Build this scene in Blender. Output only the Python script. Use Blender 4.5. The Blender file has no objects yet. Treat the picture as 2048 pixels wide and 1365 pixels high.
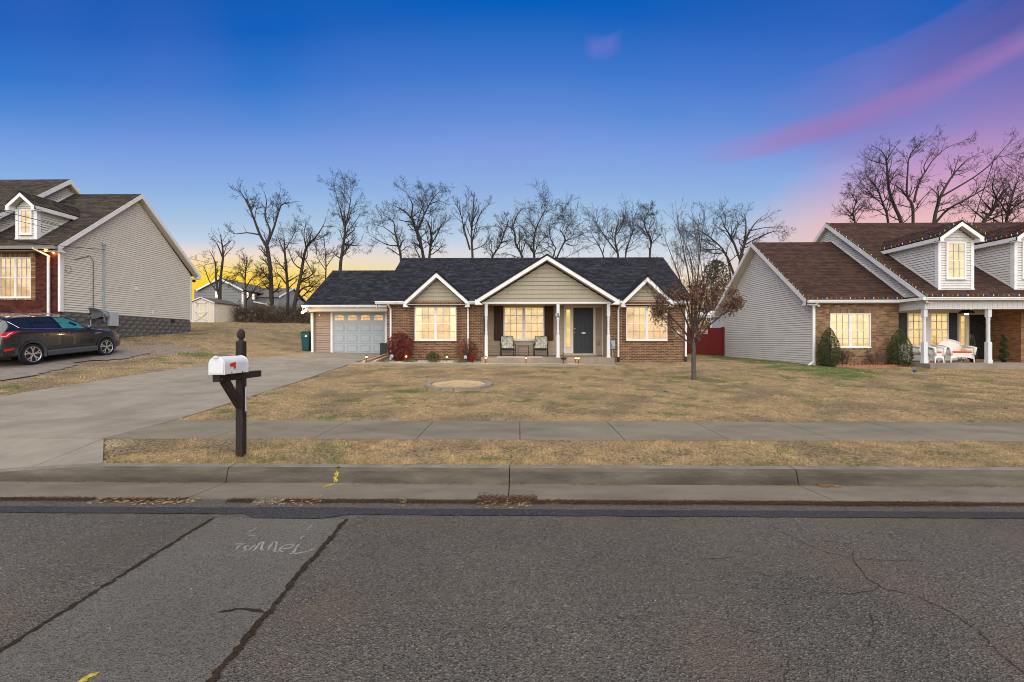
import bpy, bmesh, math, random
import numpy as np
from mathutils import Vector, Matrix

random.seed(7)
RNG = np.random.default_rng(11)
scene = bpy.context.scene
COL = scene.collection
R = math.radians

# ------------------------------------------------------------------ camera
FPX, CX, CY, EYE, YAW = 900.0, 1024.0, 682.5, 1.7, 0.01555
cam_data = bpy.data.cameras.new('camera')
cam_data.sensor_width = 36.0
cam_data.lens = FPX / 2048.0 * 36.0
cam_data.clip_start = 0.05
cam_data.clip_end = 3000.0
cam = bpy.data.objects.new('camera', cam_data)
COL.objects.link(cam)
cam.location = (0, 0, EYE)
cam.rotation_euler = (R(90), 0, YAW)
scene.camera = cam

# ------------------------------------------------------------------ world: dusk sky
world = bpy.data.worlds.new('World')
scene.world = world
world.use_nodes = True
SKY_STRENGTH = 0.585


def lin(r, g, b):
	f = lambda c: ((c / 255.0 + 0.055) / 1.055) ** 2.4 if c > 10 else c / 255.0 / 12.92
	return (f(r), f(g), f(b), 1.0)


def build_world():
	nt = world.node_tree
	N, L = nt.nodes, nt.links
	N.clear()
	out = N.new('ShaderNodeOutputWorld')
	bg = N.new('ShaderNodeBackground')
	bg.inputs['Strength'].default_value = SKY_STRENGTH
	L.new(bg.outputs[0], out.inputs[0])
	tc = N.new('ShaderNodeTexCoord')
	sep = N.new('ShaderNodeSeparateXYZ')
	L.new(tc.outputs['Generated'], sep.inputs[0])

	def math_(op, a, b=None, c=None, clamp=False):
		n = N.new('ShaderNodeMath')
		n.operation = op
		n.use_clamp = clamp
		for i, v in enumerate((a, b, c)):
			if v is None:
				continue
			if isinstance(v, (int, float)):
				n.inputs[i].default_value = v
			else:
				L.new(v, n.inputs[i])
		return n.outputs[0]

	def ramp(fac, stops, interp='EASE'):
		n = N.new('ShaderNodeValToRGB')
		n.color_ramp.interpolation = interp
		el = n.color_ramp.elements
		el[0].position, el[0].color = stops[0]
		el[1].position, el[1].color = stops[-1]
		for p, c in stops[1:-1]:
			e = el.new(p)
			e.color = c
		L.new(fac, n.inputs[0])
		return n.outputs[0]

	def mix(fac, a, b, mode='MIX'):
		n = N.new('ShaderNodeMixRGB')
		n.blend_type = mode
		if isinstance(fac, (int, float)):
			n.inputs[0].default_value = fac
		else:
			L.new(fac, n.inputs[0])
		for i, v in ((1, a), (2, b)):
			if isinstance(v, tuple):
				n.inputs[i].default_value = v
			else:
				L.new(v, n.inputs[i])
		return n.outputs[0]

	z = sep.outputs['Z']
	el = math_('MULTIPLY', math_('ARCSINE', z), 180 / math.pi)           # elevation in degrees
	az = math_('MULTIPLY', math_('ARCTAN2', sep.outputs['X'], sep.outputs['Y']), 180 / math.pi)
	# away from the sunset the blue comes further down
	reach = math_('MULTIPLY_ADD', math_('SUBTRACT', 1.0, math_('COSINE', math_('MULTIPLY', az, math.pi / 180))), 1.3, 1.0)
	e01 = math_('DIVIDE', math_('MULTIPLY', el, reach), 60.0, clamp=True)
	g = lambda d: min(1.0, max(0.0, d / 60.0))
	# towards the set sun (left of the house)
	high = [(g(13), lin(190, 210, 230)), (g(15.7), lin(165, 196, 228)), (g(19), lin(142, 180, 229)), (g(23.5), lin(118, 159, 227)), (g(27), lin(84, 140, 216)),
			(g(31), lin(48, 119, 206)), (g(36.4), lin(2, 96, 190)), (g(42), lin(0, 88, 178)), (g(60), lin(0, 58, 138))]
	sun_side = ramp(e01, [(g(0), lin(255, 196, 8)), (g(6.2), lin(255, 204, 12)), (g(7.8), lin(255, 214, 40)), (g(9.0), lin(254, 220, 98)),
                          (g(10.2), lin(248, 222, 170)), (g(11.3), lin(238, 222, 206)), (g(12.2), lin(216, 214, 222))] + high, 'LINEAR')
	mid = ramp(e01, [(g(0), lin(252, 214, 130)), (g(6), lin(250, 222, 170)), (g(8.5), lin(240, 224, 208)), (g(10.5), lin(218, 222, 228))] + high, 'LINEAR')
	pink = ramp(e01, [(g(0), lin(250, 196, 170)), (g(9), lin(246, 198, 184)), (g(15), lin(238, 190, 194)), (g(20), lin(208, 160, 200)),
                      (g(26), lin(150, 130, 194)), (g(32), lin(96, 104, 182)), (g(40), lin(34, 84, 166)), (g(60), lin(4, 54, 132))], 'LINEAR')
	daz = math_('ABSOLUTE', math_('SUBTRACT', az, -34.0))
	a1 = mix(math_('DIVIDE', daz, 34.0, clamp=True), sun_side, mid)
	n_warp = N.new('ShaderNodeTexNoise')
	n_warp.inputs['Scale'].default_value = 2.2
	n_warp.inputs['Detail'].default_value = 2.0
	L.new(tc.outputs['Generated'], n_warp.inputs['Vector'])
	# the rosy part of the sky stands on the right and leans over towards the top
	d = math_('SUBTRACT', math_('ADD', math_('MULTIPLY', math_('SUBTRACT', az, 26.0), 0.95), 10.0), el)
	d = math_('ADD', d, math_('MULTIPLY', math_('SUBTRACT', n_warp.outputs['Fac'], 0.5), 9.0))
	f_p = math_('ADD', math_('DIVIDE', d, 11.0), 0.25, clamp=True)
	f_p = math_('MULTIPLY', f_p, math_('MULTIPLY', math_('DIVIDE', math_('SUBTRACT', az, 14.0), 12.0, clamp=True), math_('DIVIDE', math_('SUBTRACT', 125.0, az), 50.0, clamp=True)))
	base = mix(f_p, a1, pink)
	# lavender veils
	mp = N.new('ShaderNodeMapping')
	mp.inputs['Scale'].default_value = (1.6, 1.6, 1.4)
	L.new(tc.outputs['Generated'], mp.inputs['Vector'])
	nz = N.new('ShaderNodeTexNoise')
	nz.inputs['Scale'].default_value = 1.15
	nz.inputs['Detail'].default_value = 2.5
	L.new(mp.outputs[0], nz.inputs['Vector'])
	veil = ramp(nz.outputs['Fac'], [(0.44, (0, 0, 0, 1)), (0.66, (1, 1, 1, 1))])
	veil_f = math_('MULTIPLY', veil, math_('MULTIPLY', math_('SUBTRACT', 1.0, math_('DIVIDE', math_('ABSOLUTE', math_('SUBTRACT', el, 22.0)), 15.0), clamp=True), 0.2))
	base = mix(veil_f, base, lin(150, 138, 218))

	# one long rosy cloud bank on the right, slanting up, and a small wisp
	def band(a0, e0, slope, width, along0, along1, col, strength, seed):
		da = math_('SUBTRACT', az, a0)
		d = math_('SUBTRACT', math_('SUBTRACT', el, e0), math_('MULTIPLY', math_('MULTIPLY', da, da), slope))
		n1 = N.new('ShaderNodeTexNoise')
		n1.noise_dimensions = '3D'
		cmb = N.new('ShaderNodeCombineXYZ')
		L.new(math_('MULTIPLY', az, 0.05), cmb.inputs[0])
		L.new(math_('MULTIPLY', d, 0.22), cmb.inputs[1])
		cmb.inputs[2].default_value = seed
		L.new(cmb.outputs[0], n1.inputs['Vector'])
		n1.inputs['Scale'].default_value = 2.0
		n1.inputs['Detail'].default_value = 4.0
		n1.inputs['Roughness'].default_value = 0.5
		dd = math_('ADD', d, math_('MULTIPLY', math_('SUBTRACT', n1.outputs['Fac'], 0.5), width * 1.5))
		prof = math_('SUBTRACT', 1.0, math_('DIVIDE', math_('ABSOLUTE', dd), width), clamp=True)
		prof = math_('MULTIPLY', prof, math_('SUBTRACT', 2.0, prof))
		start = math_('DIVIDE', math_('SUBTRACT', az, along0), 10.0 if along1 > 20 else 1.5, clamp=True)
		stop = math_('DIVIDE', math_('SUBTRACT', along1, az), 6.0 if along1 > 20 else 1.5, clamp=True)
		f = math_('MULTIPLY', math_('MULTIPLY', prof, start), math_('MULTIPLY', stop, math_('MULTIPLY', math_('ADD', n1.outputs['Fac'], 0.35), strength)), clamp=True)
		return f, col

	for args in ((24.0, 20.8, 0.0052, 1.6, 21.0, 75.0, lin(178, 120, 178), 0.62, 1.3),
                 (28.0, 22.0, 0.0058, 4.6, 27.0, 90.0, lin(142, 120, 190), 0.62, 5.1),
                 (36.0, 25.0, 0.006, 3.0, 38.0, 90.0, lin(66, 80, 158), 0.7, 9.2),
                 (10.2, 32.5, 0.06, 1.3, 8.0, 13.0, lin(120, 122, 208), 0.55, 3.7)):
		f, c = band(*args)
		base = mix(f, base, c)
	# a trace of the physical twilight sky, so that the glow sits where the sun went down
	sky = N.new('ShaderNodeTexSky')
	sky.sky_type = 'NISHITA'
	sky.sun_disc = False
	sky.sun_elevation = R(1.5)
	sky.sun_rotation = R(-32)
	add = mix(0.003, base, sky.outputs[0], 'ADD')
	# below the horizon: dull ground colour
	below = math_('DIVIDE', math_('MULTIPLY', el, -1.0), 2.0, clamp=True)
	fin = mix(below, add, (0.09, 0.08, 0.07, 1))
	L.new(fin, bg.inputs['Color'])


build_world()

# ------------------------------------------------------------------ soft key light (bright high overcast behind the camera)
sun_data = bpy.data.lights.new('sun', 'SUN')
sun_data.energy = 4.1
sun_data.angle = R(118)
sun_data.color = (1.0, 0.945, 0.835)
sun = bpy.data.objects.new('sun', sun_data)
COL.objects.link(sun)
sun.rotation_euler = (R(46), 0, R(2))

vs = scene.view_settings
vs.view_transform = 'Standard'
vs.look = 'None'
vs.exposure = 0.74
vs.gamma = 1.0
vs.use_curve_mapping = False
scene.render.engine = 'CYCLES'
cy = scene.cycles
cy.use_denoising = True
cy.filter_width = 1.0
cy.max_bounces = 6
cy.diffuse_bounces = 3
cy.glossy_bounces = 3
cy.transmission_bounces = 4
cy.transparent_max_bounces = 12
cy.caustics_reflective = False
cy.caustics_refractive = False
cy.sample_clamp_indirect = 4.0


# ------------------------------------------------------------------ places measured from the photograph, as real positions
def xat(px, Y):
	return Y * math.tan(math.atan((px - CX) / FPX) - YAW)


def P(px, py, Y):
	X = xat(px, Y)
	d = Y * math.cos(YAW) - X * math.sin(YAW)
	return Vector((X, Y, EYE - (py - CY) * d / FPX))


# ------------------------------------------------------------------ materials
MATS = {}


def mat(name, col=(0.5, 0.5, 0.5), rough=0.7, var=0.12, scale=6.0, bump=0.0, bscale=60.0, attr=False, metal=0.0,
		spec=0.3, stretch=None, dirt=None, dscale=1.5, dlo=0.5, dhi=0.75, coat=0.0, emit=0.0, detail=5.0, nlo=0.25, nhi=0.75):
	if name in MATS:
		return MATS[name]
	m = bpy.data.materials.new(name)
	m.use_nodes = True
	nt = m.node_tree
	N, L = nt.nodes, nt.links
	b = N['Principled BSDF']
	tc = N.new('ShaderNodeTexCoord')
	vec = tc.outputs['Object']
	if stretch:
		mp = N.new('ShaderNodeMapping')
		mp.inputs['Scale'].default_value = stretch
		L.new(vec, mp.inputs['Vector'])
		vec = mp.outputs[0]
	nz = N.new('ShaderNodeTexNoise')
	nz.inputs['Scale'].default_value = scale
	nz.inputs['Detail'].default_value = detail
	nz.inputs['Roughness'].default_value = 0.6
	L.new(vec, nz.inputs['Vector'])
	mr = N.new('ShaderNodeMapRange')
	mr.inputs[1].default_value = nlo
	mr.inputs[2].default_value = nhi
	mr.inputs[3].default_value = 1.0 - var
	mr.inputs[4].default_value = 1.0 + var
	L.new(nz.outputs['Fac'], mr.inputs[0])
	mul = N.new('ShaderNodeMixRGB')
	mul.blend_type = 'MULTIPLY'
	mul.inputs[0].default_value = 1.0
	if attr:
		at = N.new('ShaderNodeAttribute')
		at.attribute_name = 'Col'
		L.new(at.outputs['Color'], mul.inputs[1])
	else:
		mul.inputs[1].default_value = (*col, 1)
	L.new(mr.outputs[0], mul.inputs[2])
	cout = mul.outputs[0]
	if dirt:
		n2 = N.new('ShaderNodeTexNoise')
		n2.inputs['Scale'].default_value = dscale
		n2.inputs['Detail'].default_value = 6.0
		n2.inputs['Roughness'].default_value = 0.65
		L.new(vec, n2.inputs['Vector'])
		r2 = N.new('ShaderNodeMapRange')
		r2.inputs[1].default_value = dlo
		r2.inputs[2].default_value = dhi
		L.new(n2.outputs['Fac'], r2.inputs[0])
		mx = N.new('ShaderNodeMixRGB')
		L.new(r2.outputs[0], mx.inputs[0])
		L.new(cout, mx.inputs[1])
		mx.inputs[2].default_value = (*dirt, 1)
		cout = mx.outputs[0]
	L.new(cout, b.inputs['Base Color'])
	b.inputs['Roughness'].default_value = rough
	b.inputs['Metallic'].default_value = metal
	b.inputs['Specular IOR Level'].default_value = spec
	b.inputs['Coat Weight'].default_value = coat
	if emit:
		L.new(cout, b.inputs['Emission Color'])
		b.inputs['Emission Strength'].default_value = emit
	if bump:
		n3 = N.new('ShaderNodeTexNoise')
		n3.inputs['Scale'].default_value = bscale
		n3.inputs['Detail'].default_value = 4.0
		L.new(vec, n3.inputs['Vector'])
		bp = N.new('ShaderNodeBump')
		bp.inputs['Strength'].default_value = bump
		bp.inputs['Distance'].default_value = 0.02
		L.new(n3.outputs['Fac'], bp.inputs['Height'])
		L.new(bp.outputs[0], b.inputs['Normal'])
	MATS[name] = m
	return m


def emit_mat(name, col, strength):
	if name in MATS:
		return MATS[name]
	m = bpy.data.materials.new(name)
	m.use_nodes = True
	b = m.node_tree.nodes['Principled BSDF']
	b.inputs['Base Color'].default_value = (*col, 1)
	b.inputs['Emission Color'].default_value = (*col, 1)
	b.inputs['Emission Strength'].default_value = strength
	MATS[name] = m
	return m


def glass_mat(name, tint=(1, 1, 1), gloss=0.12):
	"""thin window glass: mostly clear with a mirror-like reflection that grows at grazing angles"""
	if name in MATS:
		return MATS[name]
	m = bpy.data.materials.new(name)
	m.use_nodes = True
	nt = m.node_tree
	N, L = nt.nodes, nt.links
	N.clear()
	out = N.new('ShaderNodeOutputMaterial')
	tr = N.new('ShaderNodeBsdfTransparent')
	tr.inputs[0].default_value = (*tint, 1)
	gl = N.new('ShaderNodeBsdfGlossy')
	gl.inputs['Roughness'].default_value = 0.03
	lw = N.new('ShaderNodeLayerWeight')
	pw = N.new('ShaderNodeMath')
	pw.operation = 'POWER'
	L.new(lw.outputs['Facing'], pw.inputs[0])
	pw.inputs[1].default_value = 5.0
	ad = N.new('ShaderNodeMath')
	ad.operation = 'MULTIPLY_ADD'
	ad.use_clamp = True
	L.new(pw.outputs[0], ad.inputs[0])
	ad.inputs[1].default_value = 0.5
	ad.inputs[2].default_value = gloss / 2
	mx = N.new('ShaderNodeMixShader')
	L.new(ad.outputs[0], mx.inputs[0])
	L.new(tr.outputs[0], mx.inputs[1])
	L.new(gl.outputs[0], mx.inputs[2])
	L.new(mx.outputs[0], out.inputs[0])
	MATS[name] = m
	return m


def blind_mat(name, top=(1.0, 0.70, 0.32), low=(1.0, 0.55, 0.22), strength=0.6, zlo=1.5, zhi=3.2, slats=True, curtain=0.0):
	"""a lit room seen through a drawn blind: the lamp inside makes it glow, more strongly at the top"""
	if name in MATS:
		return MATS[name]
	m = bpy.data.materials.new(name)
	m.use_nodes = True
	nt = m.node_tree
	N, L = nt.nodes, nt.links
	b = N['Principled BSDF']
	tc = N.new('ShaderNodeTexCoord')
	sp = N.new('ShaderNodeSeparateXYZ')
	L.new(tc.outputs['Object'], sp.inputs[0])
	mr = N.new('ShaderNodeMapRange')
	mr.inputs[1].default_value = zlo
	mr.inputs[2].default_value = zhi
	L.new(sp.outputs['Z'], mr.inputs[0])
	mx = N.new('ShaderNodeMixRGB')
	L.new(mr.outputs[0], mx.inputs[0])
	mx.inputs[1].default_value = (*low, 1)
	mx.inputs[2].default_value = (*top, 1)
	nz = N.new('ShaderNodeTexNoise')
	nz.inputs['Scale'].default_value = 2.6
	nz.inputs['Detail'].default_value = 3.0
	L.new(tc.outputs['Object'], nz.inputs['Vector'])
	m2 = N.new('ShaderNodeMapRange')
	m2.inputs[1].default_value = 0.3
	m2.inputs[2].default_value = 0.7
	m2.inputs[3].default_value = 0.62
	m2.inputs[4].default_value = 1.10
	L.new(nz.outputs['Fac'], m2.inputs[0])
	mu = N.new('ShaderNodeMixRGB')
	mu.blend_type = 'MULTIPLY'
	mu.inputs[0].default_value = 1.0
	L.new(mx.outputs[0], mu.inputs[1])
	L.new(m2.outputs[0], mu.inputs[2])
	c = mu.outputs[0]
	if slats:
		wv = N.new('ShaderNodeTexWave')
		wv.bands_direction = 'Z'
		wv.inputs['Scale'].default_value = 6.2
		wv.inputs['Distortion'].default_value = 0.0
		L.new(tc.outputs['Object'], wv.inputs['Vector'])
		m3 = N.new('ShaderNodeMapRange')
		m3.inputs[3].default_value = 0.86
		m3.inputs[4].default_value = 1.04
		L.new(wv.outputs['Fac'], m3.inputs[0])
		mv = N.new('ShaderNodeMixRGB')
		mv.blend_type = 'MULTIPLY'
		mv.inputs[0].default_value = 1.0
		L.new(c, mv.inputs[1])
		L.new(m3.outputs[0], mv.inputs[2])
		c = mv.outputs[0]
	b.inputs['Base Color'].default_value = (0.10, 0.08, 0.06, 1)
	L.new(c, b.inputs['Emission Color'])
	b.inputs['Emission Strength'].default_value = strength
	b.inputs['Roughness'].default_value = 0.9
	b.inputs['Specular IOR Level'].default_value = 0.0
	MATS[name] = m
	return m


# ------------------------------------------------------------------ mesh builder
class Frame:
	"""a plane in space: origin o, u along, v up, n = u x v pointing out"""

	def __init__(s, o, u, v):
		s.o, s.u, s.v = Vector(o), Vector(u).normalized(), Vector(v).normalized()
		s.n = s.u.cross(s.v)

	def __call__(s, u, v, n=0.0):
		return s.o + s.u * u + s.v * v + s.n * n


class MB:
	def __init__(s):
		s.V, s.F, s.C = [], [], []

	def add(s, vs_, fs, col=None):
		k = len(s.V)
		s.V.extend(tuple(v) for v in vs_)
		for f in fs:
			s.F.append(tuple(i + k for i in f))
			s.C.append(col)

	BOXF = ((0, 3, 2, 1), (4, 5, 6, 7), (0, 1, 5, 4), (1, 2, 6, 5), (2, 3, 7, 6), (3, 0, 4, 7))

	def box(s, x0, y0, z0, x1, y1, z1, col=None):
		s.add([(x0, y0, z0), (x1, y0, z0), (x1, y1, z0), (x0, y1, z0), (x0, y0, z1), (x1, y0, z1), (x1, y1, z1), (x0, y1, z1)], s.BOXF, col)
		return s

	def fbox(s, fr, u0, v0, n0, u1, v1, n1, col=None):
		s.add([fr(u0, v0, n0), fr(u1, v0, n0), fr(u1, v1, n0), fr(u0, v1, n0), fr(u0, v0, n1), fr(u1, v0, n1), fr(u1, v1, n1), fr(u0, v1, n1)], s.BOXF, col)
		return s

	def prism(s, fr, poly, n0, n1, col=None):
		k = len(poly)
		vs_ = [fr(u, v, n0) for u, v in poly] + [fr(u, v, n1) for u, v in poly]
		fs = [tuple(range(k - 1, -1, -1)), tuple(range(k, 2 * k))] + [(i, (i + 1) % k, k + (i + 1) % k, k + i) for i in range(k)]
		s.add(vs_, fs, col)
		return s

	def bar(s, a, b, w, h=None, up=(0, 0, 1), col=None):
		"""square bar from a to b"""
		a, b = Vector(a), Vector(b)
		h = h or w
		d = (b - a).normalized()
		up = Vector(up)
		if abs(d.dot(up)) > 0.97:
			up = Vector((0, 1, 0))
		x = d.cross(up).normalized() * (w / 2)
		y = x.cross(d).normalized() * (h / 2)
		s.add([a - x - y, a + x - y, a + x + y, a - x + y, b - x - y, b + x - y, b + x + y, b - x + y], s.BOXF, col)
		return s

	def tube(s, pts, rad, n=8, cap=True, col=None):
		pts = [Vector(p) for p in pts]
		if isinstance(rad, (int, float)):
			rad = [rad] * len(pts)
		k0 = len(s.V)
		prev = None
		for i, p in enumerate(pts):
			d = (pts[min(i + 1, len(pts) - 1)] - pts[max(i - 1, 0)]).normalized()
			if prev is None:
				ref = Vector((0, 0, 1)) if abs(d.z) < 0.9 else Vector((1, 0, 0))
				x = d.cross(ref).normalized()
			else:
				x = (prev - d * prev.dot(d)).normalized()
			prev = x
			y = d.cross(x)
			for j in range(n):
				a = 2 * math.pi * j / n
				s.V.append(tuple(p + (x * math.cos(a) + y * math.sin(a)) * rad[i]))
		for i in range(len(pts) - 1):
			for j in range(n):
				a, b = k0 + i * n + j, k0 + i * n + (j + 1) % n
				s.F.append((a, b, b + n, a + n))
				s.C.append(col)
		if cap:
			s.F.append(tuple(k0 + j for j in range(n - 1, -1, -1)))
			s.C.append(col)
			e = k0 + (len(pts) - 1) * n
			s.F.append(tuple(e + j for j in range(n)))
			s.C.append(col)
		return s

	def lathe(s, c, prof, n=16, col=None, sq=False):
		"""profile [(r, z)] round the z axis at c; sq makes it a square section"""
		c = Vector(c)
		k0 = len(s.V)
		m = 4 if sq else n
		for r, zz in prof:
			for j in range(m):
				a = 2 * math.pi * (j + 0.5) / m if sq else 2 * math.pi * j / m
				rr = r * (math.sqrt(2) if sq else 1)
				s.V.append((c.x + rr * math.cos(a), c.y + rr * math.sin(a), c.z + zz))
		for i in range(len(prof) - 1):
			for j in range(m):
				a, b = k0 + i * m + j, k0 + i * m + (j + 1) % m
				s.F.append((a, b, b + m, a + m))
				s.C.append(col)
		s.F.append(tuple(k0 + j for j in range(m - 1, -1, -1)))
		s.C.append(col)
		e = k0 + (len(prof) - 1) * m
		s.F.append(tuple(e + j for j in range(m)))
		s.C.append(col)
		return s

	def ell(s, c, rx, ry, rz, nu=10, nv=7, col=None):
		c = Vector(c)
		k0 = len(s.V)
		s.V.append((c.x, c.y, c.z - rz))
		for i in range(1, nv):
			t = -math.pi / 2 + math.pi * i / nv
			for j in range(nu):
				a = 2 * math.pi * j / nu
				s.V.append((c.x + rx * math.cos(t) * math.cos(a), c.y + ry * math.cos(t) * math.sin(a), c.z + rz * math.sin(t)))
		s.V.append((c.x, c.y, c.z + rz))
		top = len(s.V) - 1
		for j in range(nu):
			s.F.append((k0, k0 + 1 + (j + 1) % nu, k0 + 1 + j))
			s.C.append(col)
			e = k0 + 1 + (nv - 2) * nu
			s.F.append((top, e + j, e + (j + 1) % nu))
			s.C.append(col)
		for i in range(nv - 2):
			for j in range(nu):
				a, b = k0 + 1 + i * nu + j, k0 + 1 + i * nu + (j + 1) % nu
				s.F.append((a, b, b + nu, a + nu))
				s.C.append(col)
		return s

	def mesh(s, name, smooth=False):
		me = bpy.data.meshes.new(name)
		me.from_pydata(s.V, [], s.F)
		if any(c is not None for c in s.C):
			at = me.color_attributes.new('Col', 'FLOAT_COLOR', 'CORNER')
			data = []
			for f, c in zip(s.F, s.C):
				c = c or (0.5, 0.5, 0.5)
				data.extend(((c[0], c[1], c[2], 1.0) * len(f)))
			at.data.foreach_set('color', data)
		if smooth:
			me.polygons.foreach_set('use_smooth', [True] * len(me.polygons))
		me.update()
		return me

	def build(s, name, m, parent=None, smooth=False, bevel=0.0, **kw):
		o = obj(name, s.mesh(name, smooth), m, parent, **kw)
		if bevel:
			bv = o.modifiers.new('bevel', 'BEVEL')
			bv.width = bevel
			bv.segments = 2
			bv.limit_method = 'ANGLE'
		return o


ROOT = {}


def thing(name, loc=(0, 0, 0), label=None, cat=None, group=None, kind=None, local=False, rot=None):
	"""an Empty at a thing's base; with local=False the children's meshes are in world coordinates"""
	o = bpy.data.objects.new(name, None)
	o.empty_display_size = 0.2
	COL.objects.link(o)
	o.location = loc
	if rot is not None:
		o.rotation_euler = rot
	tag(o, label, cat, group, kind)
	if not local:
		ROOT[o.name] = Matrix.Translation(-Vector(loc))
	return o


def tag(o, label=None, cat=None, group=None, kind=None):
	if label:
		o['label'] = label
	if cat:
		o['category'] = cat
	if group:
		o['group'] = group
	if kind:
		o['kind'] = kind
	return o


def obj(name, me, m, parent=None, label=None, cat=None, group=None, kind=None, loc=None):
	o = bpy.data.objects.new(name, me)
	COL.objects.link(o)
	if m is not None and len(me.materials) == 0:
		me.materials.append(m)
	if parent is not None:
		o.parent = parent
		if parent.name in ROOT:
			o.matrix_parent_inverse = ROOT[parent.name]
	if loc is not None:
		o.location = loc
	tag(o, label, cat, group, kind)
	return o


def kids(o):
	return [c for c in list(o.children)]


def copy_tree(o, parent=None):
	c = o.copy()
	COL.objects.link(c)
	if parent is not None:
		c.parent = parent
		c.matrix_parent_inverse = o.matrix_parent_inverse.copy()
	for ch in kids(o):
		copy_tree(ch, c)
	return c


def np_mesh(name, V, F, colors=None, smooth=False):
	"""V (n,3), F (m,k) all faces with k corners; colors per face (m,3)"""
	me = bpy.data.meshes.new(name)
	n, (m, k) = len(V), F.shape
	me.vertices.add(n)
	me.vertices.foreach_set('co', np.ascontiguousarray(V, dtype=np.float32).ravel())
	me.loops.add(m * k)
	me.loops.foreach_set('vertex_index', np.ascontiguousarray(F, dtype=np.int32).ravel())
	me.polygons.add(m)
	me.polygons.foreach_set('loop_start', np.arange(0, m * k, k, dtype=np.int32))
	me.polygons.foreach_set('loop_total', np.full(m, k, dtype=np.int32))
	if smooth:
		me.polygons.foreach_set('use_smooth', np.ones(m, dtype=bool))
	me.update(calc_edges=True)
	if colors is not None:
		at = me.color_attributes.new('Col', 'FLOAT_COLOR', 'CORNER')
		c = np.ones((m, k, 4), dtype=np.float32)
		c[:, :, :3] = np.asarray(colors, dtype=np.float32)[:, None, :]
		at.data.foreach_set('color', c.ravel())
	return me


# smooth value noise for colours and ground shape
_NG = np.random.default_rng(3).random((64, 64))


def vnoise(x, y, s=1.0, seed=0):
	x = np.asarray(x, float) / s + seed * 7.31
	y = np.asarray(y, float) / s + seed * 3.77
	xi, yi = np.floor(x).astype(int), np.floor(y).astype(int)
	fx, fy = x - xi, y - yi
	fx, fy = fx * fx * (3 - 2 * fx), fy * fy * (3 - 2 * fy)
	g = lambda a, b: _NG[a % 64, b % 64]
	return (g(xi, yi) * (1 - fx) + g(xi + 1, yi) * fx) * (1 - fy) + (g(xi, yi + 1) * (1 - fx) + g(xi + 1, yi + 1) * fx) * fy


def fbm(x, y, s=1.0, seed=0, o=4):
	t, a, w = 0, 0.5, 0
	for i in range(o):
		t = t + a * vnoise(x, y, s / 2 ** i, seed + i)
		w += a
		a *= 0.55
	return t / w
# ================================================================== GROUND
GX = np.array([-60, -25, -19, -16, -13, -10, -6.6, 0, 8, 12.4, 25, 60.])
GY = np.array([8.3, 11, 14, 17.5, 20.3, 22, 26, 32, 38, 60])
GZ = np.array([
	[.50, .30, .25, .23, .22, .22, .22, .22, .22, .22, .22, .22],
	[1.0, .65, .55, .48, .38, .36, .35, .35, .35, .35, .35, .35],
	[1.6, 1.05, .90, .80, .55, .50, .49, .49, .49, .48, .47, .45],
	[2.0, 1.6, 1.35, 1.10, .80, .75, .71, .65, .65, .62, .60, .55],
	[2.4, 2.0, 1.70, 1.45, 1.12, .97, .88, .79, .80, .72, .66, .62],
	[2.6, 2.2, 1.90, 1.65, 1.37, 1.10, 1.04, .86, .86, .73, .68, .62],
	[2.9, 2.5, 2.24, 2.0, 1.75, 1.6, 1.5, 1.2, .95, .76, .70, .65],
	[3.1, 2.9, 2.7, 2.5, 2.3, 2.1, 1.9, 1.6, 1.2, .9, .8, .7],
	[3.4, 3.3, 3.2, 3.1, 3.0, 2.8, 2.5, 2.0, 1.5, 1.1, 1.0, .9],
	[3.2, 3.2, 3.2, 3.1, 3.0, 2.9, 2.7, 2.3, 1.9, 1.6, 1.4, 1.2]])


def G(x, y):
	"""height of the ground"""
	x = np.asarray(x, float)
	y = np.asarray(y, float)
	xi = np.clip(np.searchsorted(GX, x) - 1, 0, len(GX) - 2)
	yi = np.clip(np.searchsorted(GY, y) - 1, 0, len(GY) - 2)
	fx = np.clip((x - GX[xi]) / (GX[xi + 1] - GX[xi]), 0, 1)
	fy = np.clip((y - GY[yi]) / (GY[yi + 1] - GY[yi]), 0, 1)
	z = (GZ[yi, xi] * (1 - fx) + GZ[yi, xi + 1] * fx) * (1 - fy) + (GZ[yi + 1, xi] * (1 - fx) + GZ[yi + 1, xi + 1] * fx) * fy
	verge = 0.15 + 0.05 * np.clip((y - 5.6) / 1.2, 0, 1)
	# the verge dips to the lowered kerb where the driveways cross
	dip = np.clip((-5.25 - x) / 1.7, 0, 1) * np.clip((6.8 - y) / 1.2, 0, 1) * 0.115
	z = np.where(y < 8.3, np.where(y < 6.8, verge - dip, 0.20 + (y - 6.8) * 0.0134), z)
	return z


def g1(x, y):
	return float(G(x, y))


def PG(px, py, Z=0.0):
	d = FPX * (EYE - Z) / (py - CY)
	xc = (px - CX) / FPX * d
	return (xc * math.cos(YAW) - d * math.sin(YAW), xc * math.sin(YAW) + d * math.cos(YAW))


_dl = np.array([[5.6, -14.2], [6.8, -12.5], [8.3, -12.42], [14, -12.6], [17.5, -12.15], [19.5, -11.3], [21.0, -10.5], [22.4, -10.2]])
_dr = np.array([[5.6, -5.25], [6.8, -6.36], [8.3, -6.40], [15.3, -6.77], [19, -6.95], [21.0, -6.8], [22.4, -6.45]])
drive_l = lambda y: np.interp(y, _dl[:, 0], _dl[:, 1])
drive_r = lambda y: np.interp(y, _dr[:, 0], _dr[:, 1])


def on_drive(x, y, m=0.0):
	return (y > 5.6) & (y < 22.5) & (x > drive_l(y) - m) & (x < drive_r(y) + m)


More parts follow.
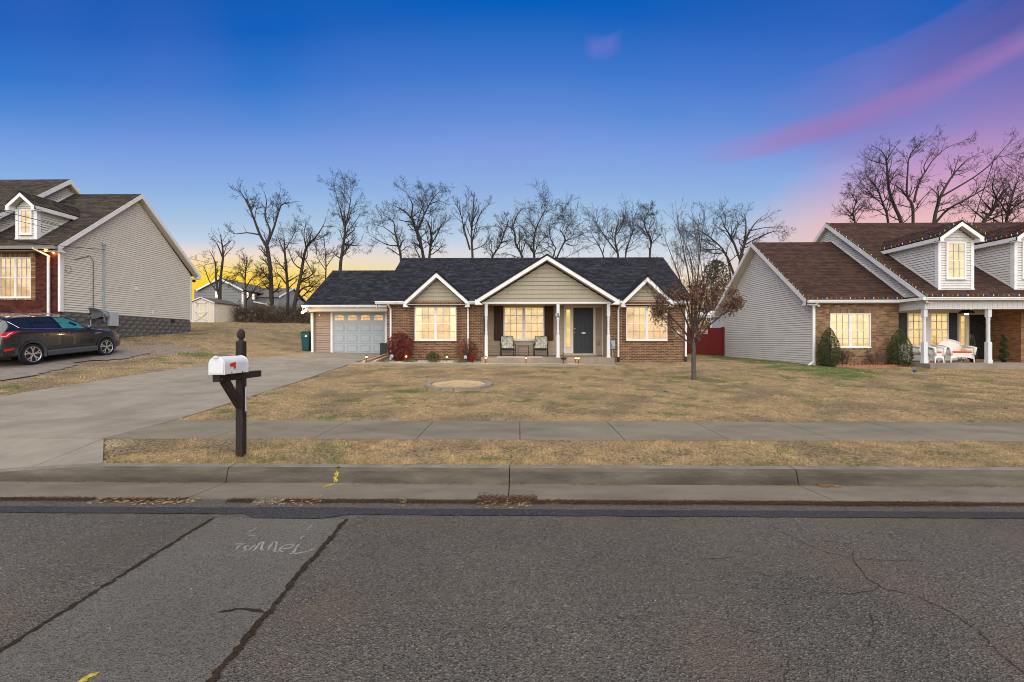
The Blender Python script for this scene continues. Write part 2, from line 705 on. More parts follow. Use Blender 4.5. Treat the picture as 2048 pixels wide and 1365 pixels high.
def on_next_drive(x, y, m=0.0):
	w = (fbm(x, y, 1.3, 5) - 0.5) * 0.8
	xr = np.interp(y, [8.3, 12, 14.5, 16, 18, 20, 21.0], [-13.9, -14.3, -14.9, -15.5, -15.3, -14.5, -16.0])
	xl = np.interp(y, [8.3, 16, 18, 20, 21.0], [-21.5, -21.5, -18.7, -17.0, -16.2])
	return (y < 20.8) & (y > 8.3) & (x < xr + w + m) & (x > xl - m)


def green(x, y):
	"""where live grass and clover show in the dormant lawn (0..1)"""
	n = fbm(x, y * 1.3, 0.45, 21, 4)
	m = fbm(x, y, 4.0, 41, 3)
	a = np.clip((n - 0.68 + (m - 0.5) * 0.22) / 0.05, 0, 1) * 0.75
	a = np.maximum(a, 0.9 * np.clip(1.1 - ((x + 2.9) / 0.8) ** 2 - ((y - 11.7) / 0.45) ** 2, 0, 1) * (fbm(x, y, 0.3, 51) > 0.48))
	a = np.maximum(a, 0.9 * np.clip(1.1 - ((x + 1.2) / 0.9) ** 2 - ((y - 11.6) / 0.3) ** 2, 0, 1) * (fbm(x, y, 0.3, 52) > 0.5))
	# lush strip beside the neighbour's pale wall
	xc = np.interp(y, [13.4, 14.5, 16, 17.5, 20, 26], [10.2, 10.5, 11.1, 11.8, 11.4, 11.2])
	hw = np.interp(y, [13.0, 14.5, 16, 17.5, 18.6, 20, 28], [-0.4, 1.0, 1.7, 2.5, 1.8, 1.5, 1.3])
	b = np.clip((hw - np.abs(x - xc) + (fbm(x, y, 1.0, 31) - 0.5) * 2.2) / 0.6, 0, 1) * (0.35 + 0.65 * (fbm(x, y, 0.35, 35) > 0.44)) * (y < 28)
	# a darker green drift near the slab in the next yard
	c = np.clip(1 - ((x + 14.0) / 1.6) ** 2 - ((y - 19.3) / 0.7) ** 2, 0, 1)
	d = np.clip(1.2 - ((x - 5.2) / 1.1) ** 2 - ((y - 14.6) / 0.5) ** 2, 0, 1) * 0.7 * (fbm(x, y, 0.3, 53) > 0.45)
	e = np.clip(1.1 - ((x - 3.4) / 1.3) ** 2 - ((y - 18.9) / 0.5) ** 2, 0, 1) * 0.8
	a = np.where(y < 7.0, a * 0.5, a)
	return np.clip(np.maximum.reduce([a, b, c, d, e]), 0, 1)


def footprint(x, y):
	"""built-over places, where no grass grows"""
	f = (x > -10.4) & (x < -5.8) & (y > 22.1) & (y < 29)
	f |= (x > -6) & (x < 7.5) & (y > 19.95) & (y < 28)
	f |= (x > -6.9) & (x < 4.1) & (y > 18.15)  & (y < 21)
	f |= (x > 12.3) & (y > 19.1) & (y < 28)
	f |= (x > 16.0) & (y > 17.75) & (y < 28)
	f |= (x > 12.7) & (x < 16.3) & (y > 18.55) & (y < 20)
	f |= (x < -18.95) & (y > 18.2) & (y < 25.9)
	f |= ((x + 1.72) ** 2 + (y - 12.8) ** 2 < 0.98 ** 2)
	return f


def build_ground():
	xs = np.unique(np.concatenate([np.linspace(-900, -60, 15), np.linspace(-60, -25, 40), np.arange(-25, 25.01, 0.2), np.linspace(25, 60, 40), np.linspace(60, 900, 15)]))
	ys = np.unique(np.concatenate([np.linspace(-300, -10, 8), [-4, 0, 4, 5.5, 5.58], np.arange(5.62, 8.3, 0.12), np.arange(8.3, 40.01, 0.2), np.linspace(40, 80, 30), np.linspace(80, 1500, 15)]))
	X, Y = np.meshgrid(xs, ys, indexing='ij')
	Z = G(X, Y) + (fbm(X, Y, 0.9, 2) - 0.5) * 0.035 * (Y > 8.6) + (fbm(X, Y, 0.5, 4) - .5) * 0.02 * (Y > 5.7) * (Y < 6.8)
	Z = np.where(Y < 5.6, -0.12, Z)
	low = on_drive(X, Y, -0.05) | ((Y > 6.84) & (Y < 8.22) & (X > -14))
	Z = np.where(low, Z - 0.09, Z)
	Z = np.where((np.abs(X) > 70) | (Y > 90), np.minimum(Z, 2.0), Z)
	n, m = X.shape
	V = np.stack([X.ravel(), Y.ravel(), Z.ravel()], 1)
	idx = np.arange(n * m).reshape(n, m)
	F = np.stack([idx[:-1, :-1].ravel(), idx[1:, :-1].ravel(), idx[1:, 1:].ravel(), idx[:-1, 1:].ravel()], 1)
	me = np_mesh('ground', V, F, None, True)
	tan = np.array([0.235, 0.175, 0.104])
	dark = np.array([0.12, 0.090, 0.058])
	grn = np.array([0.065, 0.10, 0.026])
	k = fbm(X, Y, 0.7, 9, 4)
	t = np.clip((k - 0.46) / 0.22, 0, 1)[..., None] * 0.7
	c = tan * (1 - t) + dark * t
	g_ = green(X, Y)[..., None]
	c = c * (1 - g_ * 0.85) + grn * g_ * 0.85
	nd = on_next_drive(X, Y, 0.15)[..., None]
	c = np.where(nd, np.array([0.19, 0.158, 0.125]), c)
	at = me.color_attributes.new('Col', 'FLOAT_COLOR', 'POINT')
	cc = np.ones((n * m, 4), np.float32)
	cc[:, :3] = c.reshape(-1, 3)
	at.data.foreach_set('color', cc.ravel())
	o = obj('ground', me, mat('thatch', attr=True, rough=0.95, var=0.75, scale=26, nlo=0.36, nhi=0.64, bump=1.0, bscale=60, spec=0.1, detail=8))
	tag(o, 'dormant tan lawn and soil across the plots', 'ground', kind='structure')


build_ground()

# ------------------------------------------------------------------ road
ROAD_Z = 0.0


def asphalt_mat(name, base, speck, rust, bump, sc=90.0):
	m = bpy.data.materials.new(name)
	m.use_nodes = True
	nt = m.node_tree
	N, L = nt.nodes, nt.links
	b = N['Principled BSDF']
	tc = N.new('ShaderNodeTexCoord')
	v = N.new('ShaderNodeTexVoronoi')
	v.inputs['Scale'].default_value = sc
	v.inputs['Randomness'].default_value = 1.0
	L.new(tc.outputs['Object'], v.inputs['Vector'])
	r = N.new('ShaderNodeValToRGB')
	e = r.color_ramp.elements
	e[0].position, e[0].color = 0.0, (*[c * 0.40 for c in base], 1)
	e[1].position, e[1].color = 1.0, (*speck, 1)
	k = e.new(0.33)
	k.color = (*base, 1)
	k = e.new(0.86)
	k.color = (*[c * 1.25 for c in base], 1)
	sp = N.new('ShaderNodeSeparateColor')
	L.new(v.outputs['Color'], sp.inputs[0])
	L.new(sp.outputs[0], r.inputs[0])
	n1 = N.new('ShaderNodeTexNoise')
	n1.inputs['Scale'].default_value = 0.55
	n1.inputs['Detail'].default_value = 7
	n1.inputs['Roughness'].default_value = 0.62
	L.new(tc.outputs['Object'], n1.inputs['Vector'])
	mr = N.new('ShaderNodeMapRange')
	mr.inputs[1].default_value, mr.inputs[2].default_value = 0.3, 0.72
	mr.inputs[3].default_value, mr.inputs[4].default_value = 0.80, 1.16
	L.new(n1.outputs['Fac'], mr.inputs[0])
	mu = N.new('ShaderNodeMixRGB')
	mu.blend_type = 'MULTIPLY'
	mu.inputs[0].default_value = 1
	L.new(r.outputs[0], mu.inputs[1])
	L.new(mr.outputs[0], mu.inputs[2])
	n2 = N.new('ShaderNodeTexNoise')
	n2.inputs['Scale'].default_value = 1.3
	n2.inputs['Detail'].default_value = 6
	L.new(tc.outputs['Object'], n2.inputs['Vector'])
	m2 = N.new('ShaderNodeMapRange')
	m2.inputs[1].default_value, m2.inputs[2].default_value = 0.50, 0.72
	m2.inputs[4].default_value = 0.5
	L.new(n2.outputs['Fac'], m2.inputs[0])
	mx = N.new('ShaderNodeMixRGB')
	L.new(m2.outputs[0], mx.inputs[0])
	L.new(mu.outputs[0], mx.inputs[1])
	mx.inputs[2].default_value = (*rust, 1)
	L.new(mx.outputs[0], b.inputs['Base Color'])
	b.inputs['Roughness'].default_value = 0.85
	b.inputs['Specular IOR Level'].default_value = 0.25
	n3 = N.new('ShaderNodeTexNoise')
	n3.inputs['Scale'].default_value = sc * 0.55
	n3.inputs['Detail'].default_value = 3
	L.new(tc.outputs['Object'], n3.inputs['Vector'])
	md = N.new('ShaderNodeMath')
	md.operation = 'ADD'
	L.new(v.outputs['Distance'], md.inputs[0])
	L.new(n3.outputs['Fac'], md.inputs[1])
	bp = N.new('ShaderNodeBump')
	bp.inputs['Strength'].default_value = bump
	bp.inputs['Distance'].default_value = 0.012
	L.new(md.outputs[0], bp.inputs['Height'])
	L.new(bp.outputs[0], b.inputs['Normal'])
	MATS[name] = m
	return m


M_ASPH = asphalt_mat('asphalt', (0.084, 0.075, 0.064), (0.185, 0.166, 0.138), (0.115, 0.085, 0.058), 1.0, 96)
M_PATCH = asphalt_mat('patch_asphalt', (0.096, 0.089, 0.078), (0.155, 0.143, 0.126), (0.110, 0.089, 0.068), 0.6, 130)
M_TAR = asphalt_mat('tar', (0.028, 0.029, 0.032), (0.07, 0.07, 0.075), (0.04, 0.038, 0.035), 0.6, 90)


def sheet(name, poly, z, m, parent=None, **kw):
	mb = MB()
	mb.add([(x, y, z) for x, y in poly], [tuple(range(len(poly)))])
	return mb.build(name, m, parent, **kw)


def ribbon(pts, w, z, jit=0.0, wj=0.3, step=0.06, seed=0):
	"""an irregular flat strip along a polyline"""
	rr = random.Random(seed)
	mb = MB()
	P2 = []
	for a, b in zip(pts[:-1], pts[1:]):
		n = max(1, int(math.dist(a, b) / step))
		for i in range(n):
			t = i / n
			P2.append((a[0] + (b[0] - a[0]) * t, a[1] + (b[1] - a[1]) * t))
	P2.append(pts[-1])
	vs_ = []
	ox = oy = 0.0
	for i, p in enumerate(P2):
		a, b = P2[max(0, i - 1)], P2[min(len(P2) - 1, i + 1)]
		dx, dy = b[0] - a[0], b[1] - a[1]
		l = math.hypot(dx, dy) or 1
		nx, ny = -dy / l, dx / l
		ox = ox * 0.8 + rr.gauss(0, jit) * 0.5
		w1 = w * (1 + rr.uniform(-wj, wj)) / 2
		w2 = w * (1 + rr.uniform(-wj, wj)) / 2
		if i in (0, len(P2) - 1):
			w1 = w2 = w * 0.15
		vs_ += [(p[0] + nx * (ox + w1), p[1] + ny * (ox + w1), z), (p[0] + nx * (ox - w2), p[1] + ny * (ox - w2), z)]
	mb.add(vs_, [(2 * i + 1, 2 * i + 3, 2 * i + 2, 2 * i) for i in range(len(P2) - 1)])
	return mb


def build_road():
	road = sheet('road', [(-150, -9), (150, -9), (150, 4.785), (-150, 4.785)], 0.0, M_ASPH, label='coarse grey asphalt street', cat='road', kind='structure')
	a, b = PG(428, 1037), PG(692, 1040)
	a2, b2 = PG(0, 1305), PG(418, 1365)
	ext = lambda p, q, y: (p[0] + (q[0] - p[0]) * (y - p[1]) / (q[1] - p[1]), y)
	al, bl = ext(a, a2, -3.0), ext(b, b2, -3.0)
	sheet('asphalt_patch', [al, bl, b, a], 0.004, M_PATCH, road)
	# fresh tar along the gutter, wider over the patch
	t0, t1 = 4.37, 4.53
	pts = [(-60, t0)]
	x = -8.0
	rr = random.Random(4)
	xa, xb = PG(478, 1040)[0], PG(692, 1040)[0]
	xs = [-30, -20] + [(-8 + i * 0.08) for i in range(250)] + [14, 30]
	low = []
	for x in xs:
		y = t0 + rr.uniform(-0.008, 0.008)
		if xa < x < xb:
			k = min(1.0, (x - xa) / 0.12, (xb - x) / 0.28)
			y -= 0.105 * k + rr.uniform(0, 0.008)
		low.append((x, y))
	high = [(x, t1 + rr.uniform(-0.007, 0.007) + (0.02 if xa < x < xb else 0)) for x in xs]
	mb = MB()
	n = len(xs)
	mb.add([(x, y, 0.008) for x, y in low] + [(x, y, 0.008) for x, y in high], [(i, i + 1, n + i + 1, n + i) for i in range(n - 1)])
	mb.build('tar_strip', M_TAR, road)
	m_c = mat('seam_dirt', (0.030, 0.020, 0.013), 0.95, 0.5, 40, 0.8, 60, spec=0.1)
	for i, (p, q, w) in enumerate(((a, al, 0.030), (b, bl, 0.036))):
		ribbon([p, q], w, 0.009, 0.007, 0.65, 0.03, i).build('seam', m_c, road)
	c = [PG(x, y) for x, y in ((527, 1228), (500, 1221), (470, 1221), (435, 1228))]
	ribbon(c, 0.02, 0.0095, 0.004, 0.6, 0.03, 5).build('seam', m_c, road)
	m_f = mat('crack', (0.034, 0.028, 0.024), 0.95, 0.3, 30, spec=0.1)
	cracks = [[(1400, 1117), (1445, 1120), (1500, 1140), (1545, 1155), (1600, 1180), (1640, 1195)],
              [(1400, 1120), (1470, 1118)], [(1540, 1050), (1580, 1075), (1650, 1105), (1704, 1118)],
              [(1704, 1118), (1735, 1160), (1770, 1178), (1830, 1192), (1905, 1225), (1960, 1265), (2000, 1310), (2060, 1360)],
              [(1704, 1118), (1705, 1100), (1680, 1088), (1650, 1085)], [(1760, 1175), (1700, 1190), (1620, 1182)],
              [(1742, 1225), (1746, 1260), (1740, 1300)], [(1585, 1320), (1570, 1345), (1568, 1366)],
              [(1960, 1048), (2010, 1056), (2060, 1066)], [(1704, 1118), (1850, 1124)], [(700, 1052), (740, 1040)],
              [(1480, 1262), (1525, 1268)]]
	for i, cpts in enumerate(cracks):
		pts = [PG(x, y) for x, y in cpts]
		ribbon(pts, 0.0045 + 0.002 * (i == 3), 0.0045, 0.010, 0.8, 0.02, 20 + i).build('crack', m_f, road)
	# faint chalk lettering and marks
	m_ch = mat('chalk', (0.185, 0.18, 0.172), 0.95, 0.55, 70)
	zx = lambda u, v: PG(420 + u * 300 / 2048, 1030 + v * 300 / 2048)
	strokes = {'T': [[(325, 412), (400, 408), (500, 408)], [(430, 412), (395, 440), (360, 490)]],
               'u': [[(540, 425), (490, 440), (470, 470), (490, 495), (540, 490), (600, 440), (625, 418)]],
               'n': [[(580, 508), (640, 450), (700, 385), (720, 375), (715, 420), (700, 480), (730, 500)],
                     [(785, 498), (820, 440), (860, 385), (895, 378), (905, 410), (890, 470), (880, 515), (930, 512)]],
               'e': [[(985, 470), (1080, 470), (1140, 435), (1130, 415), (1060, 415), (985, 445), (945, 490), (990, 510), (1040, 500)]],
               'l': [[(1235, 405), (1190, 435), (1160, 490), (1140, 535), (1085, 545), (1180, 535), (1290, 520), (1400, 480), (1430, 465)]]}
	n = 0
	for ch, ss in strokes.items():
		for st in ss:
			ribbon([zx(*p) for p in st], 0.019, 0.0065, 0.002, 0.5, 0.02, 60 + n).build('chalk_letter', m_ch, road)
			n += 1
	for st in ([(640, 175), (585, 215), (530, 245)], [(1385, 155), (1350, 195), (1310, 225)], [(1280, 290), (1250, 320), (1235, 345)], [(510, 285), (640, 298)]):
		ribbon([zx(*p) for p in st], 0.017, 0.0065, 0.002, 0.5, 0.02, 80 + n).build('chalk_mark', m_ch, road)
		n += 1
	m_y = mat('yellow_paint', (0.33, 0.26, 0.035), 0.9, 0.6, 60)
	ribbon([PG(150, 1375), PG(172, 1358), PG(198, 1347)], 0.03, 0.0065, 0.004, 0.6, 0.015, 99).build('paint_mark', m_y, road)


build_road()

# ------------------------------------------------------------------ concrete: gutter, kerb, sidewalk, driveway, path
M_CONC = mat('concrete', (0.225, 0.199, 0.16), 0.9, 0.16, 2.2, 0.3, 120, dirt=(0.135, 0.115, 0.094), dscale=0.8, dlo=0.46, dhi=0.80, spec=0.2)
M_WALK = mat('walk_concrete', (0.170, 0.150, 0.110), 0.9, 0.2, 2.5, 0.3, 120, dirt=(0.092, 0.080, 0.062), dscale=1.3, dlo=0.43, dhi=0.80, spec=0.2, stretch=(0.5, 1, 1))
M_GUTTER = mat('gutter_concrete', (0.155, 0.133, 0.104), 0.9, 0.2, 3.0, 0.35, 110, dirt=(0.085, 0.068, 0.052), dscale=1.2, dlo=0.45, dhi=0.8, spec=0.2, stretch=(0.45, 1, 1))
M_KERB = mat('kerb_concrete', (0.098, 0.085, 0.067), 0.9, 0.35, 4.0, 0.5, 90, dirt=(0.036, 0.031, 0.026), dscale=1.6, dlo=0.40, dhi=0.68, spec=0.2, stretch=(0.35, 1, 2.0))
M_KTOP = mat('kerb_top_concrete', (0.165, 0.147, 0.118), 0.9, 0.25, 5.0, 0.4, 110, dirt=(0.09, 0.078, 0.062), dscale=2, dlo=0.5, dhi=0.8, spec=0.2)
JX = [-0.115 + 3.45 * k for k in range(-10, 11)]


def kerb_h(x):
	return 0.15 - 0.125 * min(1, max(0, (-5.3 - x) / 1.9)) if x > -15 else 0.025 + 0.125 * min(1, max(0, (-15 - x) / 1.9))


def build_kerb():
	kerb = thing('kerb', (0, 5.5, 0), 'raised grey concrete kerb along the street', 'kerb', kind='structure')
	gut = thing('gutter', (0, 5.1, 0), 'shallow concrete gutter pan below the kerb', 'gutter', kind='structure')
	rr = random.Random(9)
	for a, b in zip(JX[:-1], JX[1:]):
		a, b = a + 0.006, b - 0.006
		n = 24 if -16 < b and a < 14 else 4
		mb = MB()
		xs = [a + (b - a) * i / n for i in range(n + 1)]
		rows = []
		for x in xs:
			h = kerb_h(x)
			j = rr.uniform(-0.0025, 0.0025)
			prof = [(5.405, -0.2), (5.405, -0.035), (5.42 + j, -0.015), (5.445 + j, h * 0.45), (5.458 + j, h - 0.034), (5.472, h - 0.012), (5.495, h), (5.61, h + 0.006), (5.625, h - 0.004), (5.625, -0.2)]
			rows.append([(x, y, z) for y, z in prof])
		k = len(rows[0])
		mb.add([p for r in rows for p in r], [(i * k + j, i * k + j + 1, (i + 1) * k + j + 1, (i + 1) * k + j) for i in range(n) for j in range(k - 1)][::1])
		mb.add(rows[0], [tuple(range(k))])
		mb.add(rows[-1], [tuple(range(k - 1, -1, -1))])
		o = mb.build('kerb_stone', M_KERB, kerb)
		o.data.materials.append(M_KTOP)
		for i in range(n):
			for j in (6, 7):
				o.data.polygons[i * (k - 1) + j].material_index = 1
		bm = bmesh.new()
		bm.from_mesh(o.data)
		bmesh.ops.recalc_face_normals(bm, faces=bm.faces)
		bm.to_mesh(o.data)
		bm.free()
		g = MB()
		g.add([(a, 4.78, 0.012), (b, 4.78, 0.012), (b, 5.42, -0.022), (a, 5.42, -0.022), (a, 4.78, -0.1), (b, 4.78, -0.1), (b, 5.42, -0.1), (a, 5.42, -0.1)], [(0, 1, 2, 3), (0, 4, 5, 1), (1, 5, 6, 2), (3, 7, 4, 0)])
		g.build('gutter_slab', M_GUTTER, gut)
	sheet('joint_dirt', [(-40, 4.77), (40, 4.77), (40, 5.43), (-40, 5.43)], -0.045, mat('seam_dirt'), gut)
	m_y = mat('yellow_paint')
	mb = MB()
	x = PG(664, 950, 0.1)[0]
	rr = random.Random(2)
	for i in range(80):
		t = rr.random()
		y = 5.415 + 0.09 * t
		z = 0.153 if t > 0.7 else max(-0.01, (t / 0.7) * 0.12)
		s = rr.uniform(0.004, 0.011)
		dx = rr.gauss(0.012, 0.012)
		if t > 0.7:
			mb.add([(x + dx - s, y - s, z), (x + dx + s, y - s, z), (x + dx + s, y + s, z), (x + dx - s, y + s, z)], [(0, 1, 2, 3)])
		elif rr.random() < 0.45:
			yy = 5.418 + 0.04 * (t / 0.7) - 0.004
			mb.add([(x + dx - s, yy, z - s), (x + dx + s, yy, z - s), (x + dx + s, yy + .005, z + s), (x + dx - s, yy + .005, z + s)], [(0, 1, 2, 3)])
	for i in range(30):
		y = rr.uniform(5.22, 5.40)
		s = rr.uniform(0.005, 0.014)
		dx = rr.gauss(-0.05 + (y - 5.22) * 0.3, 0.01)
		z = 0.012 - 0.034 * (y - 4.78) / 0.64 + 0.003
		mb.add([(x + dx - s, y - s, z), (x + dx + s, y - s, z), (x + dx + s, y + s, z - .001), (x + dx - s, y + s, z - .001)], [(0, 1, 2, 3)])
	mb.build('paint_mark', m_y, kerb)


build_kerb()


def slab(name, x0, x1, y0, y1, m, parent, dz=0.02, nx=6, ny=6, thick=0.1, gap=0.006):
	"""a concrete slab that follows the ground; x0, x1 numbers or functions of y"""
	f0 = x0 if callable(x0) else (lambda y: x0)
	f1 = x1 if callable(x1) else (lambda y: x1)
	ys = np.linspace(y0 + gap, y1 - gap, ny + 1)
	V, F = [], []
	for y in ys:
		a, b = float(f0(y)) + gap, float(f1(y)) - gap
		for i in range(nx + 1):
			x = a + (b - a) * i / nx
			V.append((x, y, g1(x, y) + dz))
	w = nx + 1
	for j in range(ny):
		for i in range(nx):
			F.append((j * w + i, j * w + i + 1, (j + 1) * w + i + 1, (j + 1) * w + i))
	ring = [i for i in range(w)] + [j * w + nx for j in range(1, ny + 1)] + [ny * w + i for i in range(nx - 1, -1, -1)] + [j * w for j in range(ny - 1, 0, -1)]
	k = len(V)
	for i in ring:
		V.append((V[i][0], V[i][1], V[i][2] - thick))
	n = len(ring)
	for i in range(n):
		j = (i + 1) % n
		F.append((ring[j], ring[i], k + i, k + j))
	mb = MB()
	mb.add(V, F)
	return mb.build(name, m, parent)


def build_concrete():
	walk = thing('sidewalk', (0, 7.5, 0.2), 'grey concrete sidewalk between the verge and lawn', 'sidewalk', kind='structure')
	x = 0.015 - 1.58 * 4
	a = -6.385
	while a < 34:
		b = x if x > a + 0.3 else x + 1.58
		slab('sidewalk_slab', a, b, 6.8, 8.27, M_WALK, walk, 0.012, 2, 2)
		a = b
		x = b + 1.58
	drv = thing('driveway', (-9.5, 14, 0.5), 'wide pale concrete driveway up to the garage', 'driveway', kind='structure')
	rows = [(5.635, 6.8), (6.8, 8.27), (8.27, 11.4), (11.4, 16.2), (16.2, 19.3), (19.3, 22.25)]
	for i, (y0, y1) in enumerate(rows):
		c = -9.75
		if i == 0:
			slab('driveway_slab', lambda y: np.interp(y, [5.6, 6.8], [-6.2, -6.36]), drive_r, y0, y1, M_CONC, drv, 0.006, 5, 5)
			slab('driveway_slab', c, lambda y: np.interp(y, [5.6, 6.8], [-6.2, -6.36]), y0, y1, M_CONC, drv, 0.006, 6, 5)
			slab('driveway_slab', drive_l, c, y0, y1, M_CONC, drv, 0.006, 6, 5)
		else:
			cc = c if i < 4 else (lambda y: np.interp(y, [16, 22.3], [-9.75, -8.6]))
			slab('driveway_slab', cc, drive_r, y0, y1, M_CONC, drv, 0.014, 8, 8)
			slab('driveway_slab', drive_l, cc, y0, y1, M_CONC, drv, 0.014, 8, 8)
	path = thing('front_path', (-1.5, 18.7, 0.75), 'narrow concrete path along the front of the house', 'path', kind='structure')
	xs = [-6.93, -5.2, -3.7, -2.2, -0.7, 0.85, 2.45, 3.95]
	for a, b in zip(xs[:-1], xs[1:]):
		slab('path_slab', a, b, 18.05, 18.75, M_CONC, path, 0.035, 3, 2)
	# the next yard's driveway: worn concrete with an unpaved tail
	xs = np.arange(-22, -13.2, 0.15)
	ys = np.arange(8.3, 18.9, 0.15)
	X, Y = np.meshgrid(xs, ys, indexing='ij')
	ok = on_next_drive(X, Y, -0.02) & (Y < 18.7)
	V, F, idx = [], [], {}
	for i in range(X.shape[0] - 1):
		for j in range(X.shape[1] - 1):
			if ok[i, j] and ok[i + 1, j] and ok[i, j + 1] and ok[i + 1, j + 1]:
				f = []
				for a, b in ((i, j), (i + 1, j), (i + 1, j + 1), (i, j + 1)):
					if (a, b) not in idx:
						idx[(a, b)] = len(V)
						V.append((X[a, b], Y[a, b], g1(X[a, b], Y[a, b]) + 0.028))
					f.append(idx[(a, b)])
				F.append(tuple(f))
	mb = MB()
	mb.add(V, F)
	mb.build('neighbour_driveway', mat('worn_concrete', (0.17, 0.15, 0.128), 0.95, 0.35, 5, 0.6, 60, dirt=(0.10, 0.083, 0.066), dscale=0.9),
             label='worn grey driveway under the parked dark car', cat='driveway', kind='structure')


build_concrete()


# ------------------------------------------------------------------ grass
def build_grass():
	rng = np.random.default_rng(5)
	Vs, Fs, Cs = [], [], []
	base = 0

	def patch(x0, x1, y0, y1, dens, hgt, wid, cull=True):
		nonlocal base
		n = int((x1 - x0) * (y1 - y0) * dens)
		x, y = rng.uniform(x0, x1, n), rng.uniform(y0, y1, n)
		keep = ~on_drive(x, y, 0.01) & ~footprint(x, y) & ~on_next_drive(x, y, -0.1)
		keep &= np.abs(np.arctan2(x, y) + YAW) < math.radians(50.5)
		keep &= ~((y > 6.79) & (y < 8.28))
		g_ = green(x, y)
		k = fbm(x, y, 0.7, 9, 4)
		bare = np.clip((k - 0.48) / 0.2, 0, 1)
		tuft = vnoise(x, y, 0.11, 61) * 0.6 + vnoise(x, y, 0.32, 62) * 0.4
		keep &= rng.random(n) > bare * 0.55 * (1 - g_)
		x, y, g_, bare, tuft = x[keep], y[keep], g_[keep], bare[keep], tuft[keep]
		n = len(x)
		z = G(x, y) + (fbm(x, y, 0.9, 2) - 0.5) * 0.035 * (y > 8.6) - 0.004
		h = hgt * rng.uniform(0.5, 1.25, n) * (1 + 0.25 * g_) * (1 - 0.35 * bare) * (0.55 + 0.9 * tuft)
		w = wid * rng.uniform(0.6, 1.4, n)
		a = rng.uniform(0, 2 * np.pi, n)
		lean = rng.uniform(0.25, 1.3, n)
		la = rng.uniform(0, 2 * np.pi, n)
		dx, dy = np.cos(a) * w / 2, np.sin(a) * w / 2
		p0 = np.stack([x - dx, y - dy, z], 1)
		p1 = np.stack([x + dx, y + dy, z], 1)
		p2 = np.stack([x + np.cos(la) * h * np.sin(lean), y + np.sin(la) * h * np.sin(lean), z + h * np.cos(lean) + 0.004], 1)
		Vs.append(np.stack([p0, p1, p2], 1).reshape(-1, 3))
		Fs.append(np.arange(n * 3).reshape(n, 3) + base)
		base += n * 3
		t = rng.random(n)[:, None]
		straw = (np.array([0.51, 0.37, 0.185]) * (1 - t) + np.array([0.27, 0.19, 0.098]) * t) * (0.30 + 1.25 * tuft[:, None])
		br = np.array([0.16, 0.115, 0.062])
		grn = np.array([0.10, 0.165, 0.035]) * (1 - t) + np.array([0.055, 0.10, 0.024]) * t
		c = straw * (1 - 0.5 * bare[:, None]) + br * 0.5 * bare[:, None]
		isg = (rng.random(n) < g_ * 0.9 + 0.02)[:, None]
		c = np.where(isg, grn, c)
		Cs.append(c)

	patch(-5.4, 9.5, 5.63, 6.8, 5200, 0.042, 0.005)
	patch(-6.5, 12.5, 8.26, 10.5, 2600, 0.036, 0.006)
	patch(-9, 16, 10.5, 13, 1300, 0.036, 0.009)
	patch(-20, -12, 8.3, 15, 420, 0.045, 0.014)
	patch(-10, 20, 13, 16, 700, 0.036, 0.012)
	patch(-10, 24, 16, 20, 330, 0.038, 0.016)
	patch(-25, -10, 15, 24, 210, 0.05, 0.022)
	patch(-30, -9, 24, 39, 60, 0.06, 0.04)
	patch(7, 13, 20, 28.5, 220, 0.05, 0.02)
	# taller fringe that hangs over the concrete edges
	patch(-5.4, 9.5, 5.62, 5.70, 5000, 0.055, 0.005)
	patch(-6.6, 12.0, 8.28, 8.36, 4500, 0.055, 0.005)
	V, F, C = np.concatenate(Vs), np.concatenate(Fs), np.concatenate(Cs)
	me = np_mesh('grass', V, F, C)
	o = obj('grass', me, mat('grass_blade', attr=True, rough=0.9, var=0.1, spec=0.1))
	tag(o, 'short dormant straw-coloured grass with green patches', 'grass', kind='stuff')


build_grass()


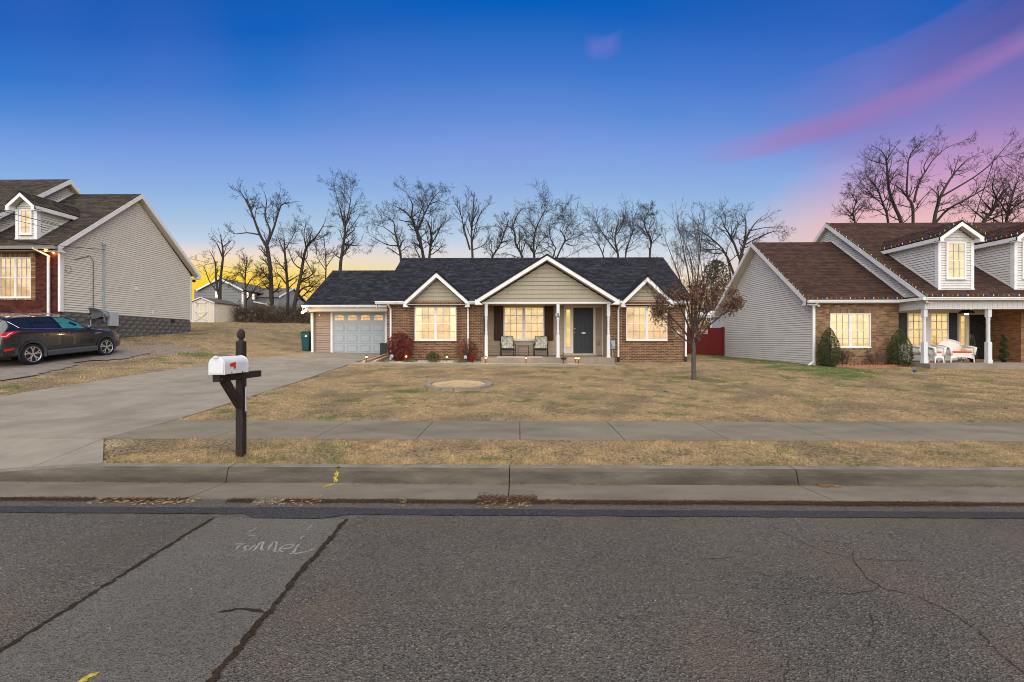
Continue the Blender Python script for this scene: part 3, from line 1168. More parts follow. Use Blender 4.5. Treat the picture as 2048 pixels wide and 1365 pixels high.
# ------------------------------------------------------------------ leaf litter in the gutter seam, twigs and scraps
def build_litter():
	rng = np.random.default_rng(8)
	xs, ys, zs, ln, cl = [], [], [], [], []

	def strip(n, x0, x1, y, sy, z, length, thr, seed, col):
		x = rng.uniform(x0, x1, n)
		keep = fbm(x, x * 0 + 3, 0.9, seed) > thr
		x = x[keep]
		m = len(x)
		xs.append(x)
		ys.append(y + np.abs(rng.normal(0, sy, m)) * np.where(rng.random(m) < .5, 1, -1) + (fbm(x, x * 0 + 9, 0.5, seed + 3) - .5) * sy * 1.6)
		zs.append(z + rng.uniform(0.002, 0.016, m))
		ln.append(rng.uniform(0.4, 1.2, m) * length)
		t = rng.random(m)[:, None]
		cl.append(np.array(col[0]) * t + np.array(col[1]) * (1 - t))

	brown = ((0.075, 0.038, 0.018), (0.022, 0.013, 0.008))
	strip(26000, -7.5, 7, 4.725, 0.028, 0.006, 0.022, 0.40, 1, brown)
	strip(9000, -0.5, 7, 4.735, 0.022, 0.006, 0.022, 0.2, 2, brown)
	strip(1100, -4.6, 0.4, 4.70, 0.06, 0.006, 0.045, 0.5, 4, ((0.34, 0.25, 0.13), (0.15, 0.09, 0.04)))
	strip(2200, -7, 7, 5.385, 0.02, -0.018, 0.022, 0.5, 6, ((0.15, 0.10, 0.06), (0.05, 0.03, 0.02)))
	strip(900, 2.6, 4.4, 5.37, 0.03, -0.016, 0.035, 0.4, 7, ((0.24, 0.13, 0.06), (0.09, 0.045, 0.02)))
	strip(1500, -0.45, 0.2, 4.82, 0.06, 0.012, 0.02, 0.0, 8, brown)
	strip(500, -9.5, -5.3, 5.66, 0.02, 0.05, 0.03, 0.45, 9, ((0.2, 0.13, 0.07), (0.08, 0.05, 0.03)))
	x, y, z, l, c = map(np.concatenate, (xs, ys, zs, ln, cl))
	n = len(x)
	a = rng.normal(0, 0.9, n)
	w = l * rng.uniform(0.15, 0.4, n)
	ca, sa = np.cos(a), np.sin(a)
	tz = rng.uniform(-0.006, 0.012, n)
	p = [np.stack([x + ca * l * i - sa * w * j, y + sa * l * i + ca * w * j, z + tz * i + 0.004 * j], 1) for i, j in ((-.5, 0), (0, -.5), (.5, 0), (0, .5))]
	V = np.stack(p, 1).reshape(-1, 3)
	me = np_mesh('leaf_litter', V, np.arange(4 * n).reshape(n, 4), c)
	o = obj('leaf_litter', me, mat('litter', attr=True, rough=0.95, var=0.2, spec=0.1))
	tag(o, 'dark brown leaf litter packed along the gutter edge', 'leaf litter', kind='stuff')
	# loose pebbles and scraps on the asphalt and lawn
	rr = random.Random(3)
	mb = MB()
	for i in range(260):
		x, y = rr.uniform(-5, 5), rr.uniform(2.0, 5.3)
		s = rr.uniform(0.003, 0.008)
		mb.ell((x, y, 0.004 + s * 0.5), s, s * rr.uniform(0.6, 1), s * 0.7, 5, 3, (rr.uniform(.07, .22),) * 3)
	mb.build('street_grit', mat('grit', attr=True, rough=0.9, var=0.1), label='loose pale grit scattered on the street', cat='grit', kind='stuff')
	# single fallen leaves on the lawn
	mb = MB()
	for i in range(240):
		x, y = rr.uniform(-6, 17), rr.uniform(8.5, 18)
		if footprint(np.array(x), np.array(y)) or on_drive(np.array(x), np.array(y)):
			continue
		z = g1(x, y) + 0.03
		a, s = rr.uniform(0, 6.28), rr.uniform(0.02, 0.05)
		q = lambda u, v, w: (x + (math.cos(a) * u - math.sin(a) * v) * s, y + (math.sin(a) * u + math.cos(a) * v) * s, z + w * s)
		t = rr.random()
		mb.add([q(-1, 0, .1), q(0, -.55, .35), q(1, 0, .1), q(0, .55, .5)], [(0, 1, 2, 3)], (0.10 * t + .05, 0.055 * t + .03, .03))
	mb.build('fallen_leaves', mat('litter'), label='dry brown leaves fallen here and there on the lawn', cat='leaves', kind='stuff')


build_litter()
# ================================================================== BUILDING KIT
WHITE = mat('white_trim', (0.66, 0.66, 0.66), 0.55, 0.05, 4, dirt=(0.50, 0.49, 0.47), dscale=3, dlo=0.5, dhi=0.9, spec=0.35)
DARKGAP = mat('dark_gap', (0.03, 0.028, 0.026), 0.95, 0.1)
GRILLE = mat('grille_grey', (0.27, 0.28, 0.30), 0.5, 0.04)
GLASS = glass_mat('window_glass', (0.97, 0.985, 0.99), 0.09)


def interval(poly, v):
	us = []
	n = len(poly)
	for i in range(n):
		(u0, v0), (u1, v1) = poly[i], poly[(i + 1) % n]
		if abs(v1 - v0) < 1e-9:
			continue
		t = (v - v0) / (v1 - v0)
		if -1e-9 <= t <= 1 + 1e-9:
			us.append(u0 + (u1 - u0) * t)
	return (min(us), max(us)) if len(us) > 1 else None


def cut(iv, holes, v0, v1):
	segs = [iv]
	for (a, b, c, d) in holes:
		if min(v1, d) - max(v0, c) < 0.3 * (v1 - v0):
			continue
		out = []
		for s, e in segs:
			if b <= s or a >= e:
				out.append((s, e))
			else:
				if a > s:
					out.append((s, a))
				if b < e:
					out.append((b, e))
		segs = out
	return segs


def siding(fr, poly, m, parent, pitch=0.108, holes=(), lip=0.030, name='siding_board', joints=0.0, seed=0, v_start=None):
	"""each board of lapped siding is an object of its own"""
	rr = random.Random(seed)
	vlo = min(p[1] for p in poly) if v_start is None else v_start
	vhi = max(p[1] for p in poly)
	v = vlo
	while v < vhi - 0.015:
		v1 = min(v + pitch, vhi)
		a, b = interval(poly, v + 1e-4), interval(poly, v1 - 1e-4)
		if a and b:
			for s, e in cut((min(a[0], b[0]), max(a[1], b[1])), holes, v, v1):
				a0, b0 = max(s, a[0]), min(e, a[1])
				a1, b1 = max(s, b[0]), min(e, b[1])
				if max(b0 - a0, b1 - a1) < 0.03:
					continue
				cuts = [0.0, 1.0]
				if joints:
					k = max(1, int((b0 - a0) / joints))
					cuts = sorted({0.0, 1.0, *[min(0.97, max(0.03, (i + rr.uniform(0.2, 0.8)) / k)) for i in range(k)]}) if k > 1 else cuts
				for c0, c1 in zip(cuts[:-1], cuts[1:]):
					x0, x1 = a0 + (b0 - a0) * c0, a0 + (b0 - a0) * c1 - (0.004 if c1 < 1 else 0)
					y0, y1 = a1 + (b1 - a1) * c0, a1 + (b1 - a1) * c1 - (0.004 if c1 < 1 else 0)
					mb = MB()
					vt, vg = v1, v + pitch * 0.17
					mb.add([fr(x0, vg, lip), fr(x1, vg, lip), fr(y1, vt, 0.006), fr(y0, vt, 0.006), fr(x0, vg, 0.0), fr(x1, vg, 0.0), fr(y1, vt, 0.0), fr(y0, vt, 0.0)],
                           [(0, 1, 2, 3), (4, 5, 1, 0), (4, 0, 3, 7), (1, 5, 6, 2), (3, 2, 6, 7)])
					mb.build(name, m, parent)
		v = v1


def shingles(fr, poly, palette, parent, course=0.145, seed=0, name='shingles', thick=0.014):
	"""overlapping tabs of many widths, all real, joined into one"""
	rr = random.Random(seed)
	mb = MB()
	vlo, vhi = min(p[1] for p in poly), max(p[1] for p in poly)
	v = vlo
	while v < vhi - 0.01:
		v1 = min(v + course, vhi)
		a, b = interval(poly, v + 1e-4), interval(poly, v1 - 1e-4)
		if a and b:
			lo, hi = min(a[0], b[0]), max(a[1], b[1])
			u = lo - rr.uniform(0, 0.3)
			row = rr.uniform(0.94, 1.05)
			while u < hi:
				w = rr.choice((0.12, 0.16, 0.2, 0.26, 0.33))
				x0, x1 = max(u, a[0]), min(u + w - 0.005, a[1])
				y0, y1 = max(u, b[0]), min(u + w - 0.005, b[1])
				u += w
				if x1 - x0 < 0.002 and y1 - y0 < 0.002:
					continue
				x1, y1 = max(x0, x1), max(y0, y1)
				t = thick * rr.uniform(0.45, 1.25)
				c = rr.choice(palette)
				k = row * rr.uniform(0.9, 1.1)
				c = (c[0] * k, c[1] * k, c[2] * k)
				vt = min(v1 + 0.02, vhi)
				mb.add([fr(x0, v, t), fr(x1, v, t), fr(y1, vt, 0.003), fr(y0, vt, 0.003), fr(x0, v, 0), fr(x1, v, 0)], [(0, 1, 2, 3), (4, 5, 1, 0)], c)
		v = v1
	return mb.build(name, mat('shingle_grit', attr=True, rough=0.92, var=0.16, scale=60, bump=0.3, bscale=200, spec=0.15), parent, kind='stuff')


def roof_plane(fr, poly, palette, parent, deck_mat, seed=0, thick=0.09, edge=True):
	mb = MB()
	mb.prism(fr, poly, -thick, 0.0)
	o = mb.build('roof', deck_mat, parent)
	shingles(fr, poly, palette, o, seed=seed)
	return o


def rect_minus(r, holes):
	us = sorted({r[0], r[1], *[min(max(h[i], r[0]), r[1]) for h in holes for i in (0, 1)]})
	vs_ = sorted({r[2], r[3], *[min(max(h[i], r[2]), r[3]) for h in holes for i in (2, 3)]})
	for a, b in zip(us[:-1], us[1:]):
		for c, d in zip(vs_[:-1], vs_[1:]):
			m = ((a + b) / 2, (c + d) / 2)
			if not any(h[0] < m[0] < h[1] and h[2] < m[1] < h[3] for h in holes):
				yield a, b, c, d


BRICK_W, BRICK_H, MORTAR = 0.200, 0.060, 0.013


def bricks(fr, r, holes, parent, palette, mortar_mat, soldier=None, singles=0, seed=0, name='brick_wall', depth=0.09, sol_w=0.2, bottom_soldier=None):
	"""a brick wall: mortar bed set back, every brick a block of its own; the first `singles` whole bricks are objects"""
	rr = random.Random(seed)
	bm_ = mat('brick_face', attr=True, rough=0.9, var=0.22, scale=30, bump=0.4, bscale=150, spec=0.15)
	base = MB()
	for a, b, c, d in rect_minus(r, holes):
		base.fbox(fr, a, c, 0, b, d, depth - 0.008)
	wall = base.build(name, mortar_mat, parent)
	big = [(h[0] - sol_w, h[1] + sol_w, h[2] - 0.1, h[3] + sol_w) for h in holes] if soldier else list(holes)
	rest = MB()
	variants = []
	for c in palette:
		for k in (0.85, 1.0, 1.15):
			q = MB()
			q.fbox(Frame((0, 0, 0), fr.u, fr.v), 0, 0, 0, BRICK_W, BRICK_H, depth, (c[0] * k, c[1] * k, c[2] * k))
			variants.append((q.mesh('brick'), (c[0] * k, c[1] * k, c[2] * k)))
	v = r[2] + MORTAR
	row = 0
	done = 0
	top = r[3]
	if bottom_soldier:
		u = r[0]
		while u < r[1] - 0.03:
			c = rr.choice(bottom_soldier)
			rest.fbox(fr, u + 0.004, r[2] + 0.01, 0, min(u + 0.066, r[1]), r[2] + 0.2, depth, tuple(x * rr.uniform(.8, 1.2) for x in c))
			u += 0.073
		v = r[2] + 0.213
	while v + BRICK_H * 0.6 < top:
		v1 = min(v + BRICK_H, top - 0.003)
		off = (BRICK_W + MORTAR) / 2 if row % 2 else 0
		for s, e in cut((r[0], r[1]), big, v, v1):
			u = r[0] - off
			while u < e:
				a, b = max(u, s), min(u + BRICK_W, e)
				u += BRICK_W + MORTAR
				if b - a < 0.02:
					continue
				me, c = rr.choice(variants)
				if b - a > BRICK_W - 1e-4 and v1 - v > BRICK_H - 1e-4 and done < singles:
					obj('brick', me, bm_, wall, loc=fr(a, v, 0))
					done += 1
				else:
					rest.fbox(fr, a, v, 0, b, v1, depth * rr.uniform(0.985, 1.0), c)
		v += BRICK_H + MORTAR
		row += 1
	if soldier:
		for h in holes:
			# standing bricks over and under the opening, lying stretchers at the sides
			u = h[0] - sol_w
			while u < h[1] + sol_w - 0.03:
				for v0, v1 in ((h[3] + 0.006, h[3] + sol_w - 0.006), (h[2] - 0.094, h[2] - 0.004)):
					c = rr.choice(soldier)
					k = rr.uniform(0.82, 1.18)
					pr = 0.012 if v1 < h[3] else 0.0
					rest.fbox(fr, u + 0.004, v0, 0, u + 0.066, min(v1, top - 0.004), depth + pr, (c[0] * k, c[1] * k, c[2] * k))
				u += 0.0727
			v = h[2]
			while v < h[3]:
				for a, b in ((h[0] - sol_w, h[0] - 0.004), (h[1] + 0.004, h[1] + sol_w)):
					c = rr.choice(soldier)
					k = rr.uniform(0.82, 1.18)
					rest.fbox(fr, a, v + 0.004, 0, b, min(v + 0.066, h[3]), depth + 0.002, (c[0] * k, c[1] * k, c[2] * k))
				v += 0.0735
	rest.build('bricks', bm_, wall, kind='stuff')
	return wall


def window(fr, u0, u1, v0, v1, parent, blind, n=0.0, twin=True, cols=3, rows=2, frame_m=None, fw=0.05, out=0.07, mull=0.10, name='window', sill=True, label=None, sashes=2, curtain=None):
	"""sash window: frame, meeting rails, grille bars, one pane per light, a lit blind behind"""
	frame_m = frame_m or WHITE
	mb = MB()
	mb.fbox(fr, u0, v0, n, u0 + fw, v1, n + out)
	mb.fbox(fr, u1 - fw, v0, n, u1, v1, n + out)
	mb.fbox(fr, u0 + fw, v1 - fw, n, u1 - fw, v1, n + out - 0.002)
	mb.fbox(fr, u0 + fw, v0, n, u1 - fw, v0 + fw * 1.1, n + out - 0.002)
	if sill:
		mb.fbox(fr, u0 - 0.01, v0 - 0.028, n, u1 + 0.01, v0 - 0.001, n + out + 0.03)
	units = []
	if twin:
		c = (u0 + u1) / 2
		mb.fbox(fr, c - mull / 2, v0 + fw * 1.1, n, c + mull / 2, v1 - fw, n + out - 0.006)
		units = [(u0 + fw, c - mull / 2), (c + mull / 2, u1 - fw)]
	else:
		units = [(u0 + fw, u1 - fw)]
	va, vb = v0 + fw * 1.1, v1 - fw
	vm = (va + vb) / 2
	sash = [(va, vm - 0.02), (vm + 0.02, vb)] if sashes == 2 else [(va, vb)]
	for a, b in units:
		if sashes == 2:
			mb.fbox(fr, a, vm - 0.02, n + 0.012, b, vm + 0.02, n + out - 0.022)
	w = mb.build(name, frame_m, parent, label=label)
	gm = MB()
	cache = {}
	for a, b in units:
		for si, (c, d) in enumerate(sash):
			ng = n + 0.03 + (0.012 if si == 0 else 0.0)
			cw, rh = (b - a) / cols, (d - c) / rows
			for i in range(1, cols):
				gm.fbox(fr, a + cw * i - 0.0105, c, ng - 0.006, a + cw * i + 0.0105, d, ng + 0.008)
			for j in range(1, rows):
				gm.fbox(fr, a, c + rh * j - 0.0105, ng - 0.005, b, c + rh * j + 0.0105, ng + 0.007)
			for i in range(cols):
				for j in range(rows):
					key = (round(cw, 3), round(rh, 3))
					if key not in cache:
						q = MB()
						q.fbox(Frame((0, 0, 0), fr.u, fr.v), -cw / 2 + 0.006, -rh / 2 + 0.006, -0.002, cw / 2 - 0.006, rh / 2 - 0.006, 0.002)
						cache[key] = q.mesh('pane')
					obj('pane', cache[key], GLASS, w, loc=fr(a + cw * (i + .5), c + rh * (j + .5), ng))
	gm.build('grille', GRILLE, w)
	q = MB()
	q.fbox(fr, u0 + 0.01, v0 + 0.01, n + 0.004, u1 - 0.01, v1 - 0.01, n + 0.010)
	q.build('blind', blind, w)
	if curtain:
		for s_, (a, b) in ((-1, (u0 + fw, u0 + fw + 0.26)), (1, (u1 - fw - 0.22, u1 - fw))):
			q = MB()
			k = 9
			for i in range(k):
				x0, x1 = a + (b - a) * i / k, a + (b - a) * (i + 1) / k
				d0, d1 = (0.013, 0.021) if i % 2 else (0.021, 0.013)
				q.add([fr(x0, v0 + 0.03, n + d0), fr(x1, v0 + 0.03, n + d1), fr(x1, v1 - 0.03, n + d1), fr(x0, v1 - 0.03, n + d0)], [(0, 1, 2, 3)])
			q.build('curtain', curtain, w)
	return w


def gutter(x0, x1, y, z, parent, m=None, name='gutter'):
	"""K-style gutter running along x, its front towards -y"""
	fr = Frame((0, y, z), (0, 1, 0), (0, 0, 1))
	mb = MB()
	mb.prism(fr, [(0.0, -0.11), (0.0, 0.0), (-0.105, 0.0), (-0.118, -0.012), (-0.118, -0.03), (-0.095, -0.05), (-0.078, -0.11)], x0, x1)
	return mb.build(name, m or WHITE, parent)


def downspout(pts, parent, m=None, w=0.075, name='downspout'):
	mb = MB()
	for a, b in zip(pts[:-1], pts[1:]):
		a, b = Vector(a), Vector(b)
		d = (b - a).normalized()
		mb.bar(a - d * 0.02, b + d * 0.02, w, w * 0.8)
	return mb.build(name, m or WHITE, parent, bevel=0.012)


def rake_gable(parent, fr, xc, hw, z0, z1, over, face_poly, siding_m, fascia_h=0.2, pitch=0.19, joints=0.0, soffit_m=None, seed=0, ret=0.28, name='gable', board_name='siding_board', v_start=None):
	"""a front gable: siding face, white rake boards, sloped soffits and boxed returns; fr is the plane of the face (u, v=z)"""
	mb = MB()
	mb.prism(fr, face_poly, -0.06, 0.0)
	g = mb.build(name, siding_m, parent)
	siding(fr, face_poly, siding_m, g, pitch, name=board_name, joints=joints, seed=seed, v_start=v_start)
	sl = (z1 - z0) / hw
	L = math.hypot(hw, z1 - z0)
	dz = fascia_h * L / hw
	for s in (-1, 1):
		q = MB()
		e, a = (xc + s * hw, z0), (xc, z1)
		q.prism(fr, [e, a, (a[0], a[1] - dz), (e[0], e[1] - dz)] if s > 0 else [a, e, (e[0], e[1] - dz), (a[0], a[1] - dz)], over - 0.03, over + 0.012)
		q.build('rake_board', WHITE, g)
		q = MB()
		k = 0.02
		q.prism(fr, [(e[0], e[1] - dz + 0.005), (a[0], a[1] - dz + 0.005), (a[0], a[1] - dz + 0.005 - k), (e[0], e[1] - dz + 0.005 - k)] if s > 0 else
				[(a[0], a[1] - dz + 0.005), (e[0], e[1] - dz + 0.005), (e[0], e[1] - dz + 0.005 - k), (a[0], a[1] - dz + 0.005 - k)], 0.0, over - 0.032)
		q.build('soffit', soffit_m or WHITE, g)
		if ret:
			q = MB()
			x0, x1 = (e[0] - ret, e[0]) if s > 0 else (e[0], e[0] + ret)
			q.fbox(fr, x0, z0 - dz - 0.012, 0.003, x1, z0 - dz + 0.02 + sl * 0.0, over - 0.001)
			tri = [(e[0], z0 - dz - 0.01), (e[0], z0), (e[0] - s * ret, z0 - dz - 0.01 + 0.02), (e[0] - s * ret, z0 - dz - 0.01)]
			q.prism(fr, tri if s < 0 else tri[::-1], over - 0.028, over + 0.014)
			q.build('eave_return', WHITE, g)
	return g


def front(y, z0=0.0):
	"""frame of a wall facing the street at depth y: u = x, v = z"""
	return Frame((0, y, z0), (1, 0, 0), (0, 0, 1))
# ================================================================== THE HOUSE IN THE MIDDLE
EAVE, RIDGE = 3.45, 6.10
YE, YR = 19.65, 23.9
SLOPE = (RIDGE - EAVE) / (YR - YE)
CHAR = [(0.017, 0.018, 0.025), (0.013, 0.0135, 0.019), (0.022, 0.023, 0.031), (0.028, 0.029, 0.037), (0.011, 0.0115, 0.016)]
DECK = mat('roof_edge', (0.014, 0.014, 0.016), 0.85, 0.1)
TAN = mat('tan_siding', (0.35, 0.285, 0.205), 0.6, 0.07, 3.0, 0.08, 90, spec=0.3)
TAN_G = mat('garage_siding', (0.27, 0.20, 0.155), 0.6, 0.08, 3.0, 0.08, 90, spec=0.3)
TAN_SHAKE = mat('shake_siding', (0.315, 0.28, 0.215), 0.65, 0.12, 4.0, 0.5, 14, spec=0.25, stretch=(6, 6, 0.3))
SOFF = mat('soffit_cream', (0.46, 0.41, 0.34), 0.7, 0.05)
BR_TAN = [(0.150, 0.080, 0.046), (0.185, 0.102, 0.060), (0.120, 0.062, 0.038), (0.10, 0.052, 0.036)]
BR_DARK = [(0.105, 0.05, 0.034), (0.085, 0.043, 0.031), (0.125, 0.06, 0.04)]
MORT = mat('mortar', (0.44, 0.325, 0.19), 0.95, 0.12, 20)
BLIND_A = blind_mat('blind_lounge', (1.0, 0.70, 0.22), (1.0, 0.50, 0.13), strength=0.58, zlo=2.3, zhi=3.3)
SHEER = blind_mat('sheer_curtain', (1.0, 0.78, 0.34), (1.0, 0.70, 0.27), 0.72, 1.8, 3.3, slats=False)
BLIND_B = blind_mat('blind_porch', (1.0, 0.64, 0.20), (1.0, 0.53, 0.15), 0.60, 1.8, 3.2)
BLIND_S = blind_mat('blind_side', (1.0, 0.74, 0.24), (1.0, 0.66, 0.20), 0.6, 1.2, 3.0, slats=False)


def up(s):
	c = 1 / math.sqrt(1 + s * s)
	return c, s * c


def build_main():
	H = thing('brick_house', (0.7, 20.0, 0.8), 'single-storey brown brick house with charcoal roof and three front gables', 'house')
	# bodies behind the facings
	b = MB()
	b.box(-5.9, 20.10, 0.55, -1.6, 27.6, 3.40)
	b.box(-1.598, 21.02, 0.55, 3.898, 27.58, 3.38)
	b.box(3.9, 20.10, 0.55, 7.38, 27.6, 3.40)
	b.box(-10.25, 22.32, 0.8, -5.902, 28.0, 3.40)
	tri = Frame((0, 0, 0), (0, 1, 0), (0, 0, 1))
	b.prism(tri, [(20.2, 3.401), (27.6, 3.401), (23.9, 5.75)], -5.9, 7.38)
	b.prism(tri, [(22.4, 3.402), (28.0, 3.402), (25.2, 5.2)], -10.25, -6.05)
	b.build('wall', TAN, H)
	# brick wings
	wl = (-4.66, -2.79, 1.73, 3.235)      # window openings (u0,u1,v0,v1)
	wr = (4.75, 6.57, 1.73, 3.235)
	f = front(20.10)
	bricks(f, (-5.9, -1.6, 0.62, 3.46), [wl], H, BR_TAN, MORT, BR_DARK, 150, 1)
	bricks(f, (3.9, 7.38, 0.62, 3.46), [wr], H, BR_TAN, MORT, BR_DARK, 150, 2)
	# the right wing's short return into the porch
	fr = Frame((3.9 + 0.085, 20.10, 0), (0, -1, 0), (0, 0, 1))
	bricks(Frame((3.985, 21.0, 0), (0, -1, 0), (0, 0, 1)), (0.0, 0.988, 1.0, 3.40), [], H, BR_TAN, MORT, None, 0, 4, depth=0.085)
	fr = Frame((7.38 - 0.085, 20.02, 0), (0, 1, 0), (0, 0, 1))
	bricks(Frame((7.382, 20.02, 0), (0, 1, 0), (0, 0, 1)), (0.0, 1.2, 0.62, 3.40), [], H, BR_TAN, MORT, None, 0, 5, depth=0.03)
	window(f, *wl, H, BLIND_A, 0.004, mull=0.11, label='lit twin window with curtains left of the porch', curtain=SHEER)
	window(f, *wr, H, BLIND_A, 0.004, mull=0.11, label='lit twin window in the wing beside the bare tree')
	# frieze boards under the eaves
	q = MB()
	q.box(-6.2, 19.70, 3.29, -1.62, 20.0, 3.31)
	q.box(3.92, 19.70, 3.29, 7.55, 20.0, 3.31)
	q.build('soffit', SOFF, H)
	# ---------------------------------------------------------------- main roof, cut round the gables
	GB = [(-3.62, 1.46, 4.75, 19.65, 20.01), (1.17, 3.0, 5.31, 18.75, 19.10), (5.59, 1.14, 4.55, 19.65, 20.01)]
	c, s = up(SLOPE)
	frm = Frame((0, YE, EAVE), (1, 0, 0), (0, c, s))
	vmax = (YR - YE) / c
	xl, xr = -6.24, 7.62
	pieces = []
	x = xl
	for xc, hw, za, yf, ywall in GB:
		vr = (za - EAVE) / s
		pieces.append([(x, 0), (xc - hw, 0), (xc - hw, vmax), (x, vmax)])
		pieces.append([(xc - hw, 0), (xc, vr), (xc, vmax), (xc - hw, vmax)])
		pieces.append([(xc, vr), (xc + hw, 0), (xc + hw, vmax), (xc, vmax)])
		x = xc + hw
	pieces.append([(x, 0), (xr, 0), (xr, vmax), (x, vmax)])
	mb, sh = MB(), None
	for p in pieces:
		mb.prism(frm, p, -0.09, 0.0)
	ro = mb.build('roof', DECK, H)
	for i, p in enumerate(pieces):
		shingles(frm, p, CHAR, ro, seed=20 + i)
	frb = Frame((0, 2 * YR - YE, EAVE), (-1, 0, 0), (0, -c, s))
	roof_plane(frb, [(-xr, 0), (-xl, 0), (-xl, vmax), (-xr, vmax)], CHAR, H, DECK, 40)
	# garage roof
	gy0, gy1, gz1 = 21.7, 25.2, 5.65
	c2, s2 = up((gz1 - EAVE) / (gy1 - gy0))
	v2 = (gy1 - gy0) / c2
	roof_plane(Frame((0, gy0, EAVE), (1, 0, 0), (0, c2, s2)), [(-10.5, 0), (-5.7, 0), (-5.7, v2), (-10.5, v2)], CHAR, H, DECK, 41)
	roof_plane(Frame((0, 2 * gy1 - gy0, EAVE), (-1, 0, 0), (0, -c2, s2)), [(5.7, 0), (10.5, 0), (10.5, v2), (5.7, v2)], CHAR, H, DECK, 42)
	q = MB()
	rr = random.Random(5)
	for xa, xb, yy, zz in ((xl, xr, YR, RIDGE), (-10.5, -6.2, gy1, gz1)):
		x = xa
		while x < xb:
			e = min(x + 0.3, xb)
			q.add([(x, yy - 0.14, zz - 0.07), (e, yy - 0.14, zz - 0.075), (e, yy, zz + 0.022), (x, yy, zz + 0.03), (e, yy + 0.14, zz - 0.075), (x, yy + 0.14, zz - 0.07)], [(0, 1, 2, 3), (3, 2, 4, 5)], rr.choice(CHAR))
			x = e
	q.build('ridge_cap', mat('shingle_grit'), H, kind='stuff')
	# white rakes on the gable ends of the long roofs
	q = MB()
	for X, ya, yb, zb in ((xl, YE, YR, RIDGE), (-10.5, gy0, gy1, gz1), (xr, YE, YR, RIDGE)):
		sg = -1 if X < 0 else 1
		for y0 in (ya, 2 * yb - ya):
			q.add([(X, y0, EAVE - 0.1), (X, yb, zb - 0.1), (X, yb, zb - 0.29), (X, y0, EAVE - 0.29),
                   (X + sg * .02, y0, EAVE - 0.1), (X + sg * .02, yb, zb - 0.1), (X + sg * .02, yb, zb - 0.29), (X + sg * .02, y0, EAVE - 0.29)], MB.BOXF)
	q.build('rake_board', WHITE, H)
	# ---------------------------------------------------------------- gables
	for i, (xc, hw, za, yf, yw) in enumerate(GB):
		fg = front(yw)
		sl = (za - EAVE) / hw
		z_in = za - 0.31
		if i == 1:
			hw_f, zb = 2.72, 3.33
			poly = [(xc - hw_f, zb), (xc + hw_f, zb), (xc + hw_f, z_in - sl * hw_f), (xc, z_in), (xc - hw_f, z_in - sl * hw_f)]
		else:
			zb = 3.47
			hw_f = (z_in - zb) / sl
			poly = [(xc - hw_f, zb), (xc + hw_f, zb), (xc, z_in)]
		rake_gable(H, fg, xc, hw, EAVE - 0.005, za - 0.005, yw - yf, poly, TAN_SHAKE, 0.185, 0.178, 1.1, SOFF, 30 + i, ret=0.22 if i != 1 else 0.3)
		cg, sg = up(sl)
		lv = hw / cg
		yb = YE + (za - EAVE) / SLOPE
		lift = 0.02
		pl = [(-yf + 0.03, 0), (-yf + 0.03, lv), (-yb, lv), (-YE, 0)] if i == 1 else [(-yf + 0.03, 0), (-yf + 0.03, lv), (-yb, lv)]
		roof_plane(Frame((xc - hw, 0, EAVE + lift), (0, -1, 0), (cg, 0, sg)), pl[::-1], CHAR, H, DECK, 50 + i, thick=0.06)
		roof_plane(Frame((xc + hw, 0, EAVE + lift), (0, 1, 0), (-cg, 0, sg)), [(-u, v) for u, v in pl], CHAR, H, DECK, 60 + i, thick=0.06)
	# ---------------------------------------------------------------- gutters and downspouts
	for a, b in ((-6.3, -5.06), (-2.18, -1.80), (4.14, 4.47), (6.71, 7.66)):
		gutter(a, b, YE + 0.01, EAVE - 0.01, H)
	gutter(-10.52, -5.98, 21.70, EAVE - 0.01, H)
	q = MB()
	q.box(-10.4, 21.73, 3.12, -5.93, 22.22, 3.14)
	q.box(-10.4, 22.10, 3.142, -5.93, 22.22, 3.30)
	q.box(-10.4, 21.705, 3.15, -5.93, 21.725, 3.42)
	q.build('soffit', SOFF, H)
	for px, py, tl in ((781, 690, 3.28), (936, 690, 3.30)):
		X = xat(px, 19.9)
		downspout([(X - 0.06, 19.58, 3.36), (X, 19.93, 3.12), (X, 19.93, 0.86)], H)
	X = xat(1237, 19.9)
	ds = downspout([(X + 0.05, 19.58, 3.36), (X, 19.93, 3.10), (X, 19.93, 0.98)], H)
	downspout([(X, 19.93, 0.98), (X, 19.93, 0.78)], H, mat('black_plastic', (0.015, 0.015, 0.017), 0.5, 0.1), 0.1, 'drain_boot')
	X = xat(1372, 19.9)
	downspout([(X + 0.02, 19.6, 3.36), (X, 19.9, 3.15), (X, 19.93, 1.0)], H)
	downspout([(X, 19.93, 1.0), (X, 19.93, 0.80)], H, mat('black_plastic'), 0.1, 'drain_boot')
	# ---------------------------------------------------------------- garage front
	fg = front(22.30)
	gd = (-9.28, -6.66, 1.07, 3.10)
	gw = MB()
	gw.box(-10.25, 22.302, 0.9, -5.9, 22.31, 3.13)
	gwall = gw.build('garage_wall', TAN_G, H)
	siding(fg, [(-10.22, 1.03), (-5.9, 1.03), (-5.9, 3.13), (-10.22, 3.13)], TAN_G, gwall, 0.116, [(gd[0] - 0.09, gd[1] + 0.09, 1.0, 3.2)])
	q = MB()
	q.fbox(fg, gd[0] - 0.1, 1.04, 0.0, gd[0], gd[3] + 0.1, 0.045)
	q.fbox(fg, gd[1], 1.04, 0.0, gd[1] + 0.1, gd[3] + 0.1, 0.045)
	q.fbox(fg, gd[0], gd[3], 0.0, gd[1], gd[3] + 0.1, 0.043)
	q.build('door_casing', WHITE, H)
	GD = mat('garage_door_paint', (0.315, 0.345, 0.37), 0.55, 0.03, 2.0, spec=0.35)
	q = MB()
	hs = (gd[3] - gd[2]) / 4
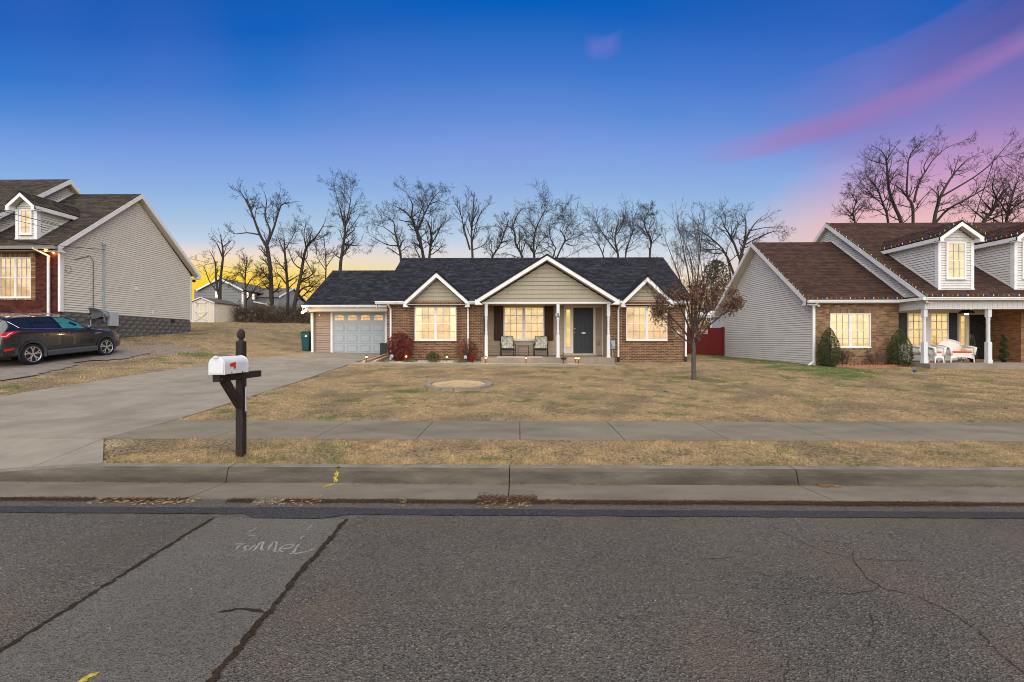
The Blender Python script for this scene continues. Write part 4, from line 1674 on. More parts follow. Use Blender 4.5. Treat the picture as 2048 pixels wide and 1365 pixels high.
	for i in range(4):
		q.fbox(fg, gd[0], gd[2] + hs * i + 0.004, -0.03, gd[1], gd[2] + hs * (i + 1) - 0.004, 0.006)
	dr = q.build('garage_door', GD, H, bevel=0.004)
	q = MB()
	q.fbox(fg, gd[0], gd[2] - 0.012, -0.02, gd[1], gd[2] + 0.006, 0.012)
	q.build('weather_strip', mat('black_plastic'), dr)
	wp = (gd[1] - gd[0]) / 4
	for i in range(3):
		for j in range(4):
			a, b = gd[0] + wp * j + 0.085, gd[0] + wp * (j + 1) - 0.085
			c0, d0 = gd[2] + hs * i + 0.095, gd[2] + hs * (i + 1) - 0.095
			q = MB()
			k, h = 0.035, 0.022
			vs_ = [fg(a, c0, 0.0065), fg(b, c0, 0.0065), fg(b, d0, 0.0065), fg(a, d0, 0.0065), fg(a + k * .4, c0 + k * .4, 0.0), fg(b - k * .4, c0 + k * .4, 0.0), fg(b - k * .4, d0 - k * .4, 0.0), fg(a + k * .4, d0 - k * .4, 0.0),
                   fg(a + k, c0 + k, h), fg(b - k, c0 + k, h), fg(b - k, d0 - k, h), fg(a + k, d0 - k, h)]
			q.add(vs_, [(8, 9, 10, 11), (4, 5, 9, 8), (5, 6, 10, 9), (6, 7, 11, 10), (7, 4, 8, 11)])
			# shadow groove round the raised field
			q.fbox(fg, a - 0.012, c0 - 0.012, 0.0062, b + 0.012, c0, 0.016)
			q.fbox(fg, a - 0.012, d0, 0.0062, b + 0.012, d0 + 0.012, 0.016)
			q.fbox(fg, a - 0.012, c0, 0.0062, a, d0, 0.016)
			q.fbox(fg, b, c0, 0.0062, b + 0.012, d0, 0.016)
			q.build('raised_panel', GD, dr)
	bl = blind_mat('garage_glow', (1.0, 0.62, 0.26), (1.0, 0.52, 0.2), 0.6, 2.5, 3.1, slats=False)
	for j in range(4):
		xc = gd[0] + wp * (j + .5)
		w, z0, z1, z2 = 0.46, 2.735, 2.865, 2.99
		for k in range(3):
			a, b = xc - w / 2 + w / 3 * k + 0.012, xc - w / 2 + w / 3 * (k + 1) - 0.012
			q = MB()
			q.fbox(fg, a, z0, 0.0065, b, z1 - 0.012, 0.010)
			q.build('pane', bl, dr)
			arc = lambda u: z2 - 0.055 * ((u - xc) / (w / 2)) ** 2 * 1.0
			n = 4
			top = [(a + (b - a) * t / n, arc(a + (b - a) * t / n)) for t in range(n, -1, -1)]
			q = MB()
			q.prism(fg, [(a, z1 + 0.012), (b, z1 + 0.012)] + top, 0.0065, 0.010)
			q.build('pane', bl, dr)
	# corner trim, camera, flood lamp
	q = MB()
	q.box(-10.30, 22.24, 1.0, -10.21, 22.33, 3.12)
	q.box(-5.97, 22.25, 1.0, -5.905, 22.31, 3.12)
	q.build('corner_trim', WHITE, H)
	downspout([(-10.35, 21.63, 3.36), (-10.24, 22.10, 3.10), (-10.24, 22.18, 1.14), (-10.24, 22.05, 1.08)], H, w=0.11)
	q = MB()
	q.tube([fg(-9.93, 2.98, 0.0), fg(-9.93, 2.98, 0.05)], 0.045, 12)
	q.build('doorbell_camera', WHITE, H)
	return H


HOUSE = build_main()


def build_porch():
	H = HOUSE
	FL = 1.03
	slab_m = mat('porch_concrete', (0.23, 0.19, 0.15), 0.9, 0.15, 3, 0.25, 110, dirt=(0.11, 0.09, 0.07), dscale=1.2, dlo=0.5, dhi=0.9)
	q = MB()
	q.add([(-1.59, 19.0, 0.70), (4.02, 19.0, 0.70), (4.02, 20.0, 0.70), (-1.59, 20.0, 0.70), (-1.59, 19.0, FL - 0.03), (4.02, 19.0, FL - 0.03), (4.02, 20.0, FL - 0.015), (-1.59, 20.0, FL - 0.015)], MB.BOXF)
	q.add([(-1.59, 20.0, 0.70), (3.89, 20.0, 0.70), (3.89, 21.0, 0.70), (-1.59, 21.0, 0.70), (-1.59, 20.0, FL - 0.015), (3.89, 20.0, FL - 0.015), (3.89, 21.0, FL), (-1.59, 21.0, FL)], MB.BOXF)
	q.build('porch_slab', slab_m, H)
	# back wall
	f = front(21.0)
	Y = 20.95
	q = MB()
	q.fbox(f, -1.6, FL, -0.02, 3.9, 3.38, -0.001)
	pw = q.build('porch_wall', TAN, H)
	w = (xat(1007, Y), xat(1088.5, Y), P(1007, 681, Y).z, P(1007, 613.5, Y).z)
	d0, d1 = xat(1127.5, Y), xat(1191, Y)
	dz1 = P(1130, 611.5, Y).z
	siding(f, [(-1.6, FL + 0.01), (3.9, FL + 0.01), (3.9, 3.34), (-1.6, 3.34)], TAN, pw, 0.112, [w, (d0, d1, 0, dz1)])
	window(f, *w, H, BLIND_B, 0.0, mull=0.135, out=0.06, fw=0.06, label='lit twin window between dark wooden shutters')
	# shutters of four planks and two battens
	wood = mat('dark_stained_wood', (0.05, 0.022, 0.011), 0.7, 0.5, 5, 0.4, 25, stretch=(7, 7, 0.6), spec=0.25)
	for a, b in ((xat(987.5, Y), w[0] - 0.01), (w[1] + 0.01, xat(1107, Y))):
		s0, s1 = w[2] - 0.02, w[3] + 0.01
		st = MB()
		for vz in (s0 + 0.13, s1 - 0.33):
			st.fbox(f, a, vz, 0.046, b, vz + 0.15, 0.066)
		so = st.build('shutter', wood, H)
		n = 3
		for i in range(n):
			q = MB()
			q.fbox(f, a + (b - a) * i / n + 0.003, s0, 0.018, a + (b - a) * (i + 1) / n - 0.003, s1, 0.045)
			q.build('plank', wood, so)
	# door, sidelight, casing
	casing = mat('door_casing_cream', (0.60, 0.56, 0.50), 0.55, 0.05)
	q = MB()
	zf = FL + 0.10
	q.fbox(f, d0, zf - 0.06, 0.0, d0 + 0.10, dz1, 0.07)
	q.fbox(f, d1 - 0.10, zf - 0.06, 0.0, d1, dz1, 0.07)
	q.fbox(f, d0 + 0.10, dz1 - 0.10, 0.0, d1 - 0.10, dz1, 0.068)
	da, db = xat(1146.5, Y), xat(1186.3, Y)
	q.fbox(f, da - 0.10, zf, 0.0, da, dz1 - 0.10, 0.06)
	q.build('door_casing', casing, H)
	q = MB()
	q.fbox(f, d0 + 0.10, zf, 0.0, da - 0.10, dz1 - 0.10, 0.03)
	sl = q.build('sidelight', casing, H)
	sa, sb = xat(1132.7, Y), xat(1140.5, Y)
	q = MB()
	q.fbox(f, sa, P(0, 694, Y).z, 0.031, sb, P(0, 621, Y).z, 0.036)
	q.build('pane', BLIND_S, sl)
	q = MB()
	for a, b, c, e in ((sa - .03, sa, 694, 621), (sb, sb + .03, 694, 621)):
		q.fbox(f, a, P(0, c, Y).z - .03, 0.0305, b, P(0, e, Y).z + .03, 0.05)
	q.fbox(f, sa, P(0, 694, Y).z - .03, 0.0305, sb, P(0, 694, Y).z, 0.049)
	q.fbox(f, sa, P(0, 621, Y).z, 0.0305, sb, P(0, 621, Y).z + .03, 0.049)
	q.build('pane_frame', casing, sl)
	navy = mat('navy_door_paint', (0.011, 0.014, 0.022), 0.5, 0.05, 3, spec=0.45)
	q = MB()
	q.fbox(f, da, zf, 0.0, db, dz1 - 0.10, 0.035)
	door = q.build('front_door', navy, H)
	dw, dh = db - da, dz1 - 0.10 - zf
	for j, (v0, v1) in enumerate(((0.09, 0.40), (0.49, 0.76), (0.82, 0.95))):
		for a, b in ((0.13, 0.44), (0.56, 0.87)):
			q = MB()
			u0, u1, z0, z1 = da + dw * a, da + dw * b, zf + dh * v0, zf + dh * v1
			k = 0.022
			for (x0, y0, x1, y1) in ((u0, z0, u1, z0 + k), (u0, z1 - k, u1, z1), (u0, z0 + k, u0 + k, z1 - k), (u1 - k, z0 + k, u1, z1 - k)):
				q.fbox(f, x0, y0, 0.0352, x1, y1, 0.046)
			q.fbox(f, u0 + 0.05, z0 + 0.05, 0.0352, u1 - 0.05, z1 - 0.05, 0.043)
			q.build('door_panel', navy, door, bevel=0.004)
	brass = mat('satin_metal', (0.45, 0.40, 0.33), 0.35, 0.05, metal=0.9)
	q = MB()
	q.ell(f(da + 0.07, zf + dh * 0.45, 0.075), 0.032, 0.032, 0.032)
	q.tube([f(da + 0.07, zf + dh * 0.45, 0.035), f(da + 0.07, zf + dh * 0.45, 0.07)], 0.014)
	q.tube([f(da + 0.07, zf + dh * 0.54, 0.035), f(da + 0.07, zf + dh * 0.54, 0.05)], 0.028, 10)
	q.build('door_handle', brass, door)
	q = MB()
	xc, zc = (da + db) / 2 + 0.02, zf + dh * 0.445
	q.prism(f, [(xc - .12, zc), (xc - .07, zc - .03), (xc + .07, zc - .03), (xc + .12, zc), (xc + .06, zc + .028), (xc, zc + .05), (xc - .06, zc + .028)], 0.036, 0.048)
	q.build('door_ornament', brass, door)
	q = MB()
	q.fbox(f, d0 - 0.02, FL + 0.002, 0.0, d1 + 0.02, zf - 0.002, 0.34)
	q.build('door_step', mat('step_concrete', (0.40, 0.33, 0.26), 0.85, 0.1), H, bevel=0.01)
	# columns: square ends, turned middle
	col = mat('column_white', (0.56, 0.575, 0.60), 0.5, 0.04)
	for i, px in enumerate((972.5, 1116, 1217)):
		X = xat(px, 19.12)
		zt, zb = 3.335, FL - 0.028
		h = zt - zb
		w = 0.063
		q = MB()
		q.lathe((X, 19.14, zb), [(w + .012, 0), (w + .012, 0.05), (w, 0.06), (w, h * 0.40), (w * .8, h * 0.415)], sq=True)
		q.lathe((X, 19.14, zb), [(w * .8, h * 0.41), (w * 1.05, h * 0.425), (w * .72, h * 0.44), (w * 1.0, h * .455), (w * .80, h * .48), (w * .74, h * .60), (w * .82, h * .68), (w * 1.05, h * .70), (w * .75, h * .715), (w * 1.05, h * .73), (w * .8, h * .745)], 14)
		q.lathe((X, 19.14, zb), [(w * .8, h * .74), (w, h * .755), (w, h - .05), (w + .01, h - .045), (w + .01, h)], sq=True)
		q.build('porch_column', col, H)
		if i == 1:
			k = MB()
			k.prism(front(19.14 - w), [(X - .03, 2.72), (X + .03, 2.72), (X + .02, 2.80), (X + .028, 2.86), (X, 2.9), (X - .028, 2.86), (X - .02, 2.80)], 0.001, 0.015)
			k.build('column_plaque', mat('black_iron', (0.012, 0.012, 0.013), 0.5, 0.1), H)
	# ceiling and the beam behind the gable face
	q = MB()
	q.box(-1.58, 19.18, 3.345, 3.88, 20.98, 3.36)
	q.build('porch_ceiling', SOFF, H)
	q = MB()
	q.box(-1.56, 19.055, 3.28, 3.9, 19.2, 3.345)
	q.build('porch_beam', WHITE, H)
	q = MB()
	for X in (-1.58, 3.86):
		q.box(X, 20.93, FL, X + 0.035, 21.0, 3.34)
	q.box(3.5, 20.96, 3.26, 3.88, 21.0, 3.345)
	q.build('corner_trim', WHITE, H)
	# meter by the last column, hose tap, wall lamp, vent on the right wing
	steel = mat('meter_grey', (0.30, 0.34, 0.38), 0.45, 0.08, metal=0.3)
	fb = front(20.0)
	X = xat(1225, 20)
	q = MB()
	q.fbox(fb, X - 0.09, 1.36, 0.0, X + 0.09, 1.72, 0.13)
	q.tube([fb(X + 0.0, 1.52, 0.13), fb(X, 1.52, 0.22)], 0.085, 14)
	q.tube([fb(X, 0.9, 0.05), fb(X, 1.36, 0.05)], 0.02, 8)
	q.build('utility_meter', steel, H, bevel=0.01)
	q = MB()
	X = xat(1196, Y)
	q.ell(f(X, 1.62, 0.05), 0.07, 0.05, 0.10)
	q.build('hose_reel_cover', mat('tan_plastic', (0.33, 0.22, 0.14), 0.5, 0.1), H)
	q = MB()
	X = xat(1354, 20)
	q.prism(fb, [(X - .13, 2.03), (X + .13, 2.03), (X, 2.13)], 0.0, 0.09)
	q.build('vent_hood', WHITE, H)
	q = MB()
	q.fbox(fb, X - 0.09, 1.87, 0.0, X + 0.09, 2.028, 0.02)
	q.build('vent_grille', mat('vent_tan', (0.25, 0.19, 0.12), 0.7, 0.1), H)
	q = MB()
	X = xat(1111, Y)
	q.fbox(f, X - .03, 2.85, .018, X + .03, 3.0, .1)
	q.build('wall_lamp', WHITE, H)


build_porch()
# ================================================================== NEIGHBOUR HOUSES
def side_frame(X, sign):
	"""wall facing +x (sign 1, u = y) or -x (sign -1, u = -y); v = z"""
	return Frame((X, 0, 0), (0, sign, 0), (0, 0, 1))


def dormer(parent, xc, w, yf, zb, ze, za, Y0, Z0, slope, side_m, blind, palette, deck, win, seed, vis=1, glow=None):
	"""small gabled roof dormer with a window; Y0, Z0, slope describe the roof it sits on"""
	yr = lambda z: Y0 + (z - Z0) / slope
	x0, x1 = xc - w / 2, xc + w / 2
	f = front(yf)
	mb = MB()
	sl = (za - ze) / (w / 2 + 0.16)
	zp = za - 0.22
	poly = [(x0, zb), (x1, zb), (x1, zp - sl * w / 2), (xc, zp), (x0, zp - sl * w / 2)]
	mb.prism(f, poly, -0.05, 0.0)
	for sgn, X in ((-1, x0), (1, x1)):
		mb.prism(side_frame(X, sgn), [(sgn * yf, zb), (sgn * yr(zb), zb), (sgn * yr(ze), ze), (sgn * yf, ze)][::sgn], -0.04, 0.0)
	d = mb.build('dormer', side_m, parent)
	siding(f, poly, side_m, d, 0.1016, [win], seed=seed)
	for sgn, X in ((-1, x0), (1, x1)):
		if sgn == vis:
			siding(side_frame(X, sgn), [(sgn * (yf + 0.01), zb), (sgn * yr(zb), zb), (sgn * yr(ze), ze), (sgn * (yf + 0.01), ze)], side_m, d, 0.1016, seed=seed)
			q = MB()
			a, b = Vector((X + sgn * 0.012, yf, zb - 0.0)), Vector((X + sgn * 0.012, yr(ze), ze))
			q.bar(a + Vector((0, 0, 0.03)), b + Vector((0, 0, 0.03)), 0.03, 0.07)
			q.build('base_trim', WHITE, d)
	window(f, *win, parent, blind, 0.012, twin=False, fw=0.07, out=0.045, name='window', sill=True, cols=3 if w > 1 else 2, sashes=2)
	q = MB()
	for X, sgn in ((x0, -1), (x1, 1)):
		q.box(X - 0.09 if sgn > 0 else X - 0.03, yf - 0.035, zb - 0.02, X + 0.03 if sgn > 0 else X + 0.09, yf + (0.12 if sgn == vis else 0.02), ze - 0.12)
	q.box(x0 - 0.05, yf - 0.05, zb - 0.05, x1 + 0.05, yf + 0.0, zb - 0.012)
	q.build('corner_trim', WHITE, d)
	# roof of the dormer
	hw = w / 2 + 0.2
	yfr = yf - 0.28
	cg, sg = up((za - ze) / hw)
	lv = hw / cg
	pl = [(-yfr, 0), (-yfr, lv), (-yr(za), lv), (-yr(ze), 0)]
	roof_plane(Frame((xc - hw, 0, ze), (0, -1, 0), (cg, 0, sg)), pl[::-1], palette, parent, deck, seed + 1, thick=0.05)
	roof_plane(Frame((xc + hw, 0, ze), (0, 1, 0), (-cg, 0, sg)), [(-u, v) for u, v in pl], palette, parent, deck, seed + 2, thick=0.05)
	# front rake boards and side fascias
	sl2 = (za - ze) / hw
	dz = 0.17
	q = MB()
	for s in (-1, 1):
		e, a = (xc + s * hw, ze - 0.03), (xc, za - 0.03)
		pts = [e, a, (a[0], a[1] - dz * 1.15), (e[0], e[1] - dz * 1.15)]
		q.prism(f, pts if s > 0 else [pts[1], pts[0], pts[3], pts[2]], 0.25, 0.28)
		# boxed end
		x_a, x_b = (e[0] - 0.17, e[0] - 0.006) if s > 0 else (e[0] + 0.006, e[0] + 0.17)
		q.fbox(f, x_a, ze - 0.22, 0.01, x_b, ze - 0.03, 0.279)
		X = xc + s * (hw - 0.0)
		sf = side_frame(X, s)
		q.box(min(X, X - s * 0.2), yf + 0.002, ze - 0.195, max(X, X - s * 0.2) , yr(ze) - 0.25, ze - 0.185)
		q.prism(sf, [(s * yfr, ze - 0.19), (s * (yr(ze) - 0.02), ze - 0.19), (s * yr(ze), ze - 0.03), (s * yfr, ze - 0.03)][::s], -0.02, 0.0)
	q.build('fascia', WHITE, d)
	q = MB()
	for s in (-1, 1):
		e, a = (xc + s * hw, ze - 0.16), (xc, za - 0.16)
		pts = [e, a, (a[0], a[1] - 0.02), (e[0], e[1] - 0.02)]
		q.prism(f, pts if s > 0 else [pts[1], pts[0], pts[3], pts[2]], 0.002, 0.249)
	q.build('soffit', SOFF, d)
	return d


BROWN = [(0.047, 0.0245, 0.018), (0.040, 0.021, 0.016), (0.056, 0.029, 0.021), (0.034, 0.018, 0.015), (0.051, 0.028, 0.022)]
BROWN_L = [(0.040, 0.032, 0.026), (0.034, 0.027, 0.023), (0.050, 0.040, 0.031), (0.029, 0.024, 0.021), (0.056, 0.043, 0.032)]
GREY_S = mat('grey_siding', (0.56, 0.54, 0.525), 0.6, 0.06, 2.5, 0.08, 90, dirt=(0.47, 0.46, 0.38), dscale=0.5, dlo=0.5, dhi=0.9)
BEIGE_S = mat('beige_siding', (0.56, 0.545, 0.475), 0.6, 0.06, 2.5, 0.08, 90)
NAVY = mat('navy_shutter', (0.010, 0.012, 0.024), 0.5, 0.1)


def build_right():
	H = thing('dormer_house', (16.0, 19.2, 0.7), 'grey-sided house with brown roof, roof dormers and white porch columns', 'house')
	ZE = 3.41
	XW, XR = 12.38, 11.95
	b = MB()
	b.box(XW + 0.06, 19.26, 0.4, 15.93, 27.55, 3.36)
	b.box(15.935, 20.53, 0.4, 27.0, 27.54, 3.35)
	b.box(21.0, 19.27, 0.4, 27.0, 20.53, 3.355)
	tri = Frame((0, 0, 0), (0, 1, 0), (0, 0, 1))
	b.prism(tri, [(19.4, 3.362), (27.5, 3.362), (23.4, 6.3)], XW + 0.06, 16.1)
	b.prism(tri, [(18.6, 3.45), (28.2, 3.45), (23.6, 7.2)], 16.22, 27.0)
	b.build('wall', GREY_S, H)
	# pale side wall under the low gable
	fs = side_frame(XW, -1)
	sA, sB = 0.75, 0.76
	poly = [(-27.6, 0.66), (-19.16, 0.66), (-19.16, 3.44), (-23.4, 6.55), (-27.6, 3.44)]
	rake_gable(H, fs, -23.4, 4.5, ZE, 6.79, XW - XR, poly, GREY_S, 0.17, 0.1016, 0, SOFF, 71, ret=0.32, name='side_wall')
	q = MB()
	q.box(XW - 0.02, 19.10, 0.66, XW + 0.07, 19.20, 3.33)
	q.box(XW - 0.02, 27.5, 0.66, XW + 0.05, 27.62, 3.33)
	q.build('corner_trim', WHITE, H)
	# roofs
	cA, kA = up(sA)
	vA = 4.5 / cA
	deck = mat('roof_edge_brown', (0.03, 0.02, 0.018), 0.85, 0.1)
	roof_plane(Frame((0, 18.9, ZE), (1, 0, 0), (0, cA, kA)), [(XR, 0), (16.2, 0), (16.2, vA), (XR, vA)], BROWN, H, deck, 72)
	roof_plane(Frame((0, 27.9, ZE), (-1, 0, 0), (0, -cA, kA)), [(-16.2, 0), (-XR, 0), (-XR, vA), (-16.2, vA)], BROWN, H, deck, 73)
	cB, kB = up(sB)
	vB = 5.8 / cB
	roof_plane(Frame((0, 17.8, ZE), (1, 0, 0), (0, cB, kB)), [(15.9, 0), (27.5, 0), (27.5, vB), (15.9, vB)], BROWN, H, deck, 74)
	roof_plane(Frame((0, 29.4, ZE), (-1, 0, 0), (0, -cB, kB)), [(-27.5, 0), (-15.9, 0), (-15.9, vB), (-27.5, vB)], BROWN, H, deck, 75)
	rake_gable(H, side_frame(16.14, -1), -23.6, 5.8, ZE, 7.82, 0.24, [(-28.9, 3.5), (-18.2, 3.5), (-23.6, 7.60)], GREY_S, 0.17, 0.1016, 0, SOFF, 76, ret=0.0, name='side_gable')
	q = MB()
	a, b_ = Vector((16.10, 19.0, 3.52)), Vector((16.10, 23.4, 6.82))
	q.bar(a, b_, 0.06, 0.06)
	q.build('flashing', WHITE, H)
	# brick front with its window
	f = front(19.24)
	BR = [(0.235, 0.145, 0.08), (0.19, 0.115, 0.066), (0.27, 0.175, 0.10), (0.15, 0.085, 0.05)]
	Y = 19.17
	w = (xat(1660, Y), xat(1742, Y), P(1660, 695, Y).z, P(1660, 627, Y).z)
	mort = mat('mortar_tan', (0.27, 0.20, 0.13), 0.95, 0.12, 20)
	bricks(f, (XW + 0.09, 15.94, 0.50, 3.37), [w], H, BR, mort, [(0.22, 0.13, 0.075), (0.15, 0.085, 0.052), (0.26, 0.165, 0.095)], 200, 6)
	BLY = blind_mat('blind_cream', (1.0, 0.74, 0.30), (1.0, 0.62, 0.22), 0.62, 1.4, 2.9, slats=False)
	window(f, *w, H, BLY, 0.004, mull=0.11, label='lit twin window behind the shrubs')
	bricks(f, (21.0, 24.0, 0.55, 3.37), [], H, [(0.26, 0.13, 0.06), (0.20, 0.095, 0.05), (0.30, 0.16, 0.08)], mort, None, 0, 7)
	bricks(Frame((21.0, 20.5, 0), (0, -1, 0), (0, 0, 1)), (0, 1.34, 0.8, 3.3), [], H, [(0.26, 0.13, 0.06), (0.20, 0.095, 0.05)], mort, None, 0, 8, depth=0.03)
	# eaves
	gutter(XR + 0.02, 15.82, 18.9, ZE - 0.01, H)
	gutter(15.8, 27.5, 17.8, ZE - 0.01, H)
	q = MB()
	q.bar((15.76, 18.86, ZE - 0.06), (15.76, 17.72, ZE - 0.06), 0.12, 0.11)
	q.build('gutter', WHITE, H)
	q = MB()
	q.box(XW - 0.4, 18.92, 3.27, 15.9, 19.24, 3.29)
	q.box(15.92, 17.82, 3.27, 27, 20.5, 3.29)
	q.build('soffit', SOFF, H)
	X = xat(1627, 19.05)
	downspout([(X + 0.08, 18.84, 3.34), (X, 19.06, 3.12), (X, 19.06, 0.82), (X - 0.25, 18.95, 0.70)], H)
	# porch
	FL = 0.82
	sl_m = mat('porch_concrete')
	q = MB()
	q.box(15.97, 17.72, 0.45, 27.0, 20.5, FL)
	q.build('porch_slab', sl_m, H)
	beam = mat('beadboard_white', (0.56, 0.555, 0.54), 0.6, 0.04)
	q = MB()
	q.box(15.98, 17.99, 2.955, 27.0, 18.14, 3.27)
	q.box(15.98, 18.14, 2.956, 16.13, 19.2, 3.27)
	bo = q.build('porch_beam', beam, H)
	q = MB()
	x = 15.985
	while x < 21.5:
		q.box(x, 17.975, 2.96, x + 0.088, 17.99, 3.268)
		x += 0.097
	y = 18.0
	while y < 19.15:
		q.box(15.966, y, 2.96, 15.98, y + 0.088, 3.268)
		y += 0.097
	q.build('beadboard', beam, bo, kind='stuff')
	cm = mat('column_white')
	for px in (1848, 1976):
		X = xat(px, 18.1)
		zt, zb = 2.955, FL
		h = zt - zb
		q = MB()
		q.lathe((X, 18.09, zb), [(.088, 0), (.088, .12), (.074, .135), (.074, h * .39), (.05, h * .40)], sq=True)
		q.lathe((X, 18.09, zb), [(.05, h * .395), (.062, h * .41), (.052, h * .425), (.062, h * .44), (.055, h * .47), (.053, h * .80), (.063, h * .815), (.052, h * .83), (.063, h * .845), (.052, h * .855)], 14)
		q.lathe((X, 18.09, zb), [(.05, h * .85), (.07, h * .86), (.07, h)], sq=True)
		q.build('porch_column', cm, H)
	# porch wall
	f = front(20.5)
	Y = 20.45
	q = MB()
	q.fbox(f, 15.94, FL, -0.02, 21.0, 3.28, -0.001)
	pw = q.build('porch_wall', GREY_S, H)
	w = (xat(1815, Y), xat(1897.5, Y), P(1815, 694, Y).z, P(1815, 626, Y).z)
	d0, d1 = xat(1918, Y), xat(1998.5, Y)
	dz1 = P(1998, 625, Y).z
	siding(f, [(15.95, FL + .01), (21.0, FL + .01), (21.0, 3.27), (15.95, 3.27)], GREY_S, pw, 0.112, [w, (d0, d1, 0, dz1)])
	window(f, *w, H, blind_mat('blind_yellow', (1.0, 0.66, 0.20), (1.0, 0.57, 0.15), 0.56, 1.4, 2.9), 0.0, mull=0.30, out=0.05, label='lit porch window between navy shutters')
	for a, b in ((xat(1797, Y), w[0] - 0.01), (w[1] + 0.01, xat(1915.5, Y))):
		q = MB()
		q.fbox(f, a, w[2] + 0.15, 0.018, b, w[3], 0.04)
		so = q.build('shutter', NAVY, H)
		for v0, v1 in ((w[2] + 0.22, w[2] + 0.78), (w[2] + 0.86, w[3] - 0.07)):
			q = MB()
			n = 11
			for i in range(n):
				z = v0 + (v1 - v0) * i / n
				q.fbox(f, a + 0.06, z, 0.041, b - 0.06, z + (v1 - v0) / n * 0.6, 0.05)
			q.build('louvre_panel', NAVY, so)
	q = MB()
	q.fbox(f, d0, FL + .05, 0.0, d0 + 0.07, dz1, 0.06)
	q.fbox(f, d1 - 0.09, FL + .05, 0.0, d1, dz1, 0.06)
	q.fbox(f, d0 + .07, dz1 - 0.10, 0.0, d1 - .09, dz1, 0.058)
	da, db = xat(1938.5, Y), xat(1972, Y)
	q.fbox(f, xat(1931.5, Y), FL + .06, 0.0, da, dz1 - .1, 0.05)
	q.fbox(f, db, FL + .06, 0.0, xat(1980, Y), dz1 - .1, 0.05)
	q.fbox(f, xat(1990, Y), FL + .06, 0.0, d1 - .09, dz1 - .1, 0.045)
	q.build('door_casing', mat('door_casing_cream'), H)
	q = MB()
	q.fbox(f, da, FL + .08, 0.0, db, dz1 - .1, 0.03)
	do = q.build('front_door', mat('black_door', (0.012, 0.012, 0.015), 0.4, 0.05), H)
	q = MB()
	q.fbox(f, da + 0.1, FL + .2, 0.031, db - 0.06, dz1 - .22, 0.034)
	q.build('door_glass', mat('dark_glass', (0.02, 0.022, 0.025), 0.08, 0.3, 6, spec=0.6), do)
	q = MB()
	q.fbox(f, da + 0.03, 1.55, 0.031, da + 0.06, 2.0, 0.06)
	q.build('door_handle', mat('satin_metal'), do)
	for a, b in ((xat(1922, Y), xat(1931, Y)), (xat(1981, Y), xat(1989.5, Y))):
		q = MB()
		q.fbox(f, a, FL + .05, 0.0, b, 1.32, 0.03)
		q.build('door_casing', WHITE, H)
		z0, z1 = 1.33, P(0, 634, Y).z
		sd = MB()
		sd.fbox(f, a, z0, 0.0, b, z1, 0.012)
		so = sd.build('sidelight', mat('door_casing_cream'), H)
		for i in range(5):
			q = MB()
			q.fbox(f, a + .012, z0 + (z1 - z0) * i / 5 + .012, 0.0125, b - .012, z0 + (z1 - z0) * (i + 1) / 5 - .012, 0.02)
			q.build('pane', blind_mat('blind_yellow'), so)
	q = MB()
	q.fbox(f, d0 - .02, FL + .002, 0.0, d1 + .3, FL + .075, 0.32)
	q.build('door_step', mat('step_brick', (0.25, 0.15, 0.10), 0.85, 0.2), H)
	q = MB()
	q.fbox(f, xat(2004, Y), FL, 0.018, xat(2004, Y) + .04, 3.27, 0.03)
	q.box(20.9, 20.40, FL, 20.99, 20.5, 3.27)
	q.build('corner_trim', WHITE, H)
	# barn lamp hanging in the porch
	X = xat(1933, 18.8)
	q = MB()
	q.lathe((X, 18.8, 2.83), [(0.26, 0.0), (0.255, 0.03), (0.22, 0.09), (0.14, 0.15), (0.05, 0.18), (0.035, 0.26), (0.03, 0.44)], 20)
	lp = q.build('porch_lamp', mat('black_iron', (0.012, 0.012, 0.013), 0.5, 0.1), H, smooth=True)
	q = MB()
	q.ell((X, 18.8, 2.83), 0.07, 0.07, 0.05)
	q.build('bulb', emit_mat('bulb_warm', (1.0, 0.72, 0.36), 6.0), lp)
	l = bpy.data.lights.new('porch_lamp_light', 'POINT')
	l.energy, l.color, l.shadow_soft_size = 14, (1.0, 0.72, 0.42), 0.1
	lo = bpy.data.objects.new('porch_lamp_light', l)
	COL.objects.link(lo)
	lo.location = (X, 18.8, 2.74)
	# dormers
	for i, xc in enumerate((17.47, 20.46)):
		dormer(H, xc, 1.35, 18.29, 3.80, 5.84, 6.47, 17.8, ZE, sB, GREY_S, blind_mat('blind_dormer', (1.0, 0.75, 0.30), (1.0, 0.64, 0.24), 0.6, 3.8, 5.9, slats=False), BROWN, deck,
               (xc - 0.40, xc + 0.38, 4.18, 5.66), 80 + 5 * i, vis=-1)
	q = MB()
	X = XW + 0.0
	for dx in (-0.06, 0.05):
		q.tube([(X + .02, 19.05, 3.22), (X + dx * 2.4, 18.92, 3.16)], [0.02, 0.05], 10)
	q.build('flood_lamp', WHITE, H)
	return H


RIGHT = build_right()


